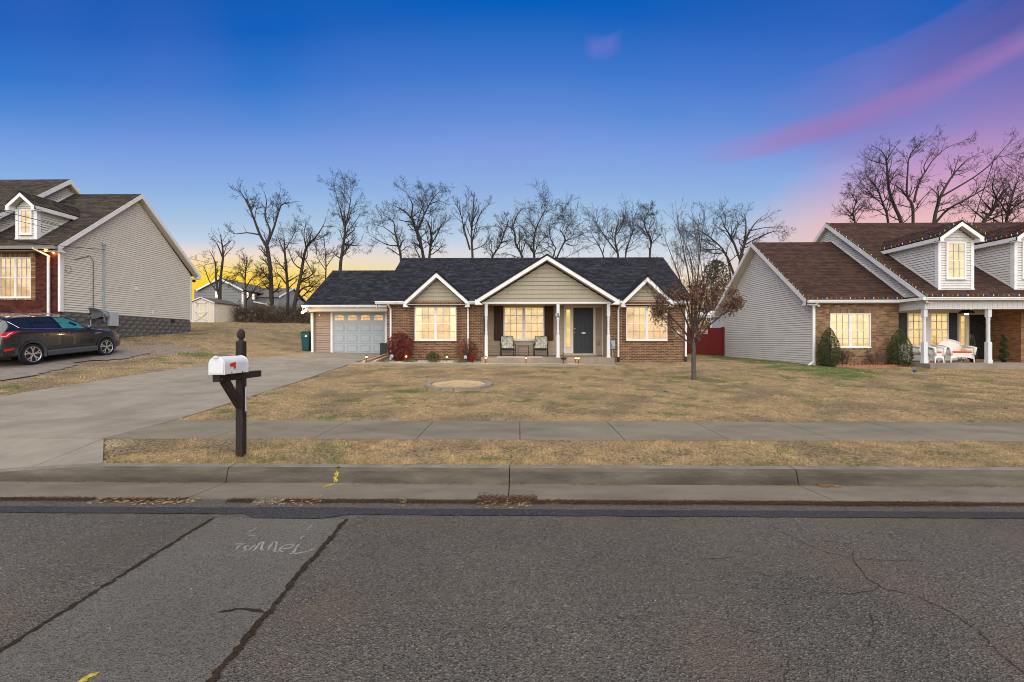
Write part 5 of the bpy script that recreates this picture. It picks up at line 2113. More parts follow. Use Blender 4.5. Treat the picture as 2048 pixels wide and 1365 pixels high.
def build_left():
	H = thing('beige_house', (-19.0, 18.4, 1.6), 'beige-sided gabled house with dark brick front on block foundation', 'house')
	XW, ZE, Y0, YR_, ZR = -19.0, 5.55, 17.94, 22.05, 9.0
	s = (ZR - ZE) / (YR_ - Y0)
	c, k = up(s)
	v = (YR_ - Y0) / c
	b = MB()
	b.box(-34, 18.42, 1.0, XW - 0.06, 25.7, 5.45)
	tri = Frame((0, 0, 0), (0, 1, 0), (0, 0, 1))
	b.prism(tri, [(18.5, 5.452), (25.7, 5.452), (22.05, 8.4)], -34, XW - 0.06)
	b.build('wall', BEIGE_S, H)
	fs = side_frame(XW, 1)
	zs = 2.92
	rake_gable(H, fs, YR_, YR_ - Y0, ZE, ZR, 0.30, [(18.42, zs), (25.75, zs), (25.75, 5.5), (22.05, 8.74), (18.42, 5.56)], BEIGE_S, 0.17, 0.1016, 0, SOFF, 91, ret=0.36, name='side_wall')
	deck = mat('roof_edge_brown')
	XR = -18.7
	roof_plane(Frame((0, Y0, ZE), (1, 0, 0), (0, c, k)), [(-22.3, 0), (XR, 0), (XR, v), (-22.3, v)], BROWN_L, H, deck, 92)
	roof_plane(Frame((0, 2 * YR_ - Y0, ZE), (-1, 0, 0), (0, -c, k)), [(-XR, 0), (22.3, 0), (22.3, v), (-XR, v)], BROWN_L, H, deck, 93)
	# taller rear half with its own gable showing above
	yr2, zr2 = 21.65, 9.6
	hw = 4.6
	v2 = hw / c
	z2 = zr2 - s * hw
	roof_plane(Frame((0, yr2 - hw, z2), (1, 0, 0), (0, c, k)), [(-34, 0), (-21.9, 0), (-21.9, v2), (-34, v2)], BROWN_L, H, deck, 94)
	roof_plane(Frame((0, yr2 + hw, z2), (-1, 0, 0), (0, -c, k)), [(21.9, 0), (34, 0), (34, v2), (21.9, v2)], BROWN_L, H, deck, 95)
	rake_gable(H, side_frame(-22.2, 1), yr2, hw, z2, zr2, 0.30, [(17.5, z2 + .1), (25.8, z2 + .1), (yr2, zr2 - .26)], BEIGE_S, 0.17, 0.1016, 0, SOFF, 96, ret=0, name='side_gable')
	q = MB()
	q.bar((-22.17, 18.9, ZE + s * .96 + 0.04), (-22.17, YR_, ZR + 0.05), 0.05, 0.05)
	q.build('flashing', WHITE, H)
	dormer(H, -20.47, 0.86, 18.41, 5.97, 7.30, 7.86, Y0, ZE, s, BEIGE_S, blind_mat('blind_left_dormer', (1.0, 0.62, 0.22), (1.0, 0.52, 0.15), 0.62, 6.0, 7.3, slats=False), BROWN_L, deck,
           (-20.47 - 0.27, -20.47 + 0.25, 6.12, 7.18), 100, vis=1)
	# brick front
	f = front(18.42)
	Y = 18.35
	w = (xat(-2, Y), xat(62.5, Y), P(0, 596, Y).z, P(0, 515, Y).z)
	RED = [(0.082, 0.021, 0.017), (0.066, 0.018, 0.015), (0.10, 0.029, 0.021), (0.046, 0.014, 0.013)]
	GOLD = [(0.30, 0.18, 0.085), (0.22, 0.12, 0.06), (0.17, 0.09, 0.05), (0.34, 0.215, 0.11)]
	mort = mat('mortar_dark', (0.075, 0.03, 0.024), 0.95, 0.12, 20)
	bricks(f, (-22.0, -19.0, 2.62, 5.42), [w], H, RED, mort, GOLD, 120, 9, bottom_soldier=GOLD, sol_w=0.2)
	bricks(f, (-22.0, -19.0, 1.0, 2.61), [], H, RED, mort, None, 0, 10)
	window(f, *w, H, blind_mat('blind_left', (1.0, 0.64, 0.24), (1.0, 0.52, 0.17), 0.6, 3.4, 5.1), 0.004, mull=0.10, rows=2, cols=3, label='lit twin window ringed with tan brick')
	gm = mat('gutter_taupe', (0.30, 0.27, 0.24), 0.5, 0.05)
	gutter(-30, -18.72, Y0, ZE - 0.01, H, gm)
	q = MB()
	q.box(-30, Y0 + .02, 5.37, -19.0, 18.42, 5.39)
	q.build('soffit', mat('soffit_taupe', (0.24, 0.20, 0.17), 0.7, 0.05), H)
	q = MB()
	q.box(-19.05, 18.30, 2.92, -18.95, 18.44, 5.36)
	q.box(-19.03, 25.7, 2.92, -18.96, 25.8, 5.36)
	q.build('corner_trim', WHITE, H)
	X = xat(97.5, 18.25)
	downspout([(X - 0.25, 17.86, 5.45), (X, 18.24, 5.2), (X, 18.24, 1.6)], H, w=0.085)
	# block foundation: every block its own piece
	blk = mat('split_block', (0.098, 0.094, 0.090), 0.95, 0.45, 14, 1.0, 26, dirt=(0.17, 0.165, 0.16), dscale=6, dlo=.5, dhi=.75)
	q = MB()
	q.fbox(fs, 18.42, 0.9, -0.05, 25.75, 2.90, -0.012)
	fo = q.build('foundation', mat('mortar_grey', (0.16, 0.155, 0.15), 0.95, 0.1), H)
	rr = random.Random(12)
	bw, bh = 0.397, 0.19
	mesh = {}
	vents = [(19.75, 20.2), (24.25, 24.6)]
	z = 2.70
	row = 0
	while z > 1.0:
		y = 18.42 - (0.2 if row % 2 else 0)
		while y < 25.75:
			a, b2 = max(y, 18.42), min(y + bw, 25.745)
			y += bw + 0.01
			if b2 - a < 0.06 or z + bh < g1(-19, (a + b2) / 2) - 0.02:
				continue
			if row == 0 and any(v0 - 0.05 < (a + b2) / 2 < v1 + 0.05 for v0, v1 in vents):
				continue
			key = round(b2 - a, 2), rr.randrange(3)
			if key not in mesh:
				m_ = MB()
				w_ = b2 - a
				o_ = Frame((0, 0, 0), fs.u, fs.v)
				n0 = [rr.uniform(0.004, 0.022) for _ in range(4)]
				m_.add([o_(0, 0, -.012), o_(w_, 0, -.012), o_(w_, bh, -.012), o_(0, bh, -.012),
						o_(0.006, 0.006, n0[0] * .5), o_(w_ - .006, .006, n0[1] * .5), o_(w_ - .006, bh - .006, n0[2] * .5), o_(.006, bh - .006, n0[3] * .5), o_(w_ * rr.uniform(.3, .7), bh * rr.uniform(.35, .65), rr.uniform(.012, .03))],
                       [(0, 1, 5, 4), (1, 2, 6, 5), (2, 3, 7, 6), (3, 0, 4, 7), (4, 5, 8), (5, 6, 8), (6, 7, 8), (7, 4, 8)])
				mesh[key] = m_.mesh('block')
			obj('block', mesh[key], blk, fo, loc=fs(a, z, 0))
		z -= bh + 0.01
		row += 1
	for v0, v1 in vents:
		q = MB()
		q.fbox(fs, v0, 2.70, -0.01, v1, 2.89, 0.004)
		q.build('vent', mat('black_plastic'), fo)
	# service mast, meter and box on the wall
	grey = mat('meter_grey')
	y_m = 19 * FPX / (1038 - 193)
	q = MB()
	zt = P(193, 492, y_m).z
	q.tube([(-18.93, y_m, 2.6), (-18.93, y_m, zt)], 0.032, 10)
	q.lathe((-18.93, y_m, zt), [(0.035, 0), (0.075, 0.03), (0.07, 0.10), (0.03, 0.14)], 12)
	q.build('service_mast', grey, H)
	q = MB()
	q.box(-18.985, 20.46, 2.40, -18.84, 20.90, 3.05)
	q.build('meter_box', mat('box_grey', (0.34, 0.38, 0.41), 0.45, 0.05), H, bevel=0.015)
	q = MB()
	q.box(-18.985, 20.02, 2.80, -18.86, 20.36, 3.08)
	q.tube([(-18.87, 20.22, 2.93), (-18.78, 20.22, 2.93)], 0.085, 14)
	q.build('utility_meter', grey, H)
	q = MB()
	q.box(-18.985, 21.95, 4.28 - .06, -18.94, 22.1, 4.28 + .1)
	q.box(-18.985, 23.0, 3.10, -18.95, 23.1, 3.26)
	q.build('wall_outlet', WHITE, H)
	q = MB()
	bk = mat('black_cable', (0.012, 0.012, 0.012), 0.6, 0.1)
	q.tube([(-18.96, 18.9, P(128, 520, 18.9).z), (-18.96, 19.6, P(168, 512, 19.6).z), (-18.96, 19.75, P(176, 523, 19.8).z), (-18.96, 19.75, 2.7)], 0.011, 6)
	n = 18
	q.tube([(-18.94, 18.62 + 0.13 * math.cos(6.28 * i / n), 4.72 + 0.15 * math.sin(6.28 * i / n)) for i in range(n + 1)], 0.006, 5)
	q.build('wall_cable', bk, H)
	# twin flood lamps at the corner
	for k_, (X, Yl, Z) in enumerate(((xat(94.5, 18.15), 18.12, P(94.5, 501, 18.15).z), (xat(110.5, 18.4), 18.36, P(110.5, 504.5, 18.4).z))):
		q = MB()
		q.tube([(X - .02, Yl + .1, Z + .06), (X, Yl, Z)], [0.03, 0.055], 10)
		lm = q.build('flood_lamp', WHITE, H)
		q = MB()
		q.ell((X, Yl - .02, Z - .02), 0.06, 0.05, 0.05)
		q.build('bulb', emit_mat('flood_bulb', (1.0, 0.55, 0.15), 4.0), lm)
		l = bpy.data.lights.new('flood_light', 'POINT')
		l.energy, l.color, l.shadow_soft_size = 3.5, (1.0, 0.50, 0.18), 0.06
		lo = bpy.data.objects.new('flood_light', l)
		COL.objects.link(lo)
		lo.location = (X + .05, Yl - 0.12, Z - 0.06)
	q = MB()
	q.box(-18.96, 25.82, 5.12, -18.85, 25.95, 5.27)
	q.build('flood_lamp', mat('black_plastic'), H)
	return H


LEFT = build_left()


def dish():
	y = 19.55
	c = Vector(P(181, 627, y))
	r = thing('satellite_dish', (c.x, c.y, g1(c.x, c.y)), 'grey oval satellite dish on a post beside the beige house', 'satellite dish')
	mb = MB()
	n, m = 24, 5
	nrm = Vector((0.66, -0.74, 0.12)).normalized()
	u = nrm.cross(Vector((0, 0, 1))).normalized()
	v = u.cross(nrm)
	V, F = [], []
	for i in range(m + 1):
		t = max(0.04, i / m)
		for j in range(n):
			a = 6.2832 * j / n
			V.append(c + u * math.cos(a) * 0.42 * t + v * math.sin(a) * 0.25 * t + nrm * 0.10 * (t * t - 1))
	for i in range(m):
		for j in range(n):
			F.append((i * n + j, i * n + (j + 1) % n, (i + 1) * n + (j + 1) % n, (i + 1) * n + j))
	F.append(tuple(range(n - 1, -1, -1)))
	mb.add(V, F)
	o = mb.build('reflector', mat('dish_grey', (0.055, 0.06, 0.068), 0.5, 0.1), r, smooth=True)
	sd = o.modifiers.new('solid', 'SOLIDIFY')
	sd.thickness = 0.008
	q = MB()
	q.tube([c - nrm * .1 + Vector((0, 0, -.05)), (c.x - .05, c.y + .05, g1(c.x, c.y) - .05)], 0.028, 8)
	q.build('post', mat('meter_grey'), r)
	q = MB()
	q.tube([c - v * .24, c + nrm * .42 - v * .12], 0.012, 6)
	q.ell(c + nrm * .44 - v * .1, .05, .05, .06)
	q.build('arm', mat('black_plastic'), r)


dish()
# ================================================================== PLANTS
def leaf_quads(C, size, rng, cols, elong=1.7, droop=0.0, jitter=0.25):
	"""small folded leaf faces at centres C (n,3); cols (k,3) palette"""
	n = len(C)
	d = rng.normal(size=(n, 3))
	d[:, 2] -= droop
	d /= np.linalg.norm(d, axis=1, keepdims=True)
	r = rng.normal(size=(n, 3))
	s = np.cross(d, r)
	s /= np.linalg.norm(s, axis=1, keepdims=True) + 1e-9
	nn = np.cross(d, s)
	L = (size * rng.uniform(0.6, 1.35, n) * elong)[:, None] / 2
	W = (size * rng.uniform(0.6, 1.3, n))[:, None] / 2
	fold = nn * W * 0.5
	V = np.stack([C - d * L, C - s * W + fold, C + d * L, C + s * W + fold], 1).reshape(-1, 3)
	F = np.arange(4 * n).reshape(n, 4)
	cols = np.asarray(cols, float)
	c = cols[rng.integers(0, len(cols), n)] * rng.uniform(1 - jitter, 1 + jitter, (n, 1))
	return V, F, c


LEAF = mat('leaf', attr=True, rough=0.6, var=0.1, spec=0.35)
BARK = mat('bark', (0.045, 0.038, 0.032), 0.95, 0.35, 12, 0.5, 40, stretch=(3, 3, 0.7), spec=0.1)
TWIG = mat('twig', (0.042, 0.035, 0.030), 0.95, 0.2, 12, spec=0.1)


def rings(paths, radii, sides=4):
	"""many tapered tubes at once: paths (n,k,3), radii (n,k)"""
	n, k, _ = paths.shape
	t = np.empty_like(paths)
	t[:, 1:-1] = paths[:, 2:] - paths[:, :-2]
	t[:, 0] = paths[:, 1] - paths[:, 0]
	t[:, -1] = paths[:, -1] - paths[:, -2]
	t /= np.linalg.norm(t, axis=2, keepdims=True) + 1e-9
	ref = np.array([0.31, 0.57, 0.76])
	x = np.cross(t, ref)
	x /= np.linalg.norm(x, axis=2, keepdims=True) + 1e-9
	y = np.cross(t, x)
	a = 2 * np.pi * np.arange(sides) / sides
	V = paths[:, :, None, :] + (x[:, :, None, :] * np.cos(a)[None, None, :, None] + y[:, :, None, :] * np.sin(a)[None, None, :, None]) * radii[:, :, None, None]
	idx = np.arange(n * k * sides).reshape(n, k, sides)
	nx = np.roll(idx, -1, axis=2)
	F = np.stack([idx[:, :-1], nx[:, :-1], nx[:, 1:], idx[:, 1:]], -1).reshape(-1, 4)
	return V.reshape(-1, 3), F


def merge(parts):
	Vs, Fs, b = [], [], 0
	for V, F in parts:
		Vs.append(V)
		Fs.append(F + b)
		b += len(V)
	return np.concatenate(Vs), np.concatenate(Fs)


def smooth_path(pts, k):
	"""Catmull-Rom through pts (m,d) resampled to k points"""
	pts = np.asarray(pts, float)
	m = len(pts)
	if m == 2:
		t = np.linspace(0, 1, k)[:, None]
		return pts[0] * (1 - t) + pts[1] * t
	p = np.vstack([2 * pts[0] - pts[1], pts, 2 * pts[-1] - pts[-2]])
	out = []
	for u in np.linspace(0, m - 1 - 1e-6, k):
		i = int(u)
		f = u - i
		a, b, c, d = p[i], p[i + 1], p[i + 2], p[i + 3]
		out.append(0.5 * (2 * b + (c - a) * f + (2 * a - 5 * b + 4 * c - d) * f * f + (3 * b - a - 3 * c + d) * f ** 3))
	return np.array(out)


def sprout(paths, radii, rng, per, frac, ang, k, wob, rise, t0=0.25, rscale=0.6, rmin=0.008, droop_end=0.0, lens=None, taper=0.25):
	"""children of every path: per of them each, at random places along it"""
	n, kk, _ = paths.shape
	seg = np.linalg.norm(np.diff(paths, axis=1), axis=2).sum(1) if lens is None else lens
	N = n * per
	pi = rng.choice(n, N, p=seg ** 0.8 / (seg ** 0.8).sum())
	t = t0 + (1 - t0) * rng.random(N) ** 0.8 * 0.97
	f = t * (kk - 1)
	i = np.clip(f.astype(int), 0, kk - 2)
	w = (f - i)[:, None]
	pos = paths[pi, i] * (1 - w) + paths[pi, i + 1] * w
	r0 = radii[pi, i] * (1 - w[:, 0]) + radii[pi, i + 1] * w[:, 0]
	tan = paths[pi, i + 1] - paths[pi, i]
	tan /= np.linalg.norm(tan, axis=1, keepdims=True) + 1e-9
	rv = rng.normal(size=(N, 3))
	side = np.cross(tan, rv)
	side /= np.linalg.norm(side, axis=1, keepdims=True) + 1e-9
	a = np.radians(rng.uniform(ang[0], ang[1], N))[:, None]
	d = tan * np.cos(a) + side * np.sin(a)
	L = (0.55 * seg[pi] + 0.45 * seg.mean()) * frac * rng.uniform(0.5, 1.45, N) * (1.15 - 0.6 * t)
	out = np.empty((N, k, 3))
	out[:, 0] = pos
	for j in range(1, k):
		out[:, j] = out[:, j - 1] + d * (L / (k - 1))[:, None]
		d = d + rng.normal(scale=wob, size=(N, 3))
		d[:, 2] += rise - droop_end * (j / k)
		d /= np.linalg.norm(d, axis=1, keepdims=True) + 1e-9
	rb = np.maximum(r0 * rscale, rmin)
	rad = np.maximum(rb[:, None] * (1 - (1 - taper) * np.linspace(0, 1, k)[None]), rmin * 0.7)
	return out, rad


def bare_tree(name, label, Y, trunk, limbs, seed, per=(9, 6, 5), frac=(0.42, 0.5, 0.5), group=None, rmin=0.0078, spread=1.6, wob=0.18, rise=0.06, cat='tree', twig_m=None, root_z=None, ang=(25, 70), dens=1.12, t0=0.2):
	"""trunk and limbs are lines measured as (px, py, width px) and set at distance Y; limbs fan out in depth too"""
	rng = np.random.default_rng(seed)
	s = Y / FPX

	def conv(line, k, dep0=0.0, dep1=0.0):
		pts, rad = [], []
		for i, (px, py, w) in enumerate(line):
			t = i / max(1, len(line) - 1)
			p = P(px, py, Y)
			off = dep0 + (dep1 - dep0) * t
			q = Vector((0, 0, EYE)) + (p - Vector((0, 0, EYE))) * ((Y + off) / Y)
			pts.append(q)
			rad.append(w * s / 2 * 0.78)
		if dep1 != dep0:
			rad[-1] *= 0.45
			rad[-2] *= 0.85
		pp = smooth_path([tuple(q) for q in pts], k)
		rr_ = np.interp(np.linspace(0, 1, k), np.linspace(0, 1, len(rad)), rad)
		return pp, rr_

	tp, tr = conv(trunk, 14)
	zb = g1(tp[0, 0], tp[0, 1]) if root_z is None else root_z
	if tp[0, 2] > zb:
		# the foot of the trunk is hidden in the photograph: carry it down to the ground
		foot = np.array([[tp[0, 0] + rng.normal(0, .1), tp[0, 1], zb - 0.15]])
		tp = np.vstack([foot, foot * 0.5 + tp[0] * 0.5, tp])
		tr = np.concatenate([[tr[0] * 1.45], [tr[0] * 1.12], tr])
	base = Vector((tp[0, 0], tp[0, 1], max(tp[0, 2], zb)))
	T = thing(name, base, label, cat, group)
	V, F = rings(tp[None], tr[None], 9)
	obj('trunk', np_mesh('trunk', V, F, None, True), BARK, T)
	parts = []
	LP, LR = [], []
	for i, l in enumerate(limbs):
		dd = rng.uniform(-spread, spread)
		# a limb starts on the trunk or on an earlier limb, so it starts at that limb's distance
		p0 = np.array(P(l[0][0], l[0][1], Y))
		dep0 = 0.0
		best = 1e9
		for q in [tp] + LP:
			dist = np.linalg.norm((q - p0)[:, [0, 2]], axis=1)
			j = int(dist.argmin())
			if dist[j] < best:
				best, dep0 = dist[j], q[j, 1] - Y
		pp, rr_ = conv(l, 12, dep0, dep0 + dd)
		if best > 0.35:
			# a second stem: it rises from the foot of the trunk
			pp = smooth_path(np.vstack([tp[0], tp[0] * 0.55 + pp[0] * 0.45 + np.array([0, 0, -0.1]), pp[::3], pp[-1]]), 12)
			rr_ = np.interp(np.linspace(0, 1, 12), np.linspace(0, 1, len(rr_) + 2), np.concatenate([[rr_[0] * 1.3, rr_[0]], rr_]))
		LP.append(pp)
		LR.append(rr_)
	allp = np.stack([smooth_path(p, 12) for p in ([tp[-14:]] + LP)])
	allr = np.stack([np.interp(np.linspace(0, 1, 12), np.linspace(0, 1, len(r)), r) for r in ([tr[-14:]] + LR)])
	if LP:
		parts.append(rings(np.stack(LP), np.stack(LR), 7))
	p1, r1 = sprout(allp, allr, rng, int(per[0] * dens), frac[0] * 1.05, ang, 7, wob, rise, t0, 0.5, rmin * 1.5)
	parts.append(rings(p1, r1, 5))
	p2, r2 = sprout(p1, r1, rng, per[1], frac[1] * 1.0, ang, 6, wob, rise, 0.15, 0.6, rmin * 1.1)
	parts.append(rings(p2, r2, 4))
	p3, r3 = sprout(p2, r2, rng, per[2], frac[2] * 1.0, (20, 65), 4, wob, rise, 0.15, 0.7, rmin)
	parts.append(rings(p3, r3, 3))
	V, F = merge(parts)
	obj('crown', np_mesh('crown', V, F, None, False), twig_m or TWIG, T)
	return T, (allp, p1, p2, p3)


def build_trees():
	g = 'bare trees behind the houses'
	t = bare_tree
	# --- left of the garage
	t('bare_tree', 'slim twin-stemmed bare tree rising behind the tan shed', 43, [(440, 610, 7), (441, 560, 6), (446, 510, 5), (441, 470, 2)],
      [[(439, 600, 6), (432, 560, 5), (430, 525, 4), (418, 500, 2)], [(445, 515, 4), (435, 490, 3), (425, 478, 1.5)], [(440, 590, 4), (420, 565, 2.5), (408, 535, 2), (395, 528, 1)]], 1, (8, 4, 4), (0.3, 0.45, 0.5), g)
	t('bare_tree', 'small scraggly bare sapling before the grey far house', 41, [(493, 632, 4), (492, 590, 3.5), (490, 555, 3), (494, 520, 2)],
      [[(492, 575, 3), (505, 556, 2.5), (525, 548, 1.5)], [(491, 560, 2.5), (478, 545, 2), (470, 560, 1)], [(493, 600, 2.5), (520, 567, 2), (538, 560, 1.2)]], 2, (10, 6, 4), (0.45, 0.5, 0.5), g, rmin=0.011)
	t('bare_tree', 'tall spreading bare tree with thick forked trunk in the brush', 40,
      [(546, 644, 12), (543, 600, 11), (541, 545, 10), (536, 505, 9), (533, 488, 8)],
      [[(534, 495, 7), (519, 468, 6), (505, 430, 5), (490, 398, 3.5), (472, 372, 1.5)], [(534, 490, 6), (540, 462, 5), (530, 435, 4), (533, 405, 3), (528, 382, 1.5)],
       [(535, 488, 6), (548, 455, 5), (557, 425, 4), (566, 408, 3), (600, 403, 1.2)], [(519, 470, 4), (495, 466, 3), (470, 468, 2.2), (455, 460, 1)],
       [(505, 430, 3), (497, 405, 2.5), (480, 388, 1)], [(557, 425, 3), (556, 400, 2), (562, 378, 1)]], 3, (8, 6, 5), (0.3, 0.45, 0.5), g)
	t('bare_tree', 'dark upright bare tree just beside the thick forked one', 39.5, [(573, 640, 8), (576, 600, 7), (574, 560, 7), (570, 510, 5), (568, 478, 3)],
      [[(572, 568, 4), (558, 550, 3.5), (545, 549, 2), (525, 555, 1)], [(570, 510, 4), (560, 485, 3), (553, 468, 1.5)], [(570, 500, 3), (582, 480, 2), (590, 462, 1)]], 4, (9, 6, 5), (0.4, 0.5, 0.5), g)
	t('bare_tree', 'leaning bare tree with a low limb arching over the garage roof', 39, [(584, 640, 10), (590, 605, 9), (600, 560, 8), (606, 525, 7), (613, 495, 6), (628, 478, 4)],
      [[(592, 598, 6), (602, 580, 5), (618, 573, 4), (638, 574, 2)], [(616, 492, 5), (635, 470, 3.5), (648, 448, 2), (652, 432, 1)], [(608, 515, 3), (622, 540, 2.5), (630, 555, 1.5)], [(612, 497, 3), (608, 470, 2.5), (612, 445, 1.2)]], 5, (9, 6, 5), (0.4, 0.5, 0.5), g)
	t('bare_tree', 'thin pale twiggy tree low behind the garage ridge', 46, [(651, 560, 3.5), (652, 530, 3), (650, 500, 2.2), (648, 475, 1.2)],
      [[(651, 540, 2.2), (635, 515, 1.6), (630, 490, 1)], [(652, 535, 2.2), (668, 510, 1.6), (676, 490, 1)]], 6, (9, 6, 4), (0.45, 0.5, 0.5), g, rmin=0.011)
	t('bare_tree', 'tall narrow dark bare tree standing over the garage ridge', 42, [(680, 560, 9), (681, 530, 8), (685, 500, 7), (690, 465, 6), (689, 430, 4)],
      [[(690, 462, 4), (683, 430, 3), (675, 400, 2), (668, 368, 1)], [(690, 455, 4), (698, 420, 3), (702, 390, 2), (700, 355, 1)], [(689, 440, 3), (690, 400, 2), (688, 360, 1)],
       [(690, 470, 3), (710, 445, 2), (722, 425, 1)], [(688, 490, 2.5), (710, 492, 1.8), (732, 490, 1)]], 7, (9, 7, 5), (0.42, 0.5, 0.5), g)
	# --- behind the main roof
	t('bare_tree', 'bare tree leaning left over the end of the charcoal ridge', 40, [(803, 545, 7), (801, 510, 6), (795, 485, 5), (789, 460, 4)],
      [[(790, 465, 4), (787, 445, 3), (770, 432, 1.6), (750, 430, 1)], [(797, 492, 3.5), (775, 490, 2.6), (752, 478, 2), (737, 470, 1)], [(789, 470, 3), (768, 455, 2), (752, 450, 1)]], 8, (10, 6, 5), (0.45, 0.5, 0.5), g)
	t('bare_tree', 'broad double-trunked bare tree with the widest crown behind the ridge', 41, [(848, 545, 9), (846, 510, 8), (838, 478, 7), (828, 450, 6), (823, 430, 5)],
      [[(856, 545, 8), (859, 510, 7), (863, 475, 6), (858, 450, 4), (848, 435, 2)], [(825, 440, 5), (812, 425, 4), (795, 415, 2.5), (772, 405, 1.2)], [(823, 432, 5), (825, 410, 3.5), (815, 390, 2), (805, 375, 1)],
       [(834, 462, 5), (846, 435, 4), (856, 415, 3), (868, 395, 2), (885, 378, 1)], [(838, 455, 4), (848, 430, 3), (842, 400, 2), (845, 375, 1)], [(866, 470, 3), (880, 455, 2), (897, 440, 1.2)], [(856, 412, 2.5), (876, 402, 1.6), (893, 408, 1)],
       [(826, 445, 3), (800, 440, 2), (785, 425, 1)]], 9, (10, 7, 5), (0.42, 0.48, 0.5), g)
	t('bare_tree', 'upswept bare tree with long straight shoots behind the ridge', 40.5, [(945, 545, 7), (945, 510, 6), (943, 470, 5), (946, 430, 3.5), (949, 385, 1.2)],
      [[(940, 500, 5), (930, 465, 4), (920, 425, 2.5), (905, 398, 1)], [(945, 480, 3), (955, 440, 2.2), (970, 415, 1.5), (992, 405, 1)], [(944, 465, 3), (938, 430, 2), (938, 395, 1)], [(946, 500, 3), (965, 492, 2), (980, 480, 1)], [(944, 460, 2), (960, 455, 1.5), (980, 452, 1)]],
      10, (9, 5, 4), (0.34, 0.42, 0.5), g, rise=0.16, wob=0.14, ang=(20, 50))
	t('bare_tree', 'bare tree bending right in the gap before the twisted one', 42, [(975, 545, 6), (985, 514, 5), (1000, 490, 4), (1010, 462, 3.5), (1018, 440, 2)],
      [[(1008, 470, 3), (1000, 450, 2), (992, 440, 1)], [(1000, 488, 2.5), (1018, 480, 1.8), (1030, 478, 1)]], 11, (10, 6, 5), (0.45, 0.5, 0.5), g)
	t('bare_tree', 'twisted many-stemmed bare tree above the porch gable', 40, [(1048, 545, 7), (1043, 510, 6), (1032, 490, 5), (1030, 470, 5), (1025, 452, 4)],
      [[(1070, 545, 7), (1066, 510, 6), (1070, 480, 5), (1072, 455, 4), (1085, 430, 3), (1096, 412, 1.2)], [(1108, 530, 6), (1112, 502, 5), (1130, 490, 4), (1134, 482, 4), (1122, 470, 3), (1120, 455, 2), (1140, 440, 1)],
       [(1025, 455, 3.5), (1035, 430, 2.5), (1048, 415, 1)], [(1028, 462, 3), (1012, 450, 2.2), (998, 445, 1)], [(1110, 505, 4), (1102, 480, 3), (1098, 452, 2), (1105, 432, 1)], [(1132, 488, 3), (1150, 492, 2), (1160, 478, 1)],
       [(1043, 508, 3), (1052, 480, 2.4), (1050, 455, 1.4)], [(1072, 458, 2.6), (1058, 440, 1.8), (1055, 425, 1)]], 12, (10, 7, 5), (0.36, 0.48, 0.5), g, wob=0.32)
	t('bare_tree', 'dense low bare thicket tree right of the porch gable', 40, [(1238, 545, 6), (1236, 510, 5), (1230, 480, 4), (1233, 455, 2.5)],
      [[(1212, 545, 5), (1205, 505, 4), (1190, 480, 2.5), (1182, 465, 1.2)], [(1236, 508, 4), (1215, 480, 3), (1198, 455, 2), (1187, 438, 1)], [(1250, 545, 5), (1252, 505, 4), (1262, 475, 2.5), (1270, 455, 1)], [(1233, 470, 3), (1245, 450, 2), (1247, 438, 1)]],
      13, (11, 8, 5), (0.45, 0.5, 0.5), g)
	t('bare_tree', 'upright dark-topped bare tree near the right end of the ridge', 39, [(1298, 545, 6), (1300, 505, 5), (1302, 480, 4), (1290, 455, 3.4), (1288, 430, 2)],
      [[(1290, 465, 3), (1275, 450, 2), (1265, 442, 1)], [(1289, 440, 2.6), (1296, 425, 2), (1298, 415, 1)], [(1301, 490, 2.6), (1315, 475, 1.8), (1325, 468, 1)]], 14, (11, 7, 5), (0.45, 0.5, 0.5), g)
	t('bare_tree', 'wide rounded bare tree between the two right-hand houses', 44, [(1478, 560, 9), (1482, 515, 8), (1490, 485, 6), (1500, 460, 4)],
      [[(1470, 560, 7), (1452, 510, 6), (1432, 485, 4), (1405, 465, 2), (1392, 462, 1)], [(1480, 520, 6), (1465, 480, 5), (1450, 455, 3), (1440, 430, 1.2)], [(1490, 485, 5), (1492, 450, 3.5), (1488, 425, 1.4)], [(1498, 465, 4), (1512, 445, 3), (1530, 430, 1.2)],
       [(1490, 490, 4), (1525, 472, 3), (1555, 462, 2), (1582, 468, 1)], [(1500, 462, 3), (1535, 455, 2), (1565, 455, 1)], [(1465, 480, 3), (1475, 450, 2), (1470, 425, 1)], [(1455, 512, 4), (1420, 505, 2.6), (1395, 490, 1.2)]],
      15, (10, 7, 5), (0.38, 0.48, 0.5), g)
	# --- over the right house
	t('bare_tree', 'small gnarled bare tree at the low gable of the brown roof', 42, [(1712, 500, 5), (1710, 447, 4), (1706, 425, 3.4), (1714, 400, 2)],
      [[(1708, 435, 3), (1695, 420, 2), (1685, 410, 1)], [(1712, 405, 2.4), (1704, 390, 1.6), (1697, 385, 1)], [(1710, 430, 2.4), (1728, 412, 1.6), (1740, 415, 1)]], 16, (10, 6, 4), (0.45, 0.5, 0.5), g)
	t('bare_tree', 'tall bare tree, leftmost of the three over the brown roof', 41, [(1805, 500, 9), (1803, 447, 8), (1790, 415, 7), (1778, 380, 6), (1774, 335, 4), (1772, 318, 3)],
      [[(1776, 440, 6), (1768, 415, 5), (1758, 385, 4), (1745, 365, 2.4), (1730, 350, 1)], [(1774, 330, 3), (1755, 325, 2.2), (1735, 318, 1.5), (1722, 308, 1)], [(1774, 320, 3), (1783, 305, 2.4), (1800, 280, 1)], [(1773, 318, 2.6), (1762, 302, 2), (1742, 290, 1)], [(1778, 370, 3), (1790, 345, 2), (1803, 330, 1)]],
      17, (9, 6, 5), (0.28, 0.44, 0.5), g)
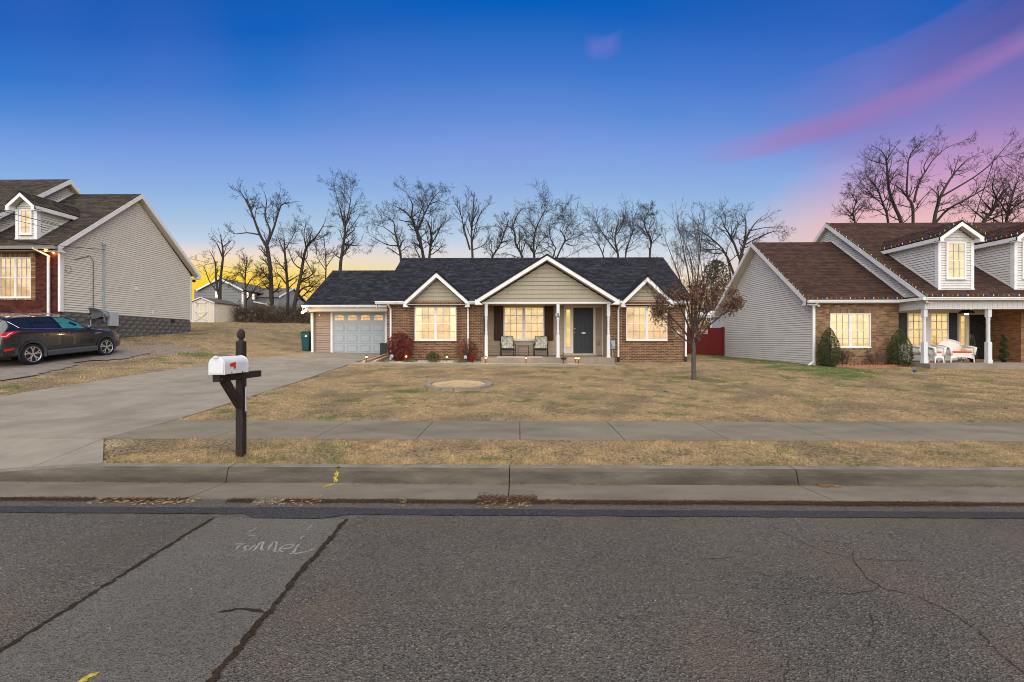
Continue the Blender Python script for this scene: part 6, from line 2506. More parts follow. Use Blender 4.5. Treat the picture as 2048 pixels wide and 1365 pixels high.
	t('bare_tree', 'tall bare tree forking wide above the middle of the brown roof', 40.5, [(1826, 500, 7), (1826, 447, 6.5), (1825, 410, 6), (1814, 392, 5), (1815, 350, 3.5), (1820, 310, 2.4), (1845, 282, 1)],
      [[(1828, 405, 5), (1832, 385, 5), (1840, 362, 4), (1850, 345, 3.4), (1868, 318, 2.4), (1895, 295, 1.6), (1928, 283, 1)], [(1813, 392, 4), (1800, 378, 3), (1785, 368, 2), (1768, 360, 1)], [(1850, 345, 2.4), (1848, 332, 2), (1858, 315, 1.4), (1870, 306, 1)], [(1818, 318, 2), (1838, 300, 1.5), (1865, 275, 1)]],
      18, (9, 6, 5), (0.26, 0.44, 0.5), g)
	t('bare_tree', 'long bare tree sweeping rightward over the dormer roofs', 41, [(1868, 500, 9), (1868, 447, 8), (1875, 412, 7), (1885, 385, 6), (1905, 352, 4), (1925, 328, 2)],
      [[(1880, 395, 5), (1920, 372, 4), (1955, 350, 3.4), (1985, 325, 2.6), (2010, 295, 2), (2035, 272, 1)], [(1872, 445, 6), (1895, 420, 5), (1930, 400, 4), (1965, 380, 3), (1990, 360, 1.5)], [(1985, 325, 2), (2015, 310, 1.6), (2050, 308, 1)], [(1915, 340, 2.4), (1935, 320, 1.8), (1960, 308, 1)], [(1906, 350, 2.6), (1914, 325, 1.6), (1918, 310, 1)]],
      19, (9, 6, 5), (0.24, 0.42, 0.5), g)
	t('bare_tree', 'dense dark bare tree at the edge behind the dormers', 40, [(1950, 520, 9), (1965, 450, 8), (1982, 425, 7), (1995, 400, 5), (2020, 370, 3)],
      [[(2000, 520, 7), (2012, 445, 6), (2020, 410, 5), (2030, 375, 3), (2042, 345, 1.2)], [(1995, 400, 4), (1985, 375, 3), (1990, 350, 1.4)], [(2015, 430, 4), (2000, 405, 3), (1985, 390, 1.4)], [(1970, 440, 4), (1945, 420, 2.4), (1930, 405, 1)], [(2022, 405, 3), (2045, 390, 2), (2070, 380, 1)], [(1985, 422, 3), (1960, 395, 2), (1950, 375, 1)]],
      20, (11, 8, 5), (0.32, 0.46, 0.5), g)


build_trees()


def build_front_tree():
	rng = np.random.default_rng(77)
	Y = 14.05
	shoots = [[(1386, 690, 8), (1368, 662, 4), (1338, 630, 3), (1312, 600, 2), (1292, 562, .8)], [(1386, 688, 7), (1372, 640, 4), (1348, 590, 3), (1326, 560, 2), (1280, 520, .8)],
              [(1387, 684, 7), (1378, 620, 4), (1360, 560, 3), (1342, 510, 2), (1316, 440, .8)], [(1387, 684, 6), (1382, 600, 4), (1375, 540, 3), (1362, 480, 2), (1350, 400, .7)],
              [(1388, 684, 7), (1390, 610, 4), (1396, 550, 3), (1402, 490, 2), (1410, 420, .7)], [(1389, 684, 7), (1400, 620, 4), (1414, 560, 3), (1428, 520, 2), (1434, 455, .7)],
              [(1389, 686, 7), (1408, 640, 4), (1428, 600, 3), (1446, 578, 2), (1464, 548, .7)], [(1390, 690, 6), (1412, 658, 4), (1438, 635, 3), (1458, 618, 2), (1478, 595, .7)],
              [(1387, 684, 6), (1384, 620, 3.5), (1386, 560, 3), (1376, 500, 2), (1338, 424, .7)], [(1388, 684, 6), (1394, 630, 3), (1406, 585, 2.6), (1402, 530, 2), (1384, 440, .7)],
              [(1386, 692, 5), (1356, 668, 3), (1330, 642, 2), (1308, 628, 1)], [(1389, 690, 5), (1395, 650, 3.4), (1420, 610, 2.4), (1438, 560, 1.4), (1446, 520, .7)],
              [(1387, 684, 5), (1380, 640, 3), (1366, 600, 2.2), (1356, 540, 1.4), (1352, 470, .7)], [(1388, 684, 5), (1392, 640, 3), (1392, 590, 2.2), (1388, 530, 1.4), (1366, 440, .7)]]
	T, (a, p1, p2, p3) = bare_tree('young_tree', 'young front-yard tree with brown withered leaves and pale trunk', Y,
                                   [(1388, 762, 13), (1387.5, 735, 11.5), (1387, 712, 11), (1387, 695, 11), (1387, 680, 8)], shoots, 77, (11, 4, 2), (0.24, 0.40, 0.4), None, 0.0026, 1.2, 0.10, 0.10, ang=(12, 38),
                                   dens=1.0, t0=0.3, twig_m=mat('young_twig', (0.050, 0.034, 0.028), 0.9, 0.2, 12))
	for ch in T.children:
		if ch.name.startswith('trunk'):
			ch.data.materials[0] = mat('young_bark', (0.095, 0.085, 0.075), 0.95, 0.5, 16, 0.9, 45, stretch=(4, 4, 0.8), spec=0.1)
	# withered leaves hang in the middle of the crown
	pts = np.concatenate([p2[:, 1:].reshape(-1, 3), p1[:, 1:].reshape(-1, 3), p3.reshape(-1, 3), a[:, 4:9].reshape(-1, 3)])
	zc, cx = P(1387, 622, Y).z, xat(1395, Y)
	dx = pts[:, 0] - cx
	ell = (dx / 1.3) ** 2 + ((pts[:, 2] - zc - 0.10 * np.abs(dx)) / 0.85) ** 2
	clump = fbm(pts[:, 0], pts[:, 2] + pts[:, 1], 0.5, 14)
	pr = np.clip(1.25 - ell, 0, 1) * np.clip((clump - 0.36) / 0.14, 0.22, 1)
	pr *= np.where(dx > 0, 1.0, 0.7)
	C = pts[rng.random(len(pts)) < pr]
	C = np.repeat(C, 7, axis=0)
	C = C + rng.normal(scale=(0.075, 0.075, 0.07), size=(len(C), 3)) - np.array([0, 0, 0.04])
	rng.shuffle(C)
	C = C[:8200]
	V, F, c = leaf_quads(C, 0.030, rng, [(0.135, 0.068, 0.042), (0.10, 0.052, 0.036), (0.175, 0.09, 0.055), (0.07, 0.038, 0.03), (0.20, 0.12, 0.075)], 2.4, 1.2)
	obj('leaves', np_mesh('leaves', V, F, c), LEAF, T)
	mb = MB()
	p = P(1387, 672, Y)
	mb.box(p.x - 0.025, p.y - 0.11, p.z - 0.05, p.x + 0.015, p.y - 0.095, p.z + 0.05)
	mb.build('ribbon_tag', mat('pink_ribbon', (0.55, 0.12, 0.14), 0.6, 0.1), T)


build_front_tree()


def shape_points(rng, n, c, rx, ry, h, prof, shell=0.55):
	"""points in a solid of revolution; prof(t) is the relative radius at relative height t"""
	out = []
	while len(out) < n:
		t = rng.random(n * 2)
		a = rng.uniform(0, 2 * np.pi, n * 2)
		pr = np.array([prof(x) for x in t])
		ok = rng.random(n * 2) < pr
		rr_ = np.where(rng.random(n * 2) < shell, rng.uniform(0.85, 1.05, n * 2), np.sqrt(rng.random(n * 2)))
		bump_ = 0.9 + 0.25 * (vnoise(a * 2.2, t * 7, 1.0, 3) - 0.3)
		x = c[0] + np.cos(a) * rx * pr * rr_ * bump_
		y = c[1] + np.sin(a) * ry * pr * rr_ * bump_
		z = c[2] + t * h
		out.extend(np.stack([x, y, z], 1)[ok])
	return np.array(out[:n])


def shrub(name, label, c, rx, ry, h, prof, n, size, cols, seed, stems=7, cat='shrub', group=None, elong=1.5, core=None, shell=0.55, stem_m=None):
	rng = np.random.default_rng(seed)
	rr = random.Random(seed)
	T = thing(name, c, label, cat, group)
	C = shape_points(rng, n, c, rx, ry, h, prof, shell)
	V, F, col = leaf_quads(C, size, rng, cols, elong)
	obj('foliage', np_mesh('foliage', V, F, col), LEAF, T)
	mb = MB()
	for i in range(stems):
		a = rr.uniform(0, 6.28)
		k = rr.uniform(0.3, 0.8)
		t = rr.uniform(0.55, 0.9)
		pr = prof(t) * k
		mb.tube([(c[0] + math.cos(a) * .05, c[1] + math.sin(a) * .05, c[2] - 0.05), (c[0] + math.cos(a) * rx * pr * .5, c[1] + math.sin(a) * ry * pr * .5, c[2] + h * t * .5), (c[0] + math.cos(a) * rx * pr, c[1] + math.sin(a) * ry * pr, c[2] + h * t)], [0.018, 0.013, 0.006], 5)
	mb.build('stems', stem_m or BARK, T)
	return T


def twig_bush(name, label, c, r, h, seed, group=None):
	"""leafless bush: many thin stems rising from one crown"""
	rng = np.random.default_rng(seed)
	n = 26
	a = rng.uniform(0, 2 * np.pi, n)
	k = rng.uniform(0.3, 1.0, n)
	P0 = np.array(c) + np.stack([np.cos(a) * .06, np.sin(a) * .06, np.zeros(n)], 1)
	P1 = np.array(c) + np.stack([np.cos(a) * r * k, np.sin(a) * r * k, h * (1.05 - 0.35 * k) * rng.uniform(.7, 1, n)], 1)
	t = np.linspace(0, 1, 6)[None, :, None]
	path = P0[:, None] * (1 - t) + P1[:, None] * t + rng.normal(scale=0.02, size=(n, 6, 3)) * t
	rad = np.linspace(0.009, 0.004, 6)[None].repeat(n, 0)
	p1, r1 = sprout(path, rad, rng, 5, 0.4, (20, 60), 5, 0.25, 0.05, 0.3, 0.8, 0.004)
	p2, r2 = sprout(p1, r1, rng, 3, 0.5, (20, 60), 4, 0.25, 0.05, 0.3, 0.8, 0.0035)
	T = thing(name, c, label, 'shrub', group)
	V, F = merge([rings(path, rad, 5), rings(p1, r1, 4), rings(p2, r2, 3)])
	obj('branches', np_mesh('branches', V, F), mat('dry_twig', (0.10, 0.066, 0.046), 0.9, 0.3, 20), T)
	C = p2[:, -1][rng.random(len(p2)) < 0.6]
	V, F, col = leaf_quads(C, 0.028, rng, [(0.13, 0.075, 0.045), (0.09, 0.055, 0.035)], 1.4)
	obj('foliage', np_mesh('foliage', V, F, col), LEAF, T)
	return T


def build_shrubs():
	egg = lambda t: max(0.0, math.sin(math.pi * min(1, t * 0.80 + 0.18)) ** 0.7) * (1 - 0.35 * t)
	rnd = lambda t: max(0.02, math.sin(math.pi * (0.08 + 0.90 * t))) ** 0.6
	cone = lambda t: max(0.03, 1 - t) ** 0.75
	RED = [(0.15, 0.018, 0.016), (0.10, 0.012, 0.014), (0.21, 0.03, 0.022), (0.06, 0.012, 0.014), (0.11, 0.035, 0.02)]
	z = lambda x, y: g1(x, y) + 0.02
	c = (xat(801, 19.55), 19.5, z(-5.2, 19.5))
	shrub('nandina_shrub', 'big bushy red-leaved shrub at the corner by the garage', c, 0.62, 0.5, 1.25, rnd, 4200, 0.036, RED, 21, 10, elong=2.0, shell=0.3)
	c = (xat(934, 19.55), 19.5, z(-2.3, 19.5))
	shrub('nandina_shrub', 'sparse red and brown shrub right of the curtained window', c, 0.5, 0.42, 1.0, rnd, 1300, 0.034, RED[2:] + [(0.12, 0.06, 0.03), (0.10, 0.07, 0.03), (0.22, 0.02, 0.05)], 22, 12, elong=2.0, shell=0.3)
	c = (xat(865.5, 19.45), 19.45, z(-3.8, 19.45))
	shrub('boxwood_shrub', 'small round dark green bush under the curtained window', c, 0.30, 0.3, 0.42, rnd, 2600, 0.018, [(0.035, 0.055, 0.012), (0.022, 0.038, 0.010), (0.05, 0.068, 0.016)], 23, 5)
	for i, (px, lab, sx, cols) in enumerate(((770, 'low grey-green clump beside the landscape timbers', .26, None), (820, 'low spreading green clump below the big red shrub', .36, None), (868, 'flat grey-green clump before the round bush', .3, None), (922, 'flat green clump below the sparse red shrub', .34, None))):
		c = (xat(px, 19.05), 19.05, z(xat(px, 19.05), 19.05))
		shrub('ground_cover_plant', lab, c, sx, 0.18, 0.13, rnd, 420, 0.022, [(0.09, 0.10, 0.045), (0.06, 0.075, 0.03), (0.13, 0.12, 0.07)], 30 + i, 3, cat='plant')
	for i, (px, py, lab) in enumerate(((813, 708, 'bright red little plant glowing beside a path lamp'), (943, 712, 'bright red little plant at the foot of the sparse shrub'))):
		c = (xat(px, 19.25), 19.25, z(xat(px, 19.25), 19.25))
		shrub('red_plant', lab, c, 0.14, 0.14, 0.34, rnd, 320, 0.03, [(0.26, 0.014, 0.010), (0.18, 0.010, 0.010), (0.32, 0.03, 0.014)], 40 + i, 3, cat='plant')
	GRN = [(0.030, 0.050, 0.012), (0.045, 0.062, 0.014), (0.020, 0.034, 0.010), (0.065, 0.075, 0.02)]
	c = (xat(1657, 18.75), 18.72, z(12.9, 18.72))
	shrub('clipped_shrub', 'tall dark green clipped shrub at the corner of the brick wall', c, 0.49, 0.45, 1.58, egg, 7000, 0.026, GRN, 24, 6, group=None)
	c = (xat(1797.5, 18.75), 18.70, z(15.8, 18.7))
	shrub('clipped_shrub', 'plump dark green clipped shrub next to the wicker chairs', c, 0.54, 0.48, 1.52, egg, 7000, 0.026, GRN[:2] + [(0.07, 0.075, 0.02)], 25, 6)
	twig_bush('dry_bush', 'bare brown bush beside the tall clipped shrub', (xat(1688, 18.75), 18.72, z(13.5, 18.7)), 0.34, 0.72, 51)
	twig_bush('dry_bush', 'wider bare brown bush under the brick house window', (xat(1748, 18.75), 18.72, z(14.8, 18.7)), 0.48, 0.70, 52)
	# potted topiaries on the porch
	for i, px in enumerate((1945, 2008)):
		X, Y, Z = xat(px, 18.9), 18.9, 0.825
		lab = ('narrow conical potted topiary left of the dark glazed door', 'spiral potted topiary near the lit brick at the edge')[i]
		T = thing('potted_topiary', (X, Y, Z), lab, 'topiary')
		q = MB()
		q.lathe((X, Y, Z), [(0.075, 0), (0.095, 0.12), (0.105, 0.16), (0.09, 0.165)], 14)
		q.build('pot', mat('black_plastic'), T, smooth=True)
		q = MB()
		q.tube([(X, Y, Z + .1), (X, Y, Z + 1.05)], 0.012, 6)
		q.build('stem', BARK, T)
		rng = np.random.default_rng(60 + i)
		n = 3200
		t = rng.random(n) ** 1.25
		if i == 0:
			r0 = 0.17 * (1 - t * 0.75)
			a = rng.uniform(0, 6.28, n)
			C = np.stack([X + np.cos(a) * r0 * rng.uniform(.5, 1, n), Y + np.sin(a) * r0 * rng.uniform(.5, 1, n), Z + .14 + t * 1.0], 1)
		else:
			th = t * 6.283 * 3.2 + 2.0
			r0 = 0.10 * (1 - t * 0.65)
			off = rng.normal(scale=1.0, size=(n, 3))
			off /= np.linalg.norm(off, axis=1, keepdims=True)
			C = np.stack([X + np.cos(th) * r0, Y + np.sin(th) * r0, Z + .17 + t * .95], 1) + off * (0.085 * (1 - t * .55))[:, None]
		V, F, c = leaf_quads(C, 0.028, rng, GRN, 1.3)
		obj('foliage', np_mesh('foliage', V, F, c), LEAF, T)


build_shrubs()


def build_brush():
	"""tangled brush at the back of the yards: too tangled to count"""
	rng = np.random.default_rng(91)
	# stems
	n = 900
	px = rng.uniform(476, 640, n)
	Yb = rng.uniform(38.0, 42.0, n)
	X = np.array([xat(p, y) for p, y in zip(px, Yb)])
	Z = G(X, Yb)
	h = rng.uniform(0.6, 1.7, n)
	P0 = np.stack([X, Yb, Z - .05], 1)
	d = np.stack([rng.normal(0, .5, n), rng.normal(0, .4, n), np.ones(n)], 1) * h[:, None]
	t = np.linspace(0, 1, 5)[None, :, None]
	path = P0[:, None] + d[:, None] * t + rng.normal(scale=.08, size=(n, 5, 3)) * t
	rad = np.linspace(.016, .008, 5)[None].repeat(n, 0)
	p1, r1 = sprout(path, rad, rng, 6, .5, (25, 75), 4, .3, -.03, .2, .8, .008)
	V, F = merge([rings(path, rad, 4), rings(p1, r1, 3)])
	o = obj('brush', np_mesh('brush', V, F), mat('brush_twig', (0.060, 0.042, 0.030), 0.95, .3, 8))
	tag(o, 'tangled brown brush along the back of the left yard', 'brush', kind='stuff')
	n = 15000
	px = rng.uniform(476, 650, n)
	Yb = rng.uniform(37.9, 42, n)
	X = np.array([xat(p, y) for p, y in zip(px, Yb)])
	Z = G(X, Yb) + rng.random(n) ** 1.5 * (0.3 + 2.0 * vnoise(X, Yb, 1.3, 4) ** 1.5)
	C = np.stack([X, Yb, Z], 1)
	cols = [(0.16, 0.105, 0.065), (0.11, 0.078, 0.048), (0.08, 0.08, 0.04), (0.22, 0.15, 0.095), (0.06, 0.05, 0.03), (0.30, 0.26, 0.21)]
	V, F, c = leaf_quads(C, 0.075, rng, cols, 1.4)
	o = obj('brush_foliage', np_mesh('brush_foliage', V, F, c), LEAF)
	tag(o, 'dry brown and olive leaves in the back-yard brush', 'foliage', kind='stuff')
	# brush behind the red fence
	n = 9000
	px = rng.uniform(1360, 1500, n)
	Yb = rng.uniform(33, 38, n)
	X = np.array([xat(p, y) for p, y in zip(px, Yb)])
	Z = G(X, Yb) + rng.random(n) ** 1.1 * (3.6 + 2.5 * (vnoise(X, Yb, 1.5, 6) - .4))
	C = np.stack([X, Yb, Z], 1)
	V, F, c = leaf_quads(C, 0.075, rng, [(0.05, 0.044, 0.028), (0.035, 0.038, 0.02), (0.07, 0.052, 0.032), (0.10, 0.085, 0.06)], 1.6)
	o = obj('brush_foliage', np_mesh('brush_foliage', V, F, c), LEAF)
	tag(o, 'grey-brown undergrowth rising behind the red fence', 'foliage', kind='stuff')
	# a dark cedar behind the fence
	Yc = 36.0
	c0 = P(1432, 640, Yc)
	zb = g1(c0.x, Yc)
	T = thing('cedar_tree', (c0.x, Yc, zb), 'dark evergreen cedar between the house and the grey-sided wall', 'tree')
	rng = np.random.default_rng(92)
	h = P(1432, 528, Yc).z - zb
	n = 5500
	t = rng.random(n)
	a = rng.uniform(0, 6.28, n)
	r = 2.3 * (1 - t) ** 0.45 * np.sqrt(rng.random(n)) * (0.6 + 0.8 * vnoise(a * 1.7, t * 9, 1, 8))
	C = np.stack([c0.x + np.cos(a) * r, Yc + np.sin(a) * r, zb + 0.3 + t * h], 1)
	V, F, c = leaf_quads(C, 0.085, rng, [(0.03, 0.036, 0.018), (0.042, 0.045, 0.024), (0.07, 0.058, 0.035), (0.022, 0.024, 0.014)], 2.2)
	obj('crown', np_mesh('crown', V, F, c), LEAF, T)
	q = MB()
	q.tube([(c0.x, Yc, zb - .1), (c0.x, Yc, zb + h * .9)], [.14, .03], 8)
	q.build('trunk', BARK, T)


build_brush()
# ================================================================== SMALL THINGS
BLACKM = mat('black_iron', (0.012, 0.012, 0.013), 0.5, 0.1)


def build_mailbox():
	X, Y = -3.715, 5.96
	zb = g1(X, Y)
	wood = mat('dark_post_wood', (0.022, 0.015, 0.012), 0.75, 0.6, 6, 0.5, 30, stretch=(9, 9, 0.8), dirt=(0.06, 0.034, 0.02), dscale=3, dlo=.52, dhi=.8)
	T = thing('mailbox_post', (X, Y, zb), 'dark stained wooden mailbox post with rounded finial by the kerb', 'mailbox post')
	w = 0.047
	q = MB()
	h = 1.62
	q.lathe((X, Y, zb - 0.1), [(w, 0), (w, h), (w * .85, h + .015)], sq=True)
	q.build('post', wood, T, bevel=0.006)
	q = MB()
	zt = zb - 0.1 + h + 0.012
	q.lathe((X, Y, zt), [(w * .8, 0), (w * .55, 0.015), (w * .55, .03), (w * .95, .05), (w * 1.02, .065), (w * 1.02, .095), (w * .9, .125), (w * .6, .150), (w * .25, .163)], 16)
	q.build('finial', wood, T, smooth=True)
	ax = -3.715
	q = MB()
	q.box(ax - .045, 5.46, 1.195, ax + .045, 6.36, 1.282)
	q.build('arm', wood, T, bevel=0.006)
	q = MB()
	q.bar((ax, 5.62, 1.20), (ax, 5.93, 0.84), 0.085, 0.085, up=(1, 0, 0))
	q.build('brace', wood, T, bevel=0.005)
	q = MB()
	for dy, dz in ((5.47, 1.23), (5.69, 1.12), (5.72, 1.08)):
		q.tube([(ax + .045, dy + .03, dz), (ax + .05, dy + .03, dz)], .007, 8)
	q.build('bolt', mat('satin_metal'), T)
	# number plate on the side of the post, black rim round white
	q = MB()
	q.box(X + w + .001, 5.93, 0.72, X + w + .014, 5.985, 1.13)
	pl = q.build('number_plate', BLACKM, T, bevel=0.012)
	q = MB()
	q.box(X + w + .0145, 5.95, 0.76, X + w + .0175, 5.972, 1.09)
	q.build('plate_face', WHITE, pl)
	# the box itself: sheet metal with an arched top
	M = thing('mailbox', (ax - .02, 5.62, 1.284), 'white domed metal mailbox with a red flag', 'mailbox')
	bx = -3.685
	hw, hz = 0.098, 0.125
	prof = [(-hw, 0), (hw, 0), (hw, hz)] + [(hw * math.cos(a), hz + hw * .95 * math.sin(a)) for a in [math.pi * i / 12 for i in range(1, 12)]] + [(-hw, hz)]
	fr = Frame((bx, 0, 1.290), (1, 0, 0), (0, 0, 1))
	mb_m = mat('mailbox_white', (0.60, 0.61, 0.635), 0.45, 0.04, 5, dirt=(0.42, 0.42, 0.42), dscale=4, dlo=.55, dhi=.9, spec=0.45)
	q = MB()
	q.prism(fr, prof, -5.90, -5.43)
	body = q.build('body', mb_m, M, bevel=0.004)
	pr2 = [(u * 1.035, (v - hz) * 1.035 + hz if v > hz else v - .004) for u, v in prof]
	for a, b in ((-5.445, -5.425), (-5.91, -5.895)):
		q = MB()
		q.prism(fr, pr2, a, b)
		q.build('rim', mb_m, M, bevel=0.004)
	q = MB()
	pr3 = [(u * .9, (v - hz) * .9 + hz if v > hz else v * .95 + .01) for u, v in prof]
	q.prism(fr, pr3, -5.4245, -5.417)
	q.box(bx - .025, 5.404, 1.290 + hz + .075, bx + .025, 5.424, 1.290 + hz + .105)
	q.build('door', mb_m, M, bevel=0.004)
	red = mat('flag_red', (0.55, 0.02, 0.012), 0.5, 0.05)
	fs = side_frame(bx + hw, 1)
	q = MB()
	q.prism(fs, [(5.52, .12 + 1.290), (5.535, .095 + 1.29), (5.60, .10 + 1.29), (5.60, .065 + 1.29), (5.63, .065 + 1.29), (5.63, .145 + 1.29), (5.54, .135 + 1.29)], .004, .011)
	q.build('flag', red, M)
	q = MB()
	q.box(bx - hw - .003, 5.56, 1.2825, bx + hw + .004, 5.57, 1.312)
	q.box(bx - hw - .003, 5.78, 1.2825, bx + hw + .004, 5.79, 1.312)
	q.build('bracket', BLACKM, M)


build_mailbox()


def build_bin():
	X, Y = xat(613.5, 22.5), 22.55
	z = g1(X, Y) + .01
	T = thing('wheelie_bin', (X, Y, z), 'teal green wheeled bin at the garage corner', 'bin')
	m = mat('bin_teal', (0.003, 0.055, 0.058), 0.5, 0.1)
	q = MB()
	w0, w1, d0, d1, h = .16, .205, .2, .26, .74
	q.add([(X - w0, Y - d0, z), (X + w0, Y - d0, z), (X + w0, Y + d0, z), (X - w0, Y + d0, z), (X - w1, Y - d1, z + h), (X + w1, Y - d1, z + h), (X + w1, Y + d1, z + h), (X - w1, Y + d1, z + h)], MB.BOXF)
	q.box(X - w1 - .01, Y - d1 - .01, z + .62, X + w1 + .01, Y + d1 + .01, z + .88)
	q.build('body', m, T, bevel=0.015)
	q = MB()
	q.box(X - w1 - .03, Y - d1 - .03, z + .882, X + w1 + .03, Y + d1 + .05, z + .91)
	q.box(X - w1 + .03, Y - d1 + .03, z + .91, X + w1 - .03, Y + d1 - .03, z + .95)
	q.build('lid', mat('bin_lid', (0.014, 0.045, 0.052), 0.5, 0.1), T, bevel=0.012)
	q = MB()
	f = front(Y - d1 - .012)
	q.prism(f, [(X - .0, z + .66), (X + .11, z + .67), (X + .12, z + .72), (X + .07, z + .77), (X + .03, z + .74)], 0.0, .004)
	q.build('emblem', WHITE, T)
	for s in (-1, 1):
		q = MB()
		q.tube([(X + s * .14, Y + .24, z + .1), (X + s * .19, Y + .24, z + .1)], .1, 14)
		q.build('wheel', mat('black_plastic'), T)


build_bin()


def build_garden_bits():
	# dark square planter at the garage door
	X, Y = xat(767.5, 21.6), 21.7
	z = g1(X, Y) + .015
	T = thing('storage_box', (X, Y, z), 'dark slate square box between the garage door and red shrub', 'box')
	q = MB()
	q.box(X - .17, Y - .17, z, X + .17, Y + .17, z + .55)
	q.build('body', mat('slate_box', (0.022, 0.026, 0.038), 0.6, 0.1), T, bevel=0.01)
	q = MB()
	q.box(X - .18, Y - .18, z + .551, X + .18, Y + .18, z + .575)
	q.build('lid', mat('slate_box'), T, bevel=0.006)
	# landscape timbers
	tm = mat('pale_timber', (0.38, 0.27, 0.165), 0.85, 0.25, 6, 0.4, 30, stretch=(1, 1, 1))
	for i, (a, b, lab) in enumerate((((726, 18.55), (773, 21.5), 'pale landscape timber nearer the driveway slab'), ((749, 18.75), (779, 21.0), 'pale landscape timber nearer the gravel bed'))):
		p0 = Vector((xat(*a), a[1], 0))
		p1 = Vector((xat(*b), b[1], 0))
		p0.z, p1.z = g1(p0.x, p0.y) + .055, g1(p1.x, p1.y) + .055
		q = MB()
		q.bar(p0, p1, .13, .10)
		q.build('landscape_timber', tm, bevel=0.012, label=lab, cat='timber')
	# gravel bed
	rng = np.random.default_rng(17)
	n = 5200
	x = np.concatenate([rng.uniform(-6.3, -1.62, 3600), rng.uniform(-1.62, 2.6, 1600)])
	y = np.concatenate([18.78 + rng.random(3600) * 1.2, 18.77 + rng.random(1600) * .22])
	z = G(x, y) + .012
	s = rng.uniform(.018, .04, n)
	oct_ = np.array([[1, 0, 0], [0, 1, 0], [-1, 0, 0], [0, -1, 0], [0, 0, .7], [0, 0, -.5]])
	ang = rng.uniform(0, 6.28, n)
	ca, sa = np.cos(ang), np.sin(ang)
	o = oct_[None] * s[:, None, None] * rng.uniform(.65, 1.2, (n, 6, 1))
	V = np.stack([o[..., 0] * ca[:, None] - o[..., 1] * sa[:, None] + x[:, None], o[..., 0] * sa[:, None] + o[..., 1] * ca[:, None] + y[:, None], o[..., 2] + z[:, None]], -1)
	tri = np.array([[0, 1, 4], [1, 2, 4], [2, 3, 4], [3, 0, 4], [1, 0, 5], [2, 1, 5], [3, 2, 5], [0, 3, 5]])
	F = (tri[None] + (np.arange(n) * 6)[:, None, None]).reshape(-1, 3)
	t = rng.random((n, 1))
	c = np.repeat(np.array([.50, .42, .32]) * t + np.array([.24, .19, .145]) * (1 - t), 8, axis=0)
	ob = obj('gravel', np_mesh('gravel', V.reshape(-1, 3), F, c), mat('gravel_stone', attr=True, rough=.9, var=.15))
	tag(ob, 'pale gravel bed along the front brick wall', 'gravel', kind='stuff')
	# ring of edging stones round a gravel circle
	cx, cyy, rad = -1.72, 12.8, .90
	T = thing('fire_pit', (cx, cyy, g1(cx, cyy)), 'flat ring of grey edging stones filled with pale gravel in the lawn', 'fire pit')
	st = mat('edging_stone', (0.20, 0.165, 0.145), .9, .2, 8, .4, 60)
	k = 16
	rr = random.Random(6)
	for i in range(k):
		a0, a1 = 6.2832 * i / k + .012, 6.2832 * (i + 1) / k - .012
		q = MB()
		r0, r1 = rad - .11, rad + .07
		dz = rr.uniform(-.01, .012)
		pts = [(r0, a0), (r1, a0), (r1, (a0 + a1) / 2), (r1, a1), (r0, a1), (r0, (a0 + a1) / 2)]
		bot = [(cx + r * math.cos(a), cyy + r * math.sin(a)) for r, a in pts]
		zz = lambda p: g1(p[0], p[1])
		q.add([(p[0], p[1], zz(p) - .05) for p in bot] + [(p[0], p[1], zz(p) + .062 + dz) for p in bot], [tuple(range(5, -1, -1)), tuple(range(6, 12))] + [(j, (j + 1) % 6, 6 + (j + 1) % 6, 6 + j) for j in range(6)])
		q.build('stone', st, T, bevel=.008)
	n = 2600
	r = np.sqrt(rng.random(n)) * (rad - .13)
	a = rng.uniform(0, 6.28, n)
	x, y = cx + r * np.cos(a), cyy + r * np.sin(a)
	z = G(x, y) + .03 + .04 * (1 - (r / .8) ** 2)
	C = np.stack([x, y, z], 1)
	s = rng.uniform(.012, .026, n)
	o = oct_[None] * s[:, None, None] * rng.uniform(.6, 1.2, (n, 6, 1))
	V = o + C[:, None]
	F = (tri[None] + (np.arange(n) * 6)[:, None, None]).reshape(-1, 3)
	t = rng.random((n, 1))
	c = np.repeat(np.array([.52, .40, .22]) * t + np.array([.30, .215, .11]) * (1 - t), 8, axis=0)
	obj('gravel_fill', np_mesh('gravel_fill', V.reshape(-1, 3), F, c), mat('gravel_stone'), T, kind='stuff')
	# mulch bed and scalloped edging at the brick neighbour
	q = MB()
	xs = np.linspace(12.55, 16.2, 24)
	ye = lambda x: 18.62 - .12 * math.sin((x - 12.5) / 3.7 * math.pi)
	V = [(x, ye(x) + .02, g1(x, ye(x)) + .045) for x in xs] + [(x, 19.2, g1(x, 19.2) + .06) for x in xs]
	m = len(xs)
	q.add(V, [(i, i + 1, m + i + 1, m + i) for i in range(m - 1)])
	q.build('mulch_bed', mat('mulch', (0.028, 0.02, 0.016), .95, .6, 30, 1.0, 50), label='dark mulch bed before the brick wall', cat='mulch', kind='structure')
	E = thing('brick_edging', (14.4, 18.55, .65), 'low red scalloped edging along the mulch bed', 'edging')
	em = mat('red_edging', (0.32, 0.10, 0.065), .85, .2, 8)
	x = 12.9
	while x < 16.25:
		y = ye(x)
		z = g1(x, y)
		q = MB()
		f = front(y)
		w = .145
		q.prism(f, [(x, z - .03), (x + w, z - .03), (x + w, z + .055), (x + w * .8, z + .085), (x + w * .5, z + .098), (x + w * .2, z + .085), (x, z + .055)], -.05, .0)
		q.build('edging_block', em, E)
		x += w + .006


build_garden_bits()


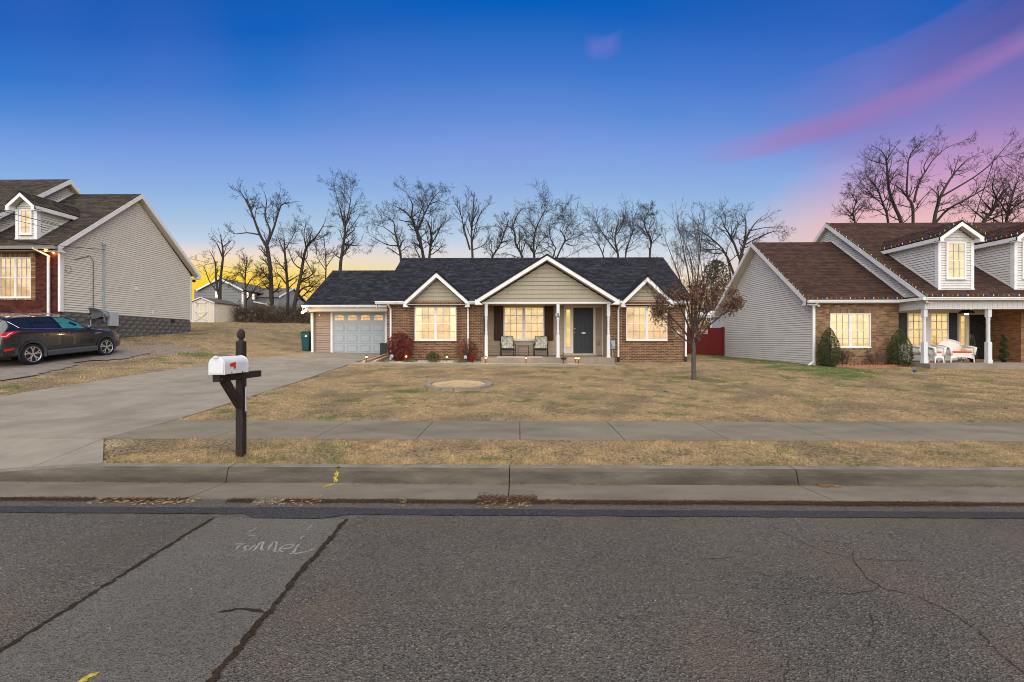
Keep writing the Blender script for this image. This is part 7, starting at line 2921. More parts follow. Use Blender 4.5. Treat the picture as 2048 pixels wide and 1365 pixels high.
# ------------------------------------------------------------------ path lamps
def make_lamp():
	T = thing('path_lamp', (0, 0, 0), None, 'lamp', 'lit path lamps along the front bed', local=True)
	q = MB()
	q.tube([(0, 0, -.1), (0, 0, .20)], .011, 8)
	q.build('stake', BLACKM, T)
	q = MB()
	q.lathe((0, 0, .19), [(.03, 0), (.034, .01), (.034, .02), (.02, .025)], 12)
	q.lathe((0, 0, .275), [(.062, 0), (.06, .008), (.035, .03), (.012, .042), (.008, .055)], 12)
	q.build('cap', BLACKM, T, smooth=True)
	q = MB()
	q.lathe((0, 0, .21), [(.022, 0), (.032, .02), (.034, .045), (.028, .064)], 12)
	q.build('bulb', emit_mat('path_bulb', (1.0, 0.55, 0.14), 4.0), T, smooth=True)
	return T


def build_lamps():
	spots = [(733, 18.62, 'lit path lamp beside the driveway and landscape timbers'), (812.5, 19.0, 'lit path lamp at the foot of the big red shrub'),
             (893.5, 18.95, 'lit path lamp between the round bush and sparse shrub'), (971.5, 18.86, 'lit path lamp at the leftmost porch column'),
             (1052, 18.86, 'lit path lamp before the two rocking chairs'), (1151.3, 18.86, 'left lamp of the close pair before the front door'), (1157, 18.82, 'right lamp of the close pair before the front door')]
	first = make_lamp()
	for i, (px, Y, lab) in enumerate(spots):
		o = first if i == 0 else copy_tree(first)
		X = xat(px, Y)
		z = g1(X, Y) + .02
		o.location = (X, Y, z)
		o['label'] = lab
		l = bpy.data.lights.new('path_light', 'POINT')
		l.energy, l.color, l.shadow_soft_size = 2.4, (1.0, 0.58, 0.24), .03
		lo = bpy.data.objects.new('path_light', l)
		COL.objects.link(lo)
		lo.location = (X, Y - .24, z + .34)
	# an unlit solar spot lamp
	X, Y = xat(1127.5, 18.85), 18.85
	z = g1(X, Y) + .02
	T = thing('solar_lamp', (X, Y, z), 'unlit black solar lamp before the front door step', 'lamp')
	q = MB()
	q.tube([(X, Y, z - .05), (X, Y, z + .2)], .012, 8)
	q.build('stake', BLACKM, T)
	q = MB()
	q.ell((X, Y, z + .23), .13, .1, .05, 16, 8)
	q.build('head', BLACKM, T, smooth=True)
	# flood lamp at the garage corner
	p = P(606, 624, 21.5)
	T = thing('flood_lamp', (-10.32, 21.9, 3.05), 'bright twin flood lamp at the garage corner', 'lamp')
	q = MB()
	q.box(-10.36, 22.2, 3.02, -10.26, 22.29, 3.12)
	q.tube([(-10.33, 22.22, 3.07), (-10.36, 21.85, 3.10), (p.x + .12, 21.6, p.z + .08)], .018, 8)
	q.build('bracket', WHITE, T)
	for dx, dz in ((0.0, -.03), (.13, .06)):
		q = MB()
		q.tube([(p.x + dx + .06, 21.62, p.z + dz + .07), (p.x + dx, 21.5, p.z + dz)], [.03, .07], 12)
		q.build('shade', WHITE, T)
		q = MB()
		q.ell((p.x + dx - .01, 21.47, p.z + dz - .01), .066, .05, .06)
		q.build('bulb', emit_mat('flood_hot', (1.0, 0.58, 0.16), 8.0), T)
	l = bpy.data.lights.new('garage_light', 'POINT')
	l.energy, l.color, l.shadow_soft_size = 22, (1.0, 0.60, 0.25), .07
	lo = bpy.data.objects.new('garage_light', l)
	COL.objects.link(lo)
	lo.location = (p.x, 21.38, p.z - .05)
	# little yard signs
	for px, Y, lab, c in ((784, 19.15, 'small white yard sign at the big red shrub', (.45, .52, .6)), (931, 19.1, 'small pale blue yard sign at the sparse shrub', (.36, .46, .66))):
		X = xat(px, Y)
		z = g1(X, Y)
		T = thing('yard_sign', (X, Y, z), lab, 'sign')
		q = MB()
		q.bar((X, Y, z - .05), (X, Y, z + .22), .012)
		q.build('stake', BLACKM, T)
		q = MB()
		q.prism(front(Y), [(X - .055, z + .2), (X + .055, z + .2), (X + .055, z + .31), (X, z + .33), (X - .055, z + .31)], .008, .014)
		q.build('plate', mat('sign_' + str(px), c, .4, .1), T)
		q = MB()
		q.fbox(front(Y), X - .03, z + .235, .0145, X + .03, z + .28, .017)
		q.build('emblem', mat('sign_blue', (.08, .14, .35), .5, .1), T)


build_lamps()


# ------------------------------------------------------------------ porch furniture
def cushion_mat():
	m = bpy.data.materials.new('leaf_print')
	m.use_nodes = True
	N, L = m.node_tree.nodes, m.node_tree.links
	b = N['Principled BSDF']
	tc = N.new('ShaderNodeTexCoord')
	v = N.new('ShaderNodeTexNoise')
	v.inputs['Scale'].default_value = 22
	v.inputs['Detail'].default_value = 2.5
	v.inputs['Distortion'].default_value = 2.2
	L.new(tc.outputs['Object'], v.inputs['Vector'])
	r = N.new('ShaderNodeValToRGB')
	r.color_ramp.interpolation = 'CONSTANT'
	e = r.color_ramp.elements
	e[0].position, e[0].color = 0, (.015, .03, .028, 1)
	e[1].position, e[1].color = .56, (.55, .53, .44, 1)
	k = e.new(.45)
	k.color = (.20, .24, .19, 1)
	k = e.new(.485)
	k.color = (.60, .57, .48, 1)
	L.new(v.outputs['Fac'], r.inputs[0])
	L.new(r.outputs[0], b.inputs['Base Color'])
	b.inputs['Roughness'].default_value = .9
	return m


def build_porch_furniture():
	CM = cushion_mat()
	FL = 1.018
	T = thing('rocking_chair', (0, 0, 0), None, 'chair', 'rocking chairs on the porch', local=True)
	hw = .31
	for s in (-1, 1):
		q = MB()
		q.tube([(s * hw, -.36, .05), (s * hw, -.2, .015), (s * hw, .1, .0 + .012), (s * hw, .38, .04), (s * hw, .52, .10)], .015, 8)
		q.build('rocker', BLACKM, T, smooth=True)
		q = MB()
		q.tube([(s * hw, -.30, .03), (s * hw, -.32, .36), (s * hw, -.27, .52), (s * hw, .18, .55), (s * hw, .30, .52)], .015, 8)
		q.build('armrest', BLACKM, T, smooth=True)
		q = MB()
		q.tube([(s * hw, .3, .02), (s * hw * .98, .25, .30), (s * hw * .9, .42, .88)], .014, 8)
		q.build('leg', BLACKM, T, smooth=True)
	q = MB()
	q.add([(-.28, -.30, .36), (.28, -.30, .36), (.28, .24, .28), (-.28, .24, .28), (-.28, -.30, .44), (.28, -.30, .44), (.28, .24, .36), (-.28, .24, .36)], MB.BOXF)
	q.build('seat', CM, T, bevel=.03)
	q = MB()
	q.add([(-.28, .16, .34), (.28, .16, .34), (.28, .25, .32), (-.28, .25, .32), (-.27, .36, .90), (.27, .36, .90), (.27, .44, .88), (-.27, .44, .88)], MB.BOXF)
	q.build('backrest', CM, T, bevel=.03)
	q = MB()
	q.box(-.29, -.31, .26, .29, .26, .30)
	q.tube([(-.29, .43, .9), (.29, .43, .9)], .013, 8)
	q.tube([(-hw, -.3, .3), (hw, -.3, .3)], .012, 8)
	q.build('seat_frame', BLACKM, T)
	data = ((1015.5, .12, 'black rocking chair with leaf-print cushions, nearer the leftmost column'), (1081.5, -.12, 'black rocking chair with leaf-print cushions, nearer the front door'))
	for i, (px, rz, lab) in enumerate(data):
		o = T if i == 0 else copy_tree(T)
		o.location = (xat(px, 20.25), 20.25, FL)
		o.rotation_euler = (0, 0, rz)
		o['label'] = lab
	X, Y = xat(1047.5, 20.3), 20.3
	T = thing('side_table', (X, Y, FL), 'small black metal side table between the rocking chairs', 'table')
	q = MB()
	q.box(X - .24, Y - .2, FL + .44, X + .24, Y + .2, FL + .47)
	q.build('tabletop', BLACKM, T, bevel=.005)
	for sx in (-1, 1):
		for sy in (-1, 1):
			q = MB()
			q.bar((X + sx * .22, Y + sy * .18, FL), (X + sx * .22, Y + sy * .18, FL + .44), .022)
			q.build('leg', BLACKM, T)
	q = MB()
	q.add([(xat(993, 19.5), 19.12, FL - .018), (xat(1086, 19.5), 19.12, FL - .018), (xat(1084, 19.5), 19.95, FL - .006), (xat(994, 19.5), 19.95, FL - .006)], [(0, 1, 2, 3)])
	r = q.build('porch_rug', mat('rug_white', (.52, .50, .46), .95, .3, 14), label='pale patterned rug under the rocking chairs', cat='rug')
	r.modifiers.new('solid', 'SOLIDIFY').thickness = -.008

	# white wicker set on the next porch
	FL2 = .822
	WK = mat('white_wicker', (.78, .76, .73), .6, .18, 40, .8, 90)
	OR = mat('orange_cushion', (.55, .10, .025), .85, .1)

	def wicker(name, label, px, Y, w, rz, back_h, cat):
		X = xat(px, Y)
		T = thing(name, (X, Y, FL2), label, cat, local=True, rot=(0, 0, rz))
		h = w / 2
		for sx in (-1, 1):
			for sy, k in ((-1, .27), (1, .25)):
				q = MB()
				q.tube([(sx * (h - .03) * 1.04, sy * k * 1.1, 0), (sx * (h - .04), sy * k, .38)], [.02, .026], 8)
				q.build('leg', WK, T)
			q = MB()
			q.tube([(sx * (h - .03), -.30, .30), (sx * (h + .02), -.31, .60), (sx * (h + .02), -.1, .63), (sx * (h - .0), .22, .68)], [.045, .05, .05, .03], 8)
			q.box(sx * (h - .03) - .02, -.27, .28, sx * (h - .03) + .02, .24, .58)
			q.build('armrest', WK, T, smooth=True)
		q = MB()
		q.box(-h + .04, -.28, .30, h - .04, .26, .38)
		q.build('seat', WK, T, bevel=.015)
		ap = MB()
		f = front(-.285)
		n = 8
		top = [(-h + .05 + (w - .1) * i / n, .30) for i in range(n, -1, -1)]
		ap.prism(f, [(-h + .05 + (w - .1) * i / n, .22 - .07 * abs(i / n * 2 - 1) ** 2) for i in range(n + 1)] + top, -.02, .0)
		ap.build('apron', WK, T)
		q = MB()
		q.box(-h + .06, -.26, .382, h - .06, .20, .46)
		q.build('cushion', OR, T, bevel=.03)
		# rounded back
		q = MB()
		n = 18
		ring = []
		for i in range(n + 1):
			a = math.pi * i / n
			ring.append((math.cos(a) * (h + .05), .24 + .10 * math.sin(a), .40 + back_h * math.sin(a) ** .7))
		base = [(x * .9, .22, .38) for x, y, z in ring]
		q.add(ring + base, [(i, i + 1, n + 2 + i, n + 1 + i) for i in range(n)])
		bo = q.build('backrest', WK, T)
		bo.modifiers.new('solid', 'SOLIDIFY').thickness = .03
		q = MB()
		q.tube(ring, .03, 8)
		q.build('back_rim', WK, T, smooth=True)
		return T

	wicker('wicker_settee', 'white wicker settee with orange cushion on the right-hand porch', 1912, 18.95, 0.92, -.06, .52, 'settee')
	wicker('wicker_chair', 'white wicker chair half hidden behind the porch column', 1836, 19.25, .62, .75, .50, 'chair')
	wicker('wicker_chair', 'low white wicker chair between column and settee', 1864, 18.5, .42, .1, .22, 'chair')
	X, Y = xat(1882, 19.2), 19.3
	T = thing('wicker_table', (X, Y, FL2), 'small white wicker table beside the settee', 'table')
	q = MB()
	q.lathe((X, Y, FL2 + .44), [(.19, 0), (.2, .015), (.19, .03)], 18)
	q.build('tabletop', WK, T)
	for i in range(4):
		a = .8 + i * 1.571
		q = MB()
		q.tube([(X + .2 * math.cos(a), Y + .2 * math.sin(a), FL2), (X + .13 * math.cos(a), Y + .13 * math.sin(a), FL2 + .44)], .016, 6)
		q.build('leg', WK, T)
	# blue toy / scrap on the lawn
	p = P(1829, 747, 16.4)
	z = g1(p.x, 16.4)
	q = MB()
	q.ell((p.x, 16.4, z + .05), .07, .05, .04, 8, 5)
	q.ell((p.x + .05, 16.42, z + .07), .04, .04, .03, 8, 5)
	q.build('blue_scrap', mat('blue_plastic', (.01, .03, .2), .5, .1), label='small blue plastic scrap lying on the lawn', cat='litter')


build_porch_furniture()


# ------------------------------------------------------------------ string lights on the right house
def build_string_lights():
	T = thing('string_lights', (15.9, 18.0, 3.5), 'multicoloured bulb string along the eaves and rakes of the brown roof', 'string lights')
	cols = [(.7, .02, .02), (.02, .28, .07), (.75, .40, .02), (.03, .06, .5), (.75, .70, .55)]
	ms = [emit_mat('bulb_%d' % i, tuple(v * .6 for v in c), .25) for i, c in enumerate(cols)]
	wire = MB()
	meshes = []
	for i in range(5):
		q = MB()
		q.lathe((0, 0, 0), [(.010, 0), (.015, .015), (.016, .03), (.011, .048), (.003, .058)], 8)
		q.lathe((0, 0, -.02), [(.012, 0), (.012, .02)], 8)
		me = q.mesh('bulb', True)
		me.materials.append(ms[i])
		meshes.append(me)
	runs = [((11.98, 18.82, 3.44), (15.8, 18.82, 3.44)), ((15.85, 17.72, 3.44), (21.5, 17.72, 3.44)), ((11.92, 18.9, 3.47), (11.92, 23.4, 6.85)), ((15.88, 17.8, 3.47), (15.88, 23.6, 7.88))]
	for xc in (17.47, 20.46):
		hw = 1.35 / 2 + .2
		runs += [((xc - hw, 18.01, 5.88), (xc - hw, 20.9, 5.88)), ((xc - hw, 17.99, 5.9), (xc, 17.99, 6.51)), ((xc, 17.99, 6.51), (xc + hw, 17.99, 5.9))]
	k = 0
	for a, b in runs:
		a, b = Vector(a), Vector(b)
		n = max(2, int((b - a).length / .19))
		wire.tube([a, b], .006, 5)
		for i in range(n + 1):
			p = a.lerp(b, i / n)
			o = obj('bulb', meshes[k % 5], None, T, loc=p + Vector((0, 0, .012)))
			k += 1
	wire.build('wire', mat('green_wire', (.01, .03, .012), .6, .1), T)


build_string_lights()


# ------------------------------------------------------------------ fence, sign, awning, shed, far houses, power lines
def build_fence():
	Y = 27.3
	red = mat('red_fence_stain', (0.135, 0.012, 0.010), .75, .25, 5, .35, 30, stretch=(8, 8, .6))
	T = thing('red_fence', (10, Y, .8), 'dark red board fence between the two right-hand houses', 'fence')
	x = 7.2
	rr = random.Random(8)
	while x < 12.33:
		w = .138
		zb = g1(x, Y) + .02
		zt = 2.50 + .0 * x + rr.uniform(-.012, .012)
		q = MB()
		q.fbox(front(Y), x, zb, 0, x + w, zt, .022 + rr.uniform(0, .006))
		q.build('board', red, T)
		x += w + .005
	q = MB()
	for z in (1.1, 2.2):
		q.box(7.2, Y + .03, z, 12.3, Y + .07, z + .09)
	q.build('rail', red, T)
	for X in (7.25, 9.8, 12.28):
		q = MB()
		q.box(X - .05, Y + .005 if X < 12 else Y - .09, .6, X + .05, Y + .12, 2.54)
		q.build('post', red, T)
	p = P(1409, 663, Y - .04)
	T = thing('fence_sign', (p.x, Y - .03, p.z), 'small white warning sign with red heading on the red fence', 'sign')
	f = front(Y - .034)
	q = MB()
	q.fbox(f, p.x - .18, p.z - .15, 0, p.x + .18, p.z + .15, .006)
	q.build('plate', mat('sign_white', (.62, .60, .60), .5, .05), T)
	q = MB()
	q.fbox(f, p.x - .17, p.z + .05, .0065, p.x + .17, p.z + .14, .008)
	q.build('heading', mat('sign_red', (.45, .10, .10), .5, .05), T)
	q = MB()
	for zz, a, b in ((.0, -.12, .02), (.0, .05, .13), (-.06, -.12, .06), (-.06, .08, .13), (-.10, -.12, .13)):
		q.fbox(f, p.x + a, p.z + zz - .022, .0065, p.x + b, p.z + zz + .008, .008)
	q.build('text_lines', mat('sign_black', (.03, .03, .035), .5, .05), T)
	# awning behind the fence
	Y2 = 30.0
	a, b = P(1418, 637, Y2), P(1446, 631, Y2)
	T = thing('patio_awning', (a.x, Y2, g1(a.x, Y2)), 'white patio awning with fabric drape behind the red fence', 'awning')
	q = MB()
	q.add([a, b, b + Vector((0, 0, .22)), a + Vector((0, 0, .2)), a + Vector((0, 2.4, .25)), b + Vector((0, 2.4, .25)), b + Vector((0, 2.4, .47)), a + Vector((0, 2.4, .45))], [(0, 1, 2, 3), (4, 7, 6, 5), (3, 2, 6, 7), (0, 3, 7, 4), (0, 4, 5, 1)])
	q.build('roof_panel', WHITE, T)
	q = MB()
	q.box(a.x + .15, Y2 + .1, g1(a.x, Y2), a.x + .25, Y2 + .2, a.z)
	q.build('post', WHITE, T)
	q = MB()
	n = 10
	V = []
	for i in range(n + 1):
		t = i / n
		x = a.x + .28 + (b.x - a.x - .28) * t
		V += [(x, Y2 + .15 + .05 * math.sin(i * 2.1), a.z + (b.z - a.z) * t), (x, Y2 + .15 + .09 * math.sin(i * 2.1 + 1), a.z - 1.3)]
	q.add(V, [(2 * i, 2 * i + 1, 2 * i + 3, 2 * i + 2) for i in range(n)])
	q.build('drape', mat('drape_grey', (.42, .44, .47), .8, .1), T)


build_fence()


def build_shed():
	Y = 37.0
	x0, x1 = xat(378, Y), xat(428, Y)
	zb = P(400, 645.5, Y).z
	ze = P(428, 605.5, Y).z
	za = P(404, 595.5, Y).z
	yb = 40.3
	T = thing('garden_shed', ((x0 + x1) / 2, Y, zb), 'tan wooden shed with white cross-braced door', 'shed')
	tan = mat('shed_tan', (.70, .62, .48), .75, .12, 5, .2, 30)
	q = MB()
	q.box(x0, Y, zb - .3, x1, yb, ze)
	f = front(Y)
	xc = (x0 + x1) / 2
	q.prism(f, [(x0, ze - .001), (x1, ze - .001), (xc, za - .06)], -(yb - Y), 0)
	q.build('wall', tan, T)
	# vertical boards, each its own piece
	def boards(fr, u0, u1, v0, top, step=.2):
		u = u0
		while u < u1 - .02:
			q = MB()
			e = min(u + step - .012, u1)
			q.prism(fr, [(u, v0), (e, v0), (e, top(e)), (u, top(u))], .001, .014)
			q.build('board', tan, T)
			u += step
	boards(f, x0, x1, zb, lambda u: ze + (za - .07 - ze) * (1 - abs(u - xc) / (x1 - xc)))
	boards(side_frame(x1, 1), Y, yb, zb - .02, lambda u: ze - .02)
	dk = mat('shed_roof', (.085, .07, .055), .9, .25, 10)
	for s in (-1, 1):
		xe = xc + s * (x1 - xc + .12)
		q = MB()
		zz = ze - .03
		q.add([(xe, Y - .1, zz), (xc, Y - .1, za), (xc, yb + .1, za), (xe, yb + .1, zz), (xe, Y - .1, zz + .05), (xc, Y - .1, za + .05), (xc, yb + .1, za + .05), (xe, yb + .1, zz + .05)], MB.BOXF if s < 0 else tuple(ff[::-1] for ff in MB.BOXF))
		q.build('roof', dk, T)
		q = MB()
		q.bar((xe, Y - .11, zz + .0), (xc, Y - .11, za + .0), .03, .09)
		q.build('rake_board', WHITE, T)
	d0, d1 = xat(390, Y), xat(416.5, Y)
	zt = P(400, 604.5, Y).z
	q = MB()
	k = .1
	n0, n1 = .016, .05
	q.fbox(f, d0, zb + .03, n0, d0 + k, zt, n1)
	q.fbox(f, d1 - k, zb + .03, n0, d1, zt, n1)
	zm = zb + (zt - zb) * .47
	for z in (zb + .03, zm, zt - k):
		q.fbox(f, d0 + k, z, n0, d1 - k, z + k * .9, n1 - .003)
	q.bar(f(d0 + k, zb + .12, .03), f(d1 - k, zm, .03), .03, .07, up=(0, 1, 0))
	q.bar(f(d1 - k, zb + .12, .036), f(d0 + k, zm, .036), .03, .07, up=(0, 1, 0))
	for a, b in ((d0 + k, d0 + .3), (d1 - k, d1 - .3)):
		q.bar(f(a, zt - .35, .03), f(b, zt - .1, .03), .03, .07, up=(0, 1, 0))
	q.build('door', WHITE, T)
	q = MB()
	for z in (zb + .12, zm + .04, zt - .08):
		for x in (d0 + .02, d1 - .2):
			q.fbox(f, x, z, n1, x + .18, z + .035, n1 + .008)
	q.build('hinge', BLACKM, T)
	q = MB()
	q.box(x1 - .03, Y - .025, zb - .02, x1 + .03, Y + .09, ze)
	q.box(x1 - .0, yb - .06, zb - .02, x1 + .025, yb + .02, ze - .03)
	q.box(x0 - .02, Y - .02, zb - .02, x0 + .07, Y + .02, ze)
	q.build('corner_trim', WHITE, T)
	q = MB()
	p = P(404.5, 600, Y)
	q.fbox(f, p.x - .12, p.z - .08, .015, p.x + .12, p.z + .1, .03)
	q.build('vent', WHITE, T)


build_shed()


def far_house():
	Y = 62.0
	T = thing('far_house', (xat(440, Y), Y, 3.0), 'grey sided far house with lit windows beyond the shed', 'house')
	gs = mat('far_grey', (.165, .17, .175), .7, .08)
	gl = mat('far_blue_grey', (.24, .265, .285), .7, .08)
	rf = mat('far_roof', (.10, .092, .085), .9, .2, 3)
	wh = WHITE
	f = front(Y)
	x0, x1 = xat(400, Y), xat(485, Y)
	ze, za = P(440, 580, Y).z, P(441, 559.5, Y).z
	xc = xat(441, Y)
	q = MB()
	q.prism(f, [(x0 - .8, 2.0), (x1, 2.0), (x1, ze), (xc, za), (x0 - .2, ze), (x0 - .8, ze)], -3.4, 0)
	q.build('wall', gs, T)
	pitch = .2
	for i in range(int((za - 3.4) / .42)):
		z = 3.4 + i * .42
		if z < ze:
			a, b = x0 - .8, x1
		else:
			t = (z - ze) / (za - ze)
			a, b = x0 + (xc - x0) * t, x1 + (xc - x1) * t
		q = MB()
		q.add([f(a, z, .04), f(b, z, .04), f(b, z + .42, .005), f(a, z + .42, .005), f(a, z, 0), f(b, z, 0)], [(0, 1, 2, 3), (4, 5, 1, 0)])
		q.build('siding_board', gs, T)
	q = MB()
	q.add([(x1 + .3, Y - .3, ze - .15), (xc, Y - .3, za + .1), (xc, Y + 9, za + .1), (x1 + .3, Y + 9, ze - .15)], [(0, 1, 2, 3)])
	q.add([(x0 - .3, Y - .3, ze - .15), (x0 - .3, Y + 9, ze - .15), (xc, Y + 9, za + .1), (xc, Y - .3, za + .1)], [(0, 1, 2, 3)])
	o = q.build('roof', rf, T)
	o.modifiers.new('solid', 'SOLIDIFY').thickness = .15
	for xe in (x0 - .3, x1 + .3):
		q = MB()
		q.bar((xe, Y - .34, ze - .12), (xc, Y - .34, za + .1), .08, .22)
		q.build('rake_board', wh, T)
	# low roof further left
	q = MB()
	Y2 = Y + 2
	a, b = xat(386, Y2), xat(420, Y2)
	q.add([(a, Y2, P(386, 581, Y2).z), (b, Y2, P(386, 581, Y2).z), (b, Y2 + 3, P(420, 568, Y2 + 3).z), (a + 1.6, Y2 + 3, P(420, 568, Y2 + 3).z)], [(0, 1, 2, 3)])
	q.box(a + .5, Y2 + .4, 2, b, Y2 + 3, P(386, 581, Y2).z)
	o = q.build('roof', rf, T)
	q = MB()
	q.box(a + .3, Y2 + .2, 2, b, Y2 + .39, P(386, 582, Y2).z)
	q.build('wall', gs, T)
	# right side wall with two lit windows
	wl = emit_mat('far_window', (1.0, .70, .42), .85)
	xs = x1 + .01
	fs = side_frame(xs, 1)
	for k, (pa, pb, ya, yb) in enumerate(((487, 491.5, 584, 597), (499, 503.5, 587, 599.5))):
		Ya, Yb = xs * FPX / (pa - 1038), xs * FPX / (pb - 1038)
		q = MB()
		z0, z1 = P(pa, yb, Ya).z, P(pa, ya, Ya).z
		q.fbox(fs, Ya, z0, .0, Yb, z1, .05)
		w = q.build('window', wh, T)
		q = MB()
		zm = (z0 + z1) / 2
		q.fbox(fs, Ya + .06, z0 + .06, .051, Yb - .06, zm - .04, .06)
		q.fbox(fs, Ya + .06, zm + .04, .051, Yb - .06, z1 - .06, .06)
		q.build('pane', wl, w)
	p = P(434.5, 590, Y)
	q = MB()
	q.fbox(f, p.x - .25, p.z - .4, .04, p.x + .25, p.z + .45, .07)
	w = q.build('window', wh, T)
	q = MB()
	q.fbox(f, p.x - .2, p.z - .34, .071, p.x + .2, p.z - .02, .08)
	q.fbox(f, p.x - .2, p.z + .04, .071, p.x + .2, p.z + .4, .08)
	q.build('pane', wl, w)
	q = MB()
	q.box(xs - .1, Y - .05, 2, xs + .12, Y + .15, ze - .3)
	q.build('corner_trim', wh, T)
	# wing to the right
	Y3 = 65.4
	a, b = xat(505, Y3), xat(557, Y3)
	zE, zR = P(530, 594, Y3).z, P(530, 577, Y3 + 4).z
	q = MB()
	q.box(a, Y3, 2, b, Y3 + 8, zE)
	q.build('wall', gs, T)
	q = MB()
	q.prism(side_frame(b, 1), [(Y3, zE - .5), (Y3 + 8, zE - .5), (Y3 + 4, zR - .1)], -.2, .02)
	q.box(b - .1, Y3 + .05, 2, b + .04, Y3 + 8, zE - .1)
	q.build('wall', gl, T)
	q = MB()
	q.add([(a - 2.5, Y3 - .4, zE - .1), (b + .3, Y3 - .4, zE - .1), (b + .3, Y3 + 4, zR), (a - 2.5, Y3 + 4, zR)], [(0, 1, 2, 3)])
	q.add([(a - 2.5, Y3 + 8.4, zE - .1), (a - 2.5, Y3 + 4, zR), (b + .3, Y3 + 4, zR), (b + .3, Y3 + 8.4, zE - .1)], [(0, 1, 2, 3)])
	q.build('roof', rf, T)
	q = MB()
	q.bar((b + .32, Y3 - .4, zE - .1), (b + .32, Y3 + 4, zR), .08, .2)
	q.bar((b + .32, Y3 + 8.4, zE - .1), (b + .32, Y3 + 4, zR), .08, .2)
	q.build('rake_board', wh, T)
	# lean-to roof edges
	Y4 = 64.0
	q = MB()
	q.bar(P(508, 604, Y4), P(534, 609, Y4), .4, .16)
	q.build('porch_roof', wh, T)
	q = MB()
	q.bar(P(540, 595, Y4), P(540, 614, Y4), .14)
	q.build('porch_post', wh, T)
	# one more gable farther off
	Y5 = 84.0
	T2 = thing('far_house', (xat(590, Y5), Y5, 3.0), 'pale far gable seen between trunks beside the garage', 'house')
	a, b = xat(570, Y5), xat(612, Y5)
	zE, zR = P(590, 606, Y5).z, P(590, 595.5, Y5).z
	f = front(Y5)
	q = MB()
	q.prism(f, [(a, 2), (b, 2), (b, zE), ((a + b) / 2, zR), (a, zE)], -8, 0)
	q.build('wall', mat('far_pale', (.36, .36, .37), .7, .1), T2)
	q = MB()
	q.bar((a - .4, Y5 - .1, zE - .1), ((a + b) / 2, Y5 - .1, zR + .15), .25, .3)
	q.bar((b + .4, Y5 - .1, zE - .1), ((a + b) / 2, Y5 - .1, zR + .15), .25, .3)
	q.build('roof', rf, T2)


far_house()


def build_wires():
	bk = mat('black_cable')
	for k, (pts, r, lab) in enumerate((([(-80, 404, 13), (18, 426, 15), (390, 520, 33), (520, 547, 44), (645, 565, 56)], .012, 'upper black power line crossing before the beige house'),
                                       ([(-80, 500 - 78, 13), (20, 438, 15), (372, 527, 33), (500, 553, 44), (640, 577, 56)], .009, 'lower thin power line crossing before the beige house'))):
		q = smooth_path([tuple(P(*p)) for p in pts], 40)
		mb = MB()
		mb.tube([tuple(p) for p in q], r, 5)
		mb.build('power_line', bk, label=lab, cat='wire', group='power lines over the left yard')
	y_m = 19 * FPX / (1038 - 193)
	q = smooth_path([tuple(P(-60, 462, 14.0)), tuple(P(60, 486, 16.5)), (-18.88, y_m, P(193, 500, y_m).z)], 20)
	mb = MB()
	mb.tube([tuple(p) for p in q], .011, 5)
	mb.build('service_drop', bk, label='black service cable running to the mast on the beige house', cat='wire')


build_wires()
# ================================================================== PARKED CARS
CAR_T = np.array([
	# s,   w,   zb,  belt, top,  wt
	[0.00, .74, .42, .74, .80, .60],
	[0.03, .84, .36, .86, .95, .66],
	[0.10, .885, .31, 1.10, 1.17, .72],
	[0.22, .900, .29, 1.19, 1.36, .66],
	[0.38, .905, .28, 1.22, 1.53, .63],
	[0.55, .910, .27, 1.22, 1.585, .62],
	[0.80, .915, .26, 1.215, 1.615, .615],
	[1.20, .920, .25, 1.19, 1.635, .61],
	[1.70, .920, .25, 1.16, 1.635, .605],
	[2.10, .920, .25, 1.13, 1.615, .60],
	[2.45, .920, .25, 1.11, 1.56, .60],
	[2.75, .920, .25, 1.09, 1.42, .63],
	[3.05, .918, .25, 1.07, 1.25, .69],
	[3.25, .915, .26, 1.055, 1.145, .74],
	[3.50, .912, .26, 1.02, 1.105, .74],
	[3.80, .905, .27, .98, 1.06, .73],
	[4.05, .885, .27, .93, 1.01, .70],
	[4.25, .845, .27, .84, .94, .64],
	[4.40, .77, .28, .74, .84, .56],
	[4.48, .66, .32, .62, .72, .45],
	[4.52, .52, .40, .52, .60, .34]])


def car_ring(s):
	w, zb, belt, top, wt = [float(np.interp(s, CAR_T[:, 0], CAR_T[:, i])) for i in range(1, 6)]
	sh = w * .955
	cab = max(0.0, min(1.0, (top - belt - .09) / .2))
	wt_ = wt
	m = ((sh + wt_) / 2 + .025, belt + (top - .06 - belt) * .5)
	return [(0, zb), (.8 * w, zb), (.965 * w, zb + .05), (w, zb + .2), (w * 1.0, max(zb + .25, belt - .36)), (w * .985, belt - .10), (sh, belt), m, (wt_, top - .05), (wt_ * .82, top - .014), (0, top + (.012 if cab < .5 else .02))]


def side_x(s, z):
	r = car_ring(s)[2:9]
	return float(np.interp(z, [p[1] for p in r], [p[0] for p in r]))


def apply_mods(o):
	dg = bpy.context.evaluated_depsgraph_get()
	me = bpy.data.meshes.new_from_object(o.evaluated_get(dg))
	o.modifiers.clear()
	o.data = me


def side_poly(pts, sgn, off, thick=.006, grid=1):
	"""a polygon given as (s, z) laid on the side of the car"""
	mb = MB()
	a = [(sgn * (side_x(s, z) + off), s - 2.26, z) for s, z in pts]
	b = [(sgn * (side_x(s, z) + off - thick), s - 2.26, z) for s, z in pts]
	n = len(pts)
	mb.add(a + b, [tuple(range(n)), tuple(range(2 * n - 1, n - 1, -1))] + [(i, n + i, n + (i + 1) % n, (i + 1) % n) for i in range(n)])
	return mb


def fix_normals(o):
	bm = bmesh.new()
	bm.from_mesh(o.data)
	bmesh.ops.recalc_face_normals(bm, faces=bm.faces)
	bm.to_mesh(o.data)
	bm.free()


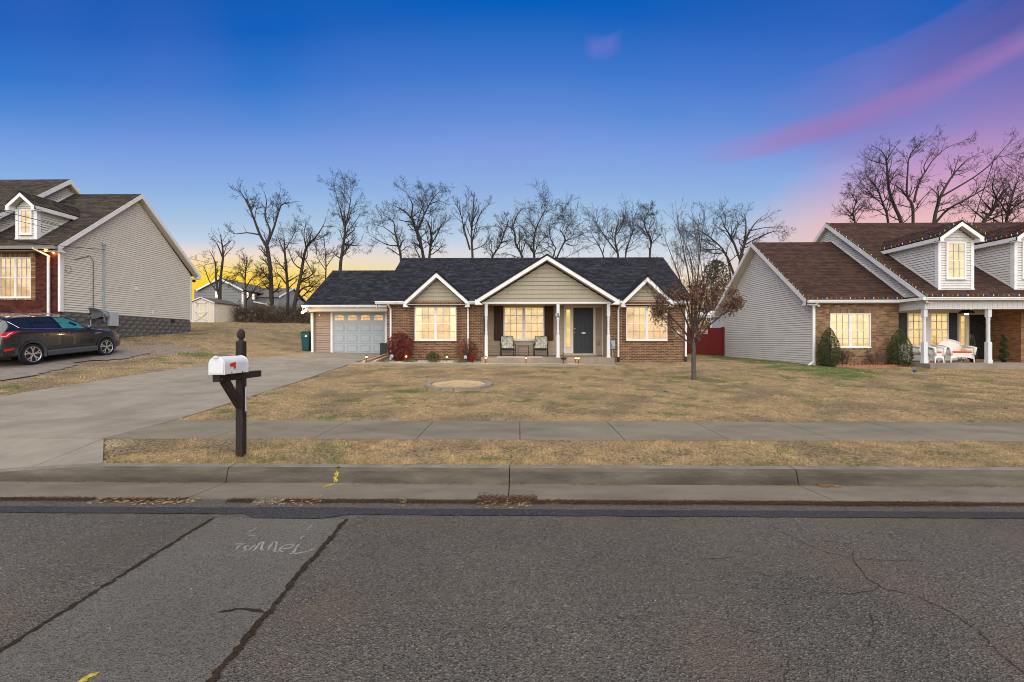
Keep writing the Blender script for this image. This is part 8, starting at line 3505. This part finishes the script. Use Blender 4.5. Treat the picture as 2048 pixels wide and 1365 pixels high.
def build_car():
	T = thing('parked_car', (0, 0, 0), 'black sport utility car parked beside the beige house', 'car', local=True)
	paint = mat('black_paint', (0.010, 0.011, 0.016), .22, .05, 3, spec=.6, coat=.8)
	clad = mat('grey_cladding', (.055, .062, .070), .6, .08)
	glass = mat('tinted_glass', (.012, .015, .018), .05, .05, spec=.8)
	teal = mat('teal_glass', (.035, .17, .155), .08, .12, spec=.7)
	chrome = mat('chrome', (.75, .75, .76), .15, .03, metal=1.0)
	rubber = mat('tyre_rubber', (.014, .014, .015), .85, .1)
	ss = [CAR_T[i, 0] + (CAR_T[i + 1, 0] - CAR_T[i, 0]) * t for i in range(len(CAR_T) - 1) for t in (0, .5)] + [CAR_T[-1, 0]]
	V, F = [], []
	k = 0
	for s in ss:
		h = car_ring(s)
		ring = [(x, s - 2.26, z) for x, z in h] + [(-x, s - 2.26, z) for x, z in h[-2:0:-1]]
		k = len(ring)
		V += ring
	for i in range(len(ss) - 1):
		for j in range(k):
			F.append((i * k + j, i * k + (j + 1) % k, (i + 1) * k + (j + 1) % k, (i + 1) * k + j))
	F.append(tuple(range(k - 1, -1, -1)))
	F.append(tuple((len(ss) - 1) * k + j for j in range(k)))
	mb = MB()
	mb.add(V, F)
	body = mb.build('body', paint, T, smooth=True)
	fix_normals(body)
	sb = body.modifiers.new('sub', 'SUBSURF')
	sb.levels = sb.render_levels = 1
	axles = (.93 - 2.26, 3.62 - 2.26)
	cutters = []
	for y in axles:
		for sgn in (-1, 1):
			c = MB()
			c.tube([(sgn * .58, y, .35), (sgn * 1.1, y, .35)], .395, 28)
			co = c.build('wheel_well_cutter', None)
			fix_normals(co)
			cutters.append(co)
			bo = body.modifiers.new('arch', 'BOOLEAN')
			bo.operation = 'DIFFERENCE'
			bo.solver = 'EXACT'
			bo.object = co
	bpy.context.view_layer.update()
	apply_mods(body)
	for c in cutters:
		bpy.data.objects.remove(c)
	# inner wheel wells
	for y in axles:
		q = MB()
		q.box(-.6, y - .4, .2, .6, y + .4, .72)
		q.build('wheel_well', mat('black_plastic'), T)
	for sgn in (-1, 1):
		# side windows
		z_top = lambda s, k=.075: float(np.interp(s, CAR_T[:, 0], CAR_T[:, 4])) - k
		z_bel = lambda s, k=.03: float(np.interp(s, CAR_T[:, 0], CAR_T[:, 3])) + k
		q1 = [(.46, z_bel(.46) + .19), (.62, z_bel(.62)), (1.0, z_bel(1.0)), (1.0, z_top(1.0)), (.8, z_top(.8)), (.55, z_top(.55) - .01)]
		q2 = [(1.07, z_bel(1.07)), (1.45, z_bel(1.45)), (1.84, z_bel(1.84)), (1.76, z_top(1.76)), (1.4, z_top(1.4)), (1.07, z_top(1.07))]
		q3 = [(1.99, z_bel(1.99)), (2.4, z_bel(2.4)), (2.84, z_bel(2.84) + .005), (2.66, z_top(2.66, .10)), (2.42, z_top(2.42, .085)), (2.15, z_top(2.15)), (1.90, z_top(1.90))]
		for pts, m in ((q1, glass), (q2, glass), (q3, teal)):
			o = side_poly(pts, sgn, .020, .016).build('side_window', m, T)
			fix_normals(o)
		# black pillars band behind the glass
		band = [(.42, z_bel(.5) + .17), (.60, z_bel(.6) - .015), (1.5, z_bel(1.5) - .015), (2.95, z_bel(2.95) - .015), (2.68, z_top(2.68, .085)), (2.42, z_top(2.42, .066)), (1.7, z_top(1.7, .058)), (.8, z_top(.8, .058)), (.52, z_top(.52, .06))]
		q = MB()
		n = 26
		up_, lo_ = [], []
		for i in range(n + 1):
			s = .44 + (2.92 - .44) * i / n
			lo = z_bel(s, .012) if s > .6 else z_bel(s, .012) + (.6 - s) * 1.1
			hi = max(lo + .004, min(z_top(s, .058), z_top(2.68, .09) - (s - 2.68) * .75 if s > 2.68 else 9))
			lo_.append((sgn * (side_x(s, lo) + .003), s - 2.26, lo))
			up_.append((sgn * (side_x(s, hi) + .003), s - 2.26, hi))
		mids = [tuple((a + b) / 2 for a, b in zip(p, r)) for p, r in zip(lo_, up_)]
		mids = [(sgn * (side_x(p[1] + 2.26, p[2]) + .003), p[1], p[2]) for p in mids]
		m_ = n + 1
		q.add(lo_ + mids + up_, [(i, i + 1, m_ + i + 1, m_ + i) for i in range(n)] + [(m_ + i, m_ + i + 1, 2 * m_ + i + 1, 2 * m_ + i) for i in range(n)])
		o = q.build('window_surround', mat('gloss_black', (.008, .008, .009), .15, .03, spec=.6), T)
		q = MB()
		q.tube([(sgn * (side_x(s, z) + .008), s - 2.26, z) for s, z in [(.44, z_bel(.5) + .20), (.6, z_bel(.6) - .004)] + [(x, z_bel(x, .004)) for x in np.linspace(.8, 2.95, 14)]], .009, 6)
		q.build('window_trim', chrome, T)
		# roof rail
		q = MB()
		rp = [(s, float(np.interp(s, CAR_T[:, 0], CAR_T[:, 4]))) for s in np.linspace(.5, 2.38, 14)]
		q.tube([(sgn * .58, s - 2.26, z + .0 + .055 * math.sin(math.pi * min(1, max(0, (i + .25) / 13.5))) ** .5) for i, (s, z) in enumerate(rp)], .018, 8)
		q.build('roof_rail', mat('satin_silver', (.60, .60, .61), .3, .03, metal=.9), T, smooth=True)
		# cladding: arch rings and sill
		for y in axles:
			q = MB()
			n = 24
			ring = []
			for i in range(n + 1):
				a = -.30 + (math.pi + .6) * i / n
				for r in (.375, .395, .445):
					yy, zz = y + math.cos(a) * r, .35 + math.sin(a) * r
					xx = max(side_x(min(4.5, max(.02, yy + 2.26)), max(.31, zz)), .80) + (.018 if r > .38 else -.05)
					ring.append((sgn * xx, yy, max(zz, .22)))
			q.add(ring, [(3 * i + j, 3 * i + j + 1, 3 * i + j + 4, 3 * i + j + 3) for i in range(n) for j in range(2)])
			o = q.build('arch_trim', clad, T, smooth=True)
		q = MB()
		q.add([(sgn * .86, axles[0] + .42, .23), (sgn * .86, axles[1] - .42, .23), (sgn * .945, axles[1] - .42, .27), (sgn * .945, axles[0] + .42, .27), (sgn * .945, axles[1] - .42, .40), (sgn * .945, axles[0] + .42, .40), (sgn * .91, axles[1] - .42, .44), (sgn * .91, axles[0] + .42, .44)],
              [(0, 1, 2, 3), (3, 2, 4, 5), (5, 4, 6, 7)])
		o = q.build('sill_trim', clad, T)
		fix_normals(o)
		# door seams, handles, mirror
		q = MB()
		for line in ([(1.02, z_bel(1.02)), (1.03, 1.0), (1.16, .80), (1.40, .50), (1.42, .42)], [(1.92, z_bel(1.92)), (1.93, .9), (1.95, .42)], [(2.92, z_bel(2.92)), (3.06, .98), (3.10, .7), (3.06, .42)]):
			pts = []
			for (s0, z0), (s1, z1) in zip(line[:-1], line[1:]):
				for t in (0, .33, .66):
					pts.append((s0 + (s1 - s0) * t, z0 + (z1 - z0) * t))
			q.tube([(sgn * (side_x(s, z) + .000), s - 2.26, z) for s, z in pts], .006, 5)
		q.build('door_seam', mat('dark_gap'), T)
		for s in (1.27, 2.12):
			q = MB()
			z = .97
			q.tube([(sgn * (side_x(s, z) + .0), s - .0 - 2.26, z), (sgn * (side_x(s, z) + .035), s + .03 - 2.26, z + .005), (sgn * (side_x(s + .2, z) + .035), s + .19 - 2.26, z + .008), (sgn * (side_x(s + .22, z)), s + .22 - 2.26, z + .008)], .017, 8)
			q.build('door_handle', paint, T, smooth=True)
		q = MB()
		q.ell((sgn * 1.0, 2.84 - 2.26, 1.16), .085, .055, .085, 12, 8)
		q.tube([(sgn * .86, 2.86 - 2.26, 1.08), (sgn * .98, 2.85 - 2.26, 1.11)], .025, 8)
		q.build('mirror', paint, T, smooth=True)
		# lamps and badge
		o = side_poly([(.045, 1.0), (.10, .93), (.22, .94), (.34, 1.03), (.50, 1.10), (.62, 1.125), (.45, 1.14), (.25, 1.135), (.10, 1.08)], sgn, .010, .02).build('tail_lamp', mat('tail_red', (.55, .012, .012), .2, .05, spec=.6, emit=.08), T)
		fix_normals(o)
		q = MB()
		q.tube([(sgn * (side_x(s, z) + .012), s - 2.26, z) for s, z in ((.08, .99), (.2, 1.0), (.28, 1.07), (.36, 1.1))], .013, 6)
		q.build('lamp_strip', mat('lamp_white', (.6, .55, .55), .3, .05), T)
		o = side_poly([(3.92, .955), (4.02, .945), (4.16, .85), (4.30, .70), (4.33, .76), (4.20, .89), (4.05, .955)], sgn, .006, .02).build('headlamp', mat('headlamp', (.42, .40, .36), .12, .1, spec=.7), T)
		fix_normals(o)
		o = side_poly([(3.96, .935), (4.10, .87), (4.14, .885), (4.03, .945)], sgn, .012, .012).build('turn_lamp', mat('amber', (.55, .17, .03), .2, .05), T)
		fix_normals(o)
		o = side_poly([(3.18, .90), (3.40, .905), (3.44, .945), (3.2, .94)], sgn, .008, .01).build('side_vent', chrome, T)
		fix_normals(o)
		o = side_poly([(.10, .52), (.36, .55), (.37, .60), (.10, .58)], sgn, .012, .015).build('reflector', mat('tail_red'), T)
		fix_normals(o)
		o = side_poly([(.06, .40), (.50, .36), (.50, .55), (.06, .66)], sgn, .008, .02).build('bumper_trim', clad, T)
		fix_normals(o)
	# windscreen and rear window
	q = MB()
	pts = []
	for s in (2.50, 2.75, 3.0, 3.2):
		r = car_ring(s)
		for u in (-.9, -.45, 0, .45, .9):
			x = u * r[8][0]
			z = np.interp(abs(x), [0, r[9][0], r[8][0]], [r[10][1], r[9][1], r[8][1]])
			pts.append((x, s - 2.26, z + .012))
	q.add(pts, [(5 * i + j, 5 * i + j + 1, 5 * i + j + 6, 5 * i + j + 5) for i in range(3) for j in range(4)])
	o = q.build('windscreen', glass, T, smooth=True)
	q = MB()
	pts = []
	for s in (.11, .2, .3, .40):
		r = car_ring(s)
		for u in (-.9, -.45, 0, .45, .9):
			x = u * r[8][0]
			z = np.interp(abs(x), [0, r[9][0], r[8][0]], [r[10][1], r[9][1], r[8][1]])
			pts.append((x, s - 2.26 - .008, z + .008))
	q.add(pts, [(5 * i + j, 5 * i + j + 1, 5 * i + j + 6, 5 * i + j + 5) for i in range(3) for j in range(4)])
	q.build('rear_window', glass, T, smooth=True)
	# wheels
	def axis(mb, X, y):
		mb.V = [(X + v[2], y + v[0], .35 + v[1]) for v in mb.V]
	for y in axles:
		for sgn in (-1, 1):
			X = sgn * .80
			q = MB()
			q.lathe((0, 0, 0), [(.25, -.10), (.32, -.11), (.348, -.085), (.352, 0), (.348, .085), (.32, .11), (.25, .10)], 32)
			axis(q, X, y)
			w = q.build('wheel', rubber, T, smooth=True)
			fix_normals(w)
			q = MB()
			q.lathe((0, 0, 0), [(.02, -.03), (.235, -.03), (.235, .03)], 32)
			axis(q, X, y)
			o = q.build('brake_disc', mat('dark_gap'), w)
			q = MB()
			# rim lip
			n = 36
			V2, F2 = [], []
			for i in range(n):
				a = 6.2832 * i / n
				for r, zz in ((.262, .098), (.255, .112), (.238, .100), (.228, .03)):
					V2.append((math.cos(a) * r, math.sin(a) * r, sgn * zz))
			for i in range(n):
				for j in range(3):
					b = (i + 1) % n
					F2.append((4 * i + j, 4 * b + j, 4 * b + j + 1, 4 * i + j + 1))
			q.add(V2, F2)
			for i in range(5):
				a = 6.2832 * i / 5 + .3
				for da in (-.20, .20):
					c0 = Vector((math.cos(a) * .05, math.sin(a) * .05, sgn * .085))
					c1 = Vector((math.cos(a + da * .45) * .15, math.sin(a + da * .45) * .15, sgn * .092))
					c2 = Vector((math.cos(a + da * 1.25) * .243, math.sin(a + da * 1.25) * .243, sgn * .096))
					q.bar(c0, c1, .042, .03)
					q.bar(c1, c2, .034, .03)
			q.lathe((0, 0, sgn * .088), [(.055, -.02), (.055, .012), (.03, .02)] if sgn > 0 else [(.03, -.02), (.055, -.012), (.055, .02)], 16)
			axis(q, X, y)
			o = q.build('rim', mat('alloy', (.62, .62, .63), .28, .05, metal=.85), w)
			fix_normals(o)
	# place on the sloping driveway, nose away from the street
	ya, yb = 14.8, 17.49
	X = -16.2 - .92
	za, zb = 0.91 , 1.12
	T.location = (X, (ya + yb) / 2 - .015, (za + zb) / 2 + .0)
	T.rotation_euler = (math.atan2(zb - za, yb - ya), 0, 0)
	c = copy_tree(T)
	c.location = (X - 2.55, 14.3, 1.17)
	c['label'] = 'second dark car, only its roof shows past the black one'
	return T


build_car()
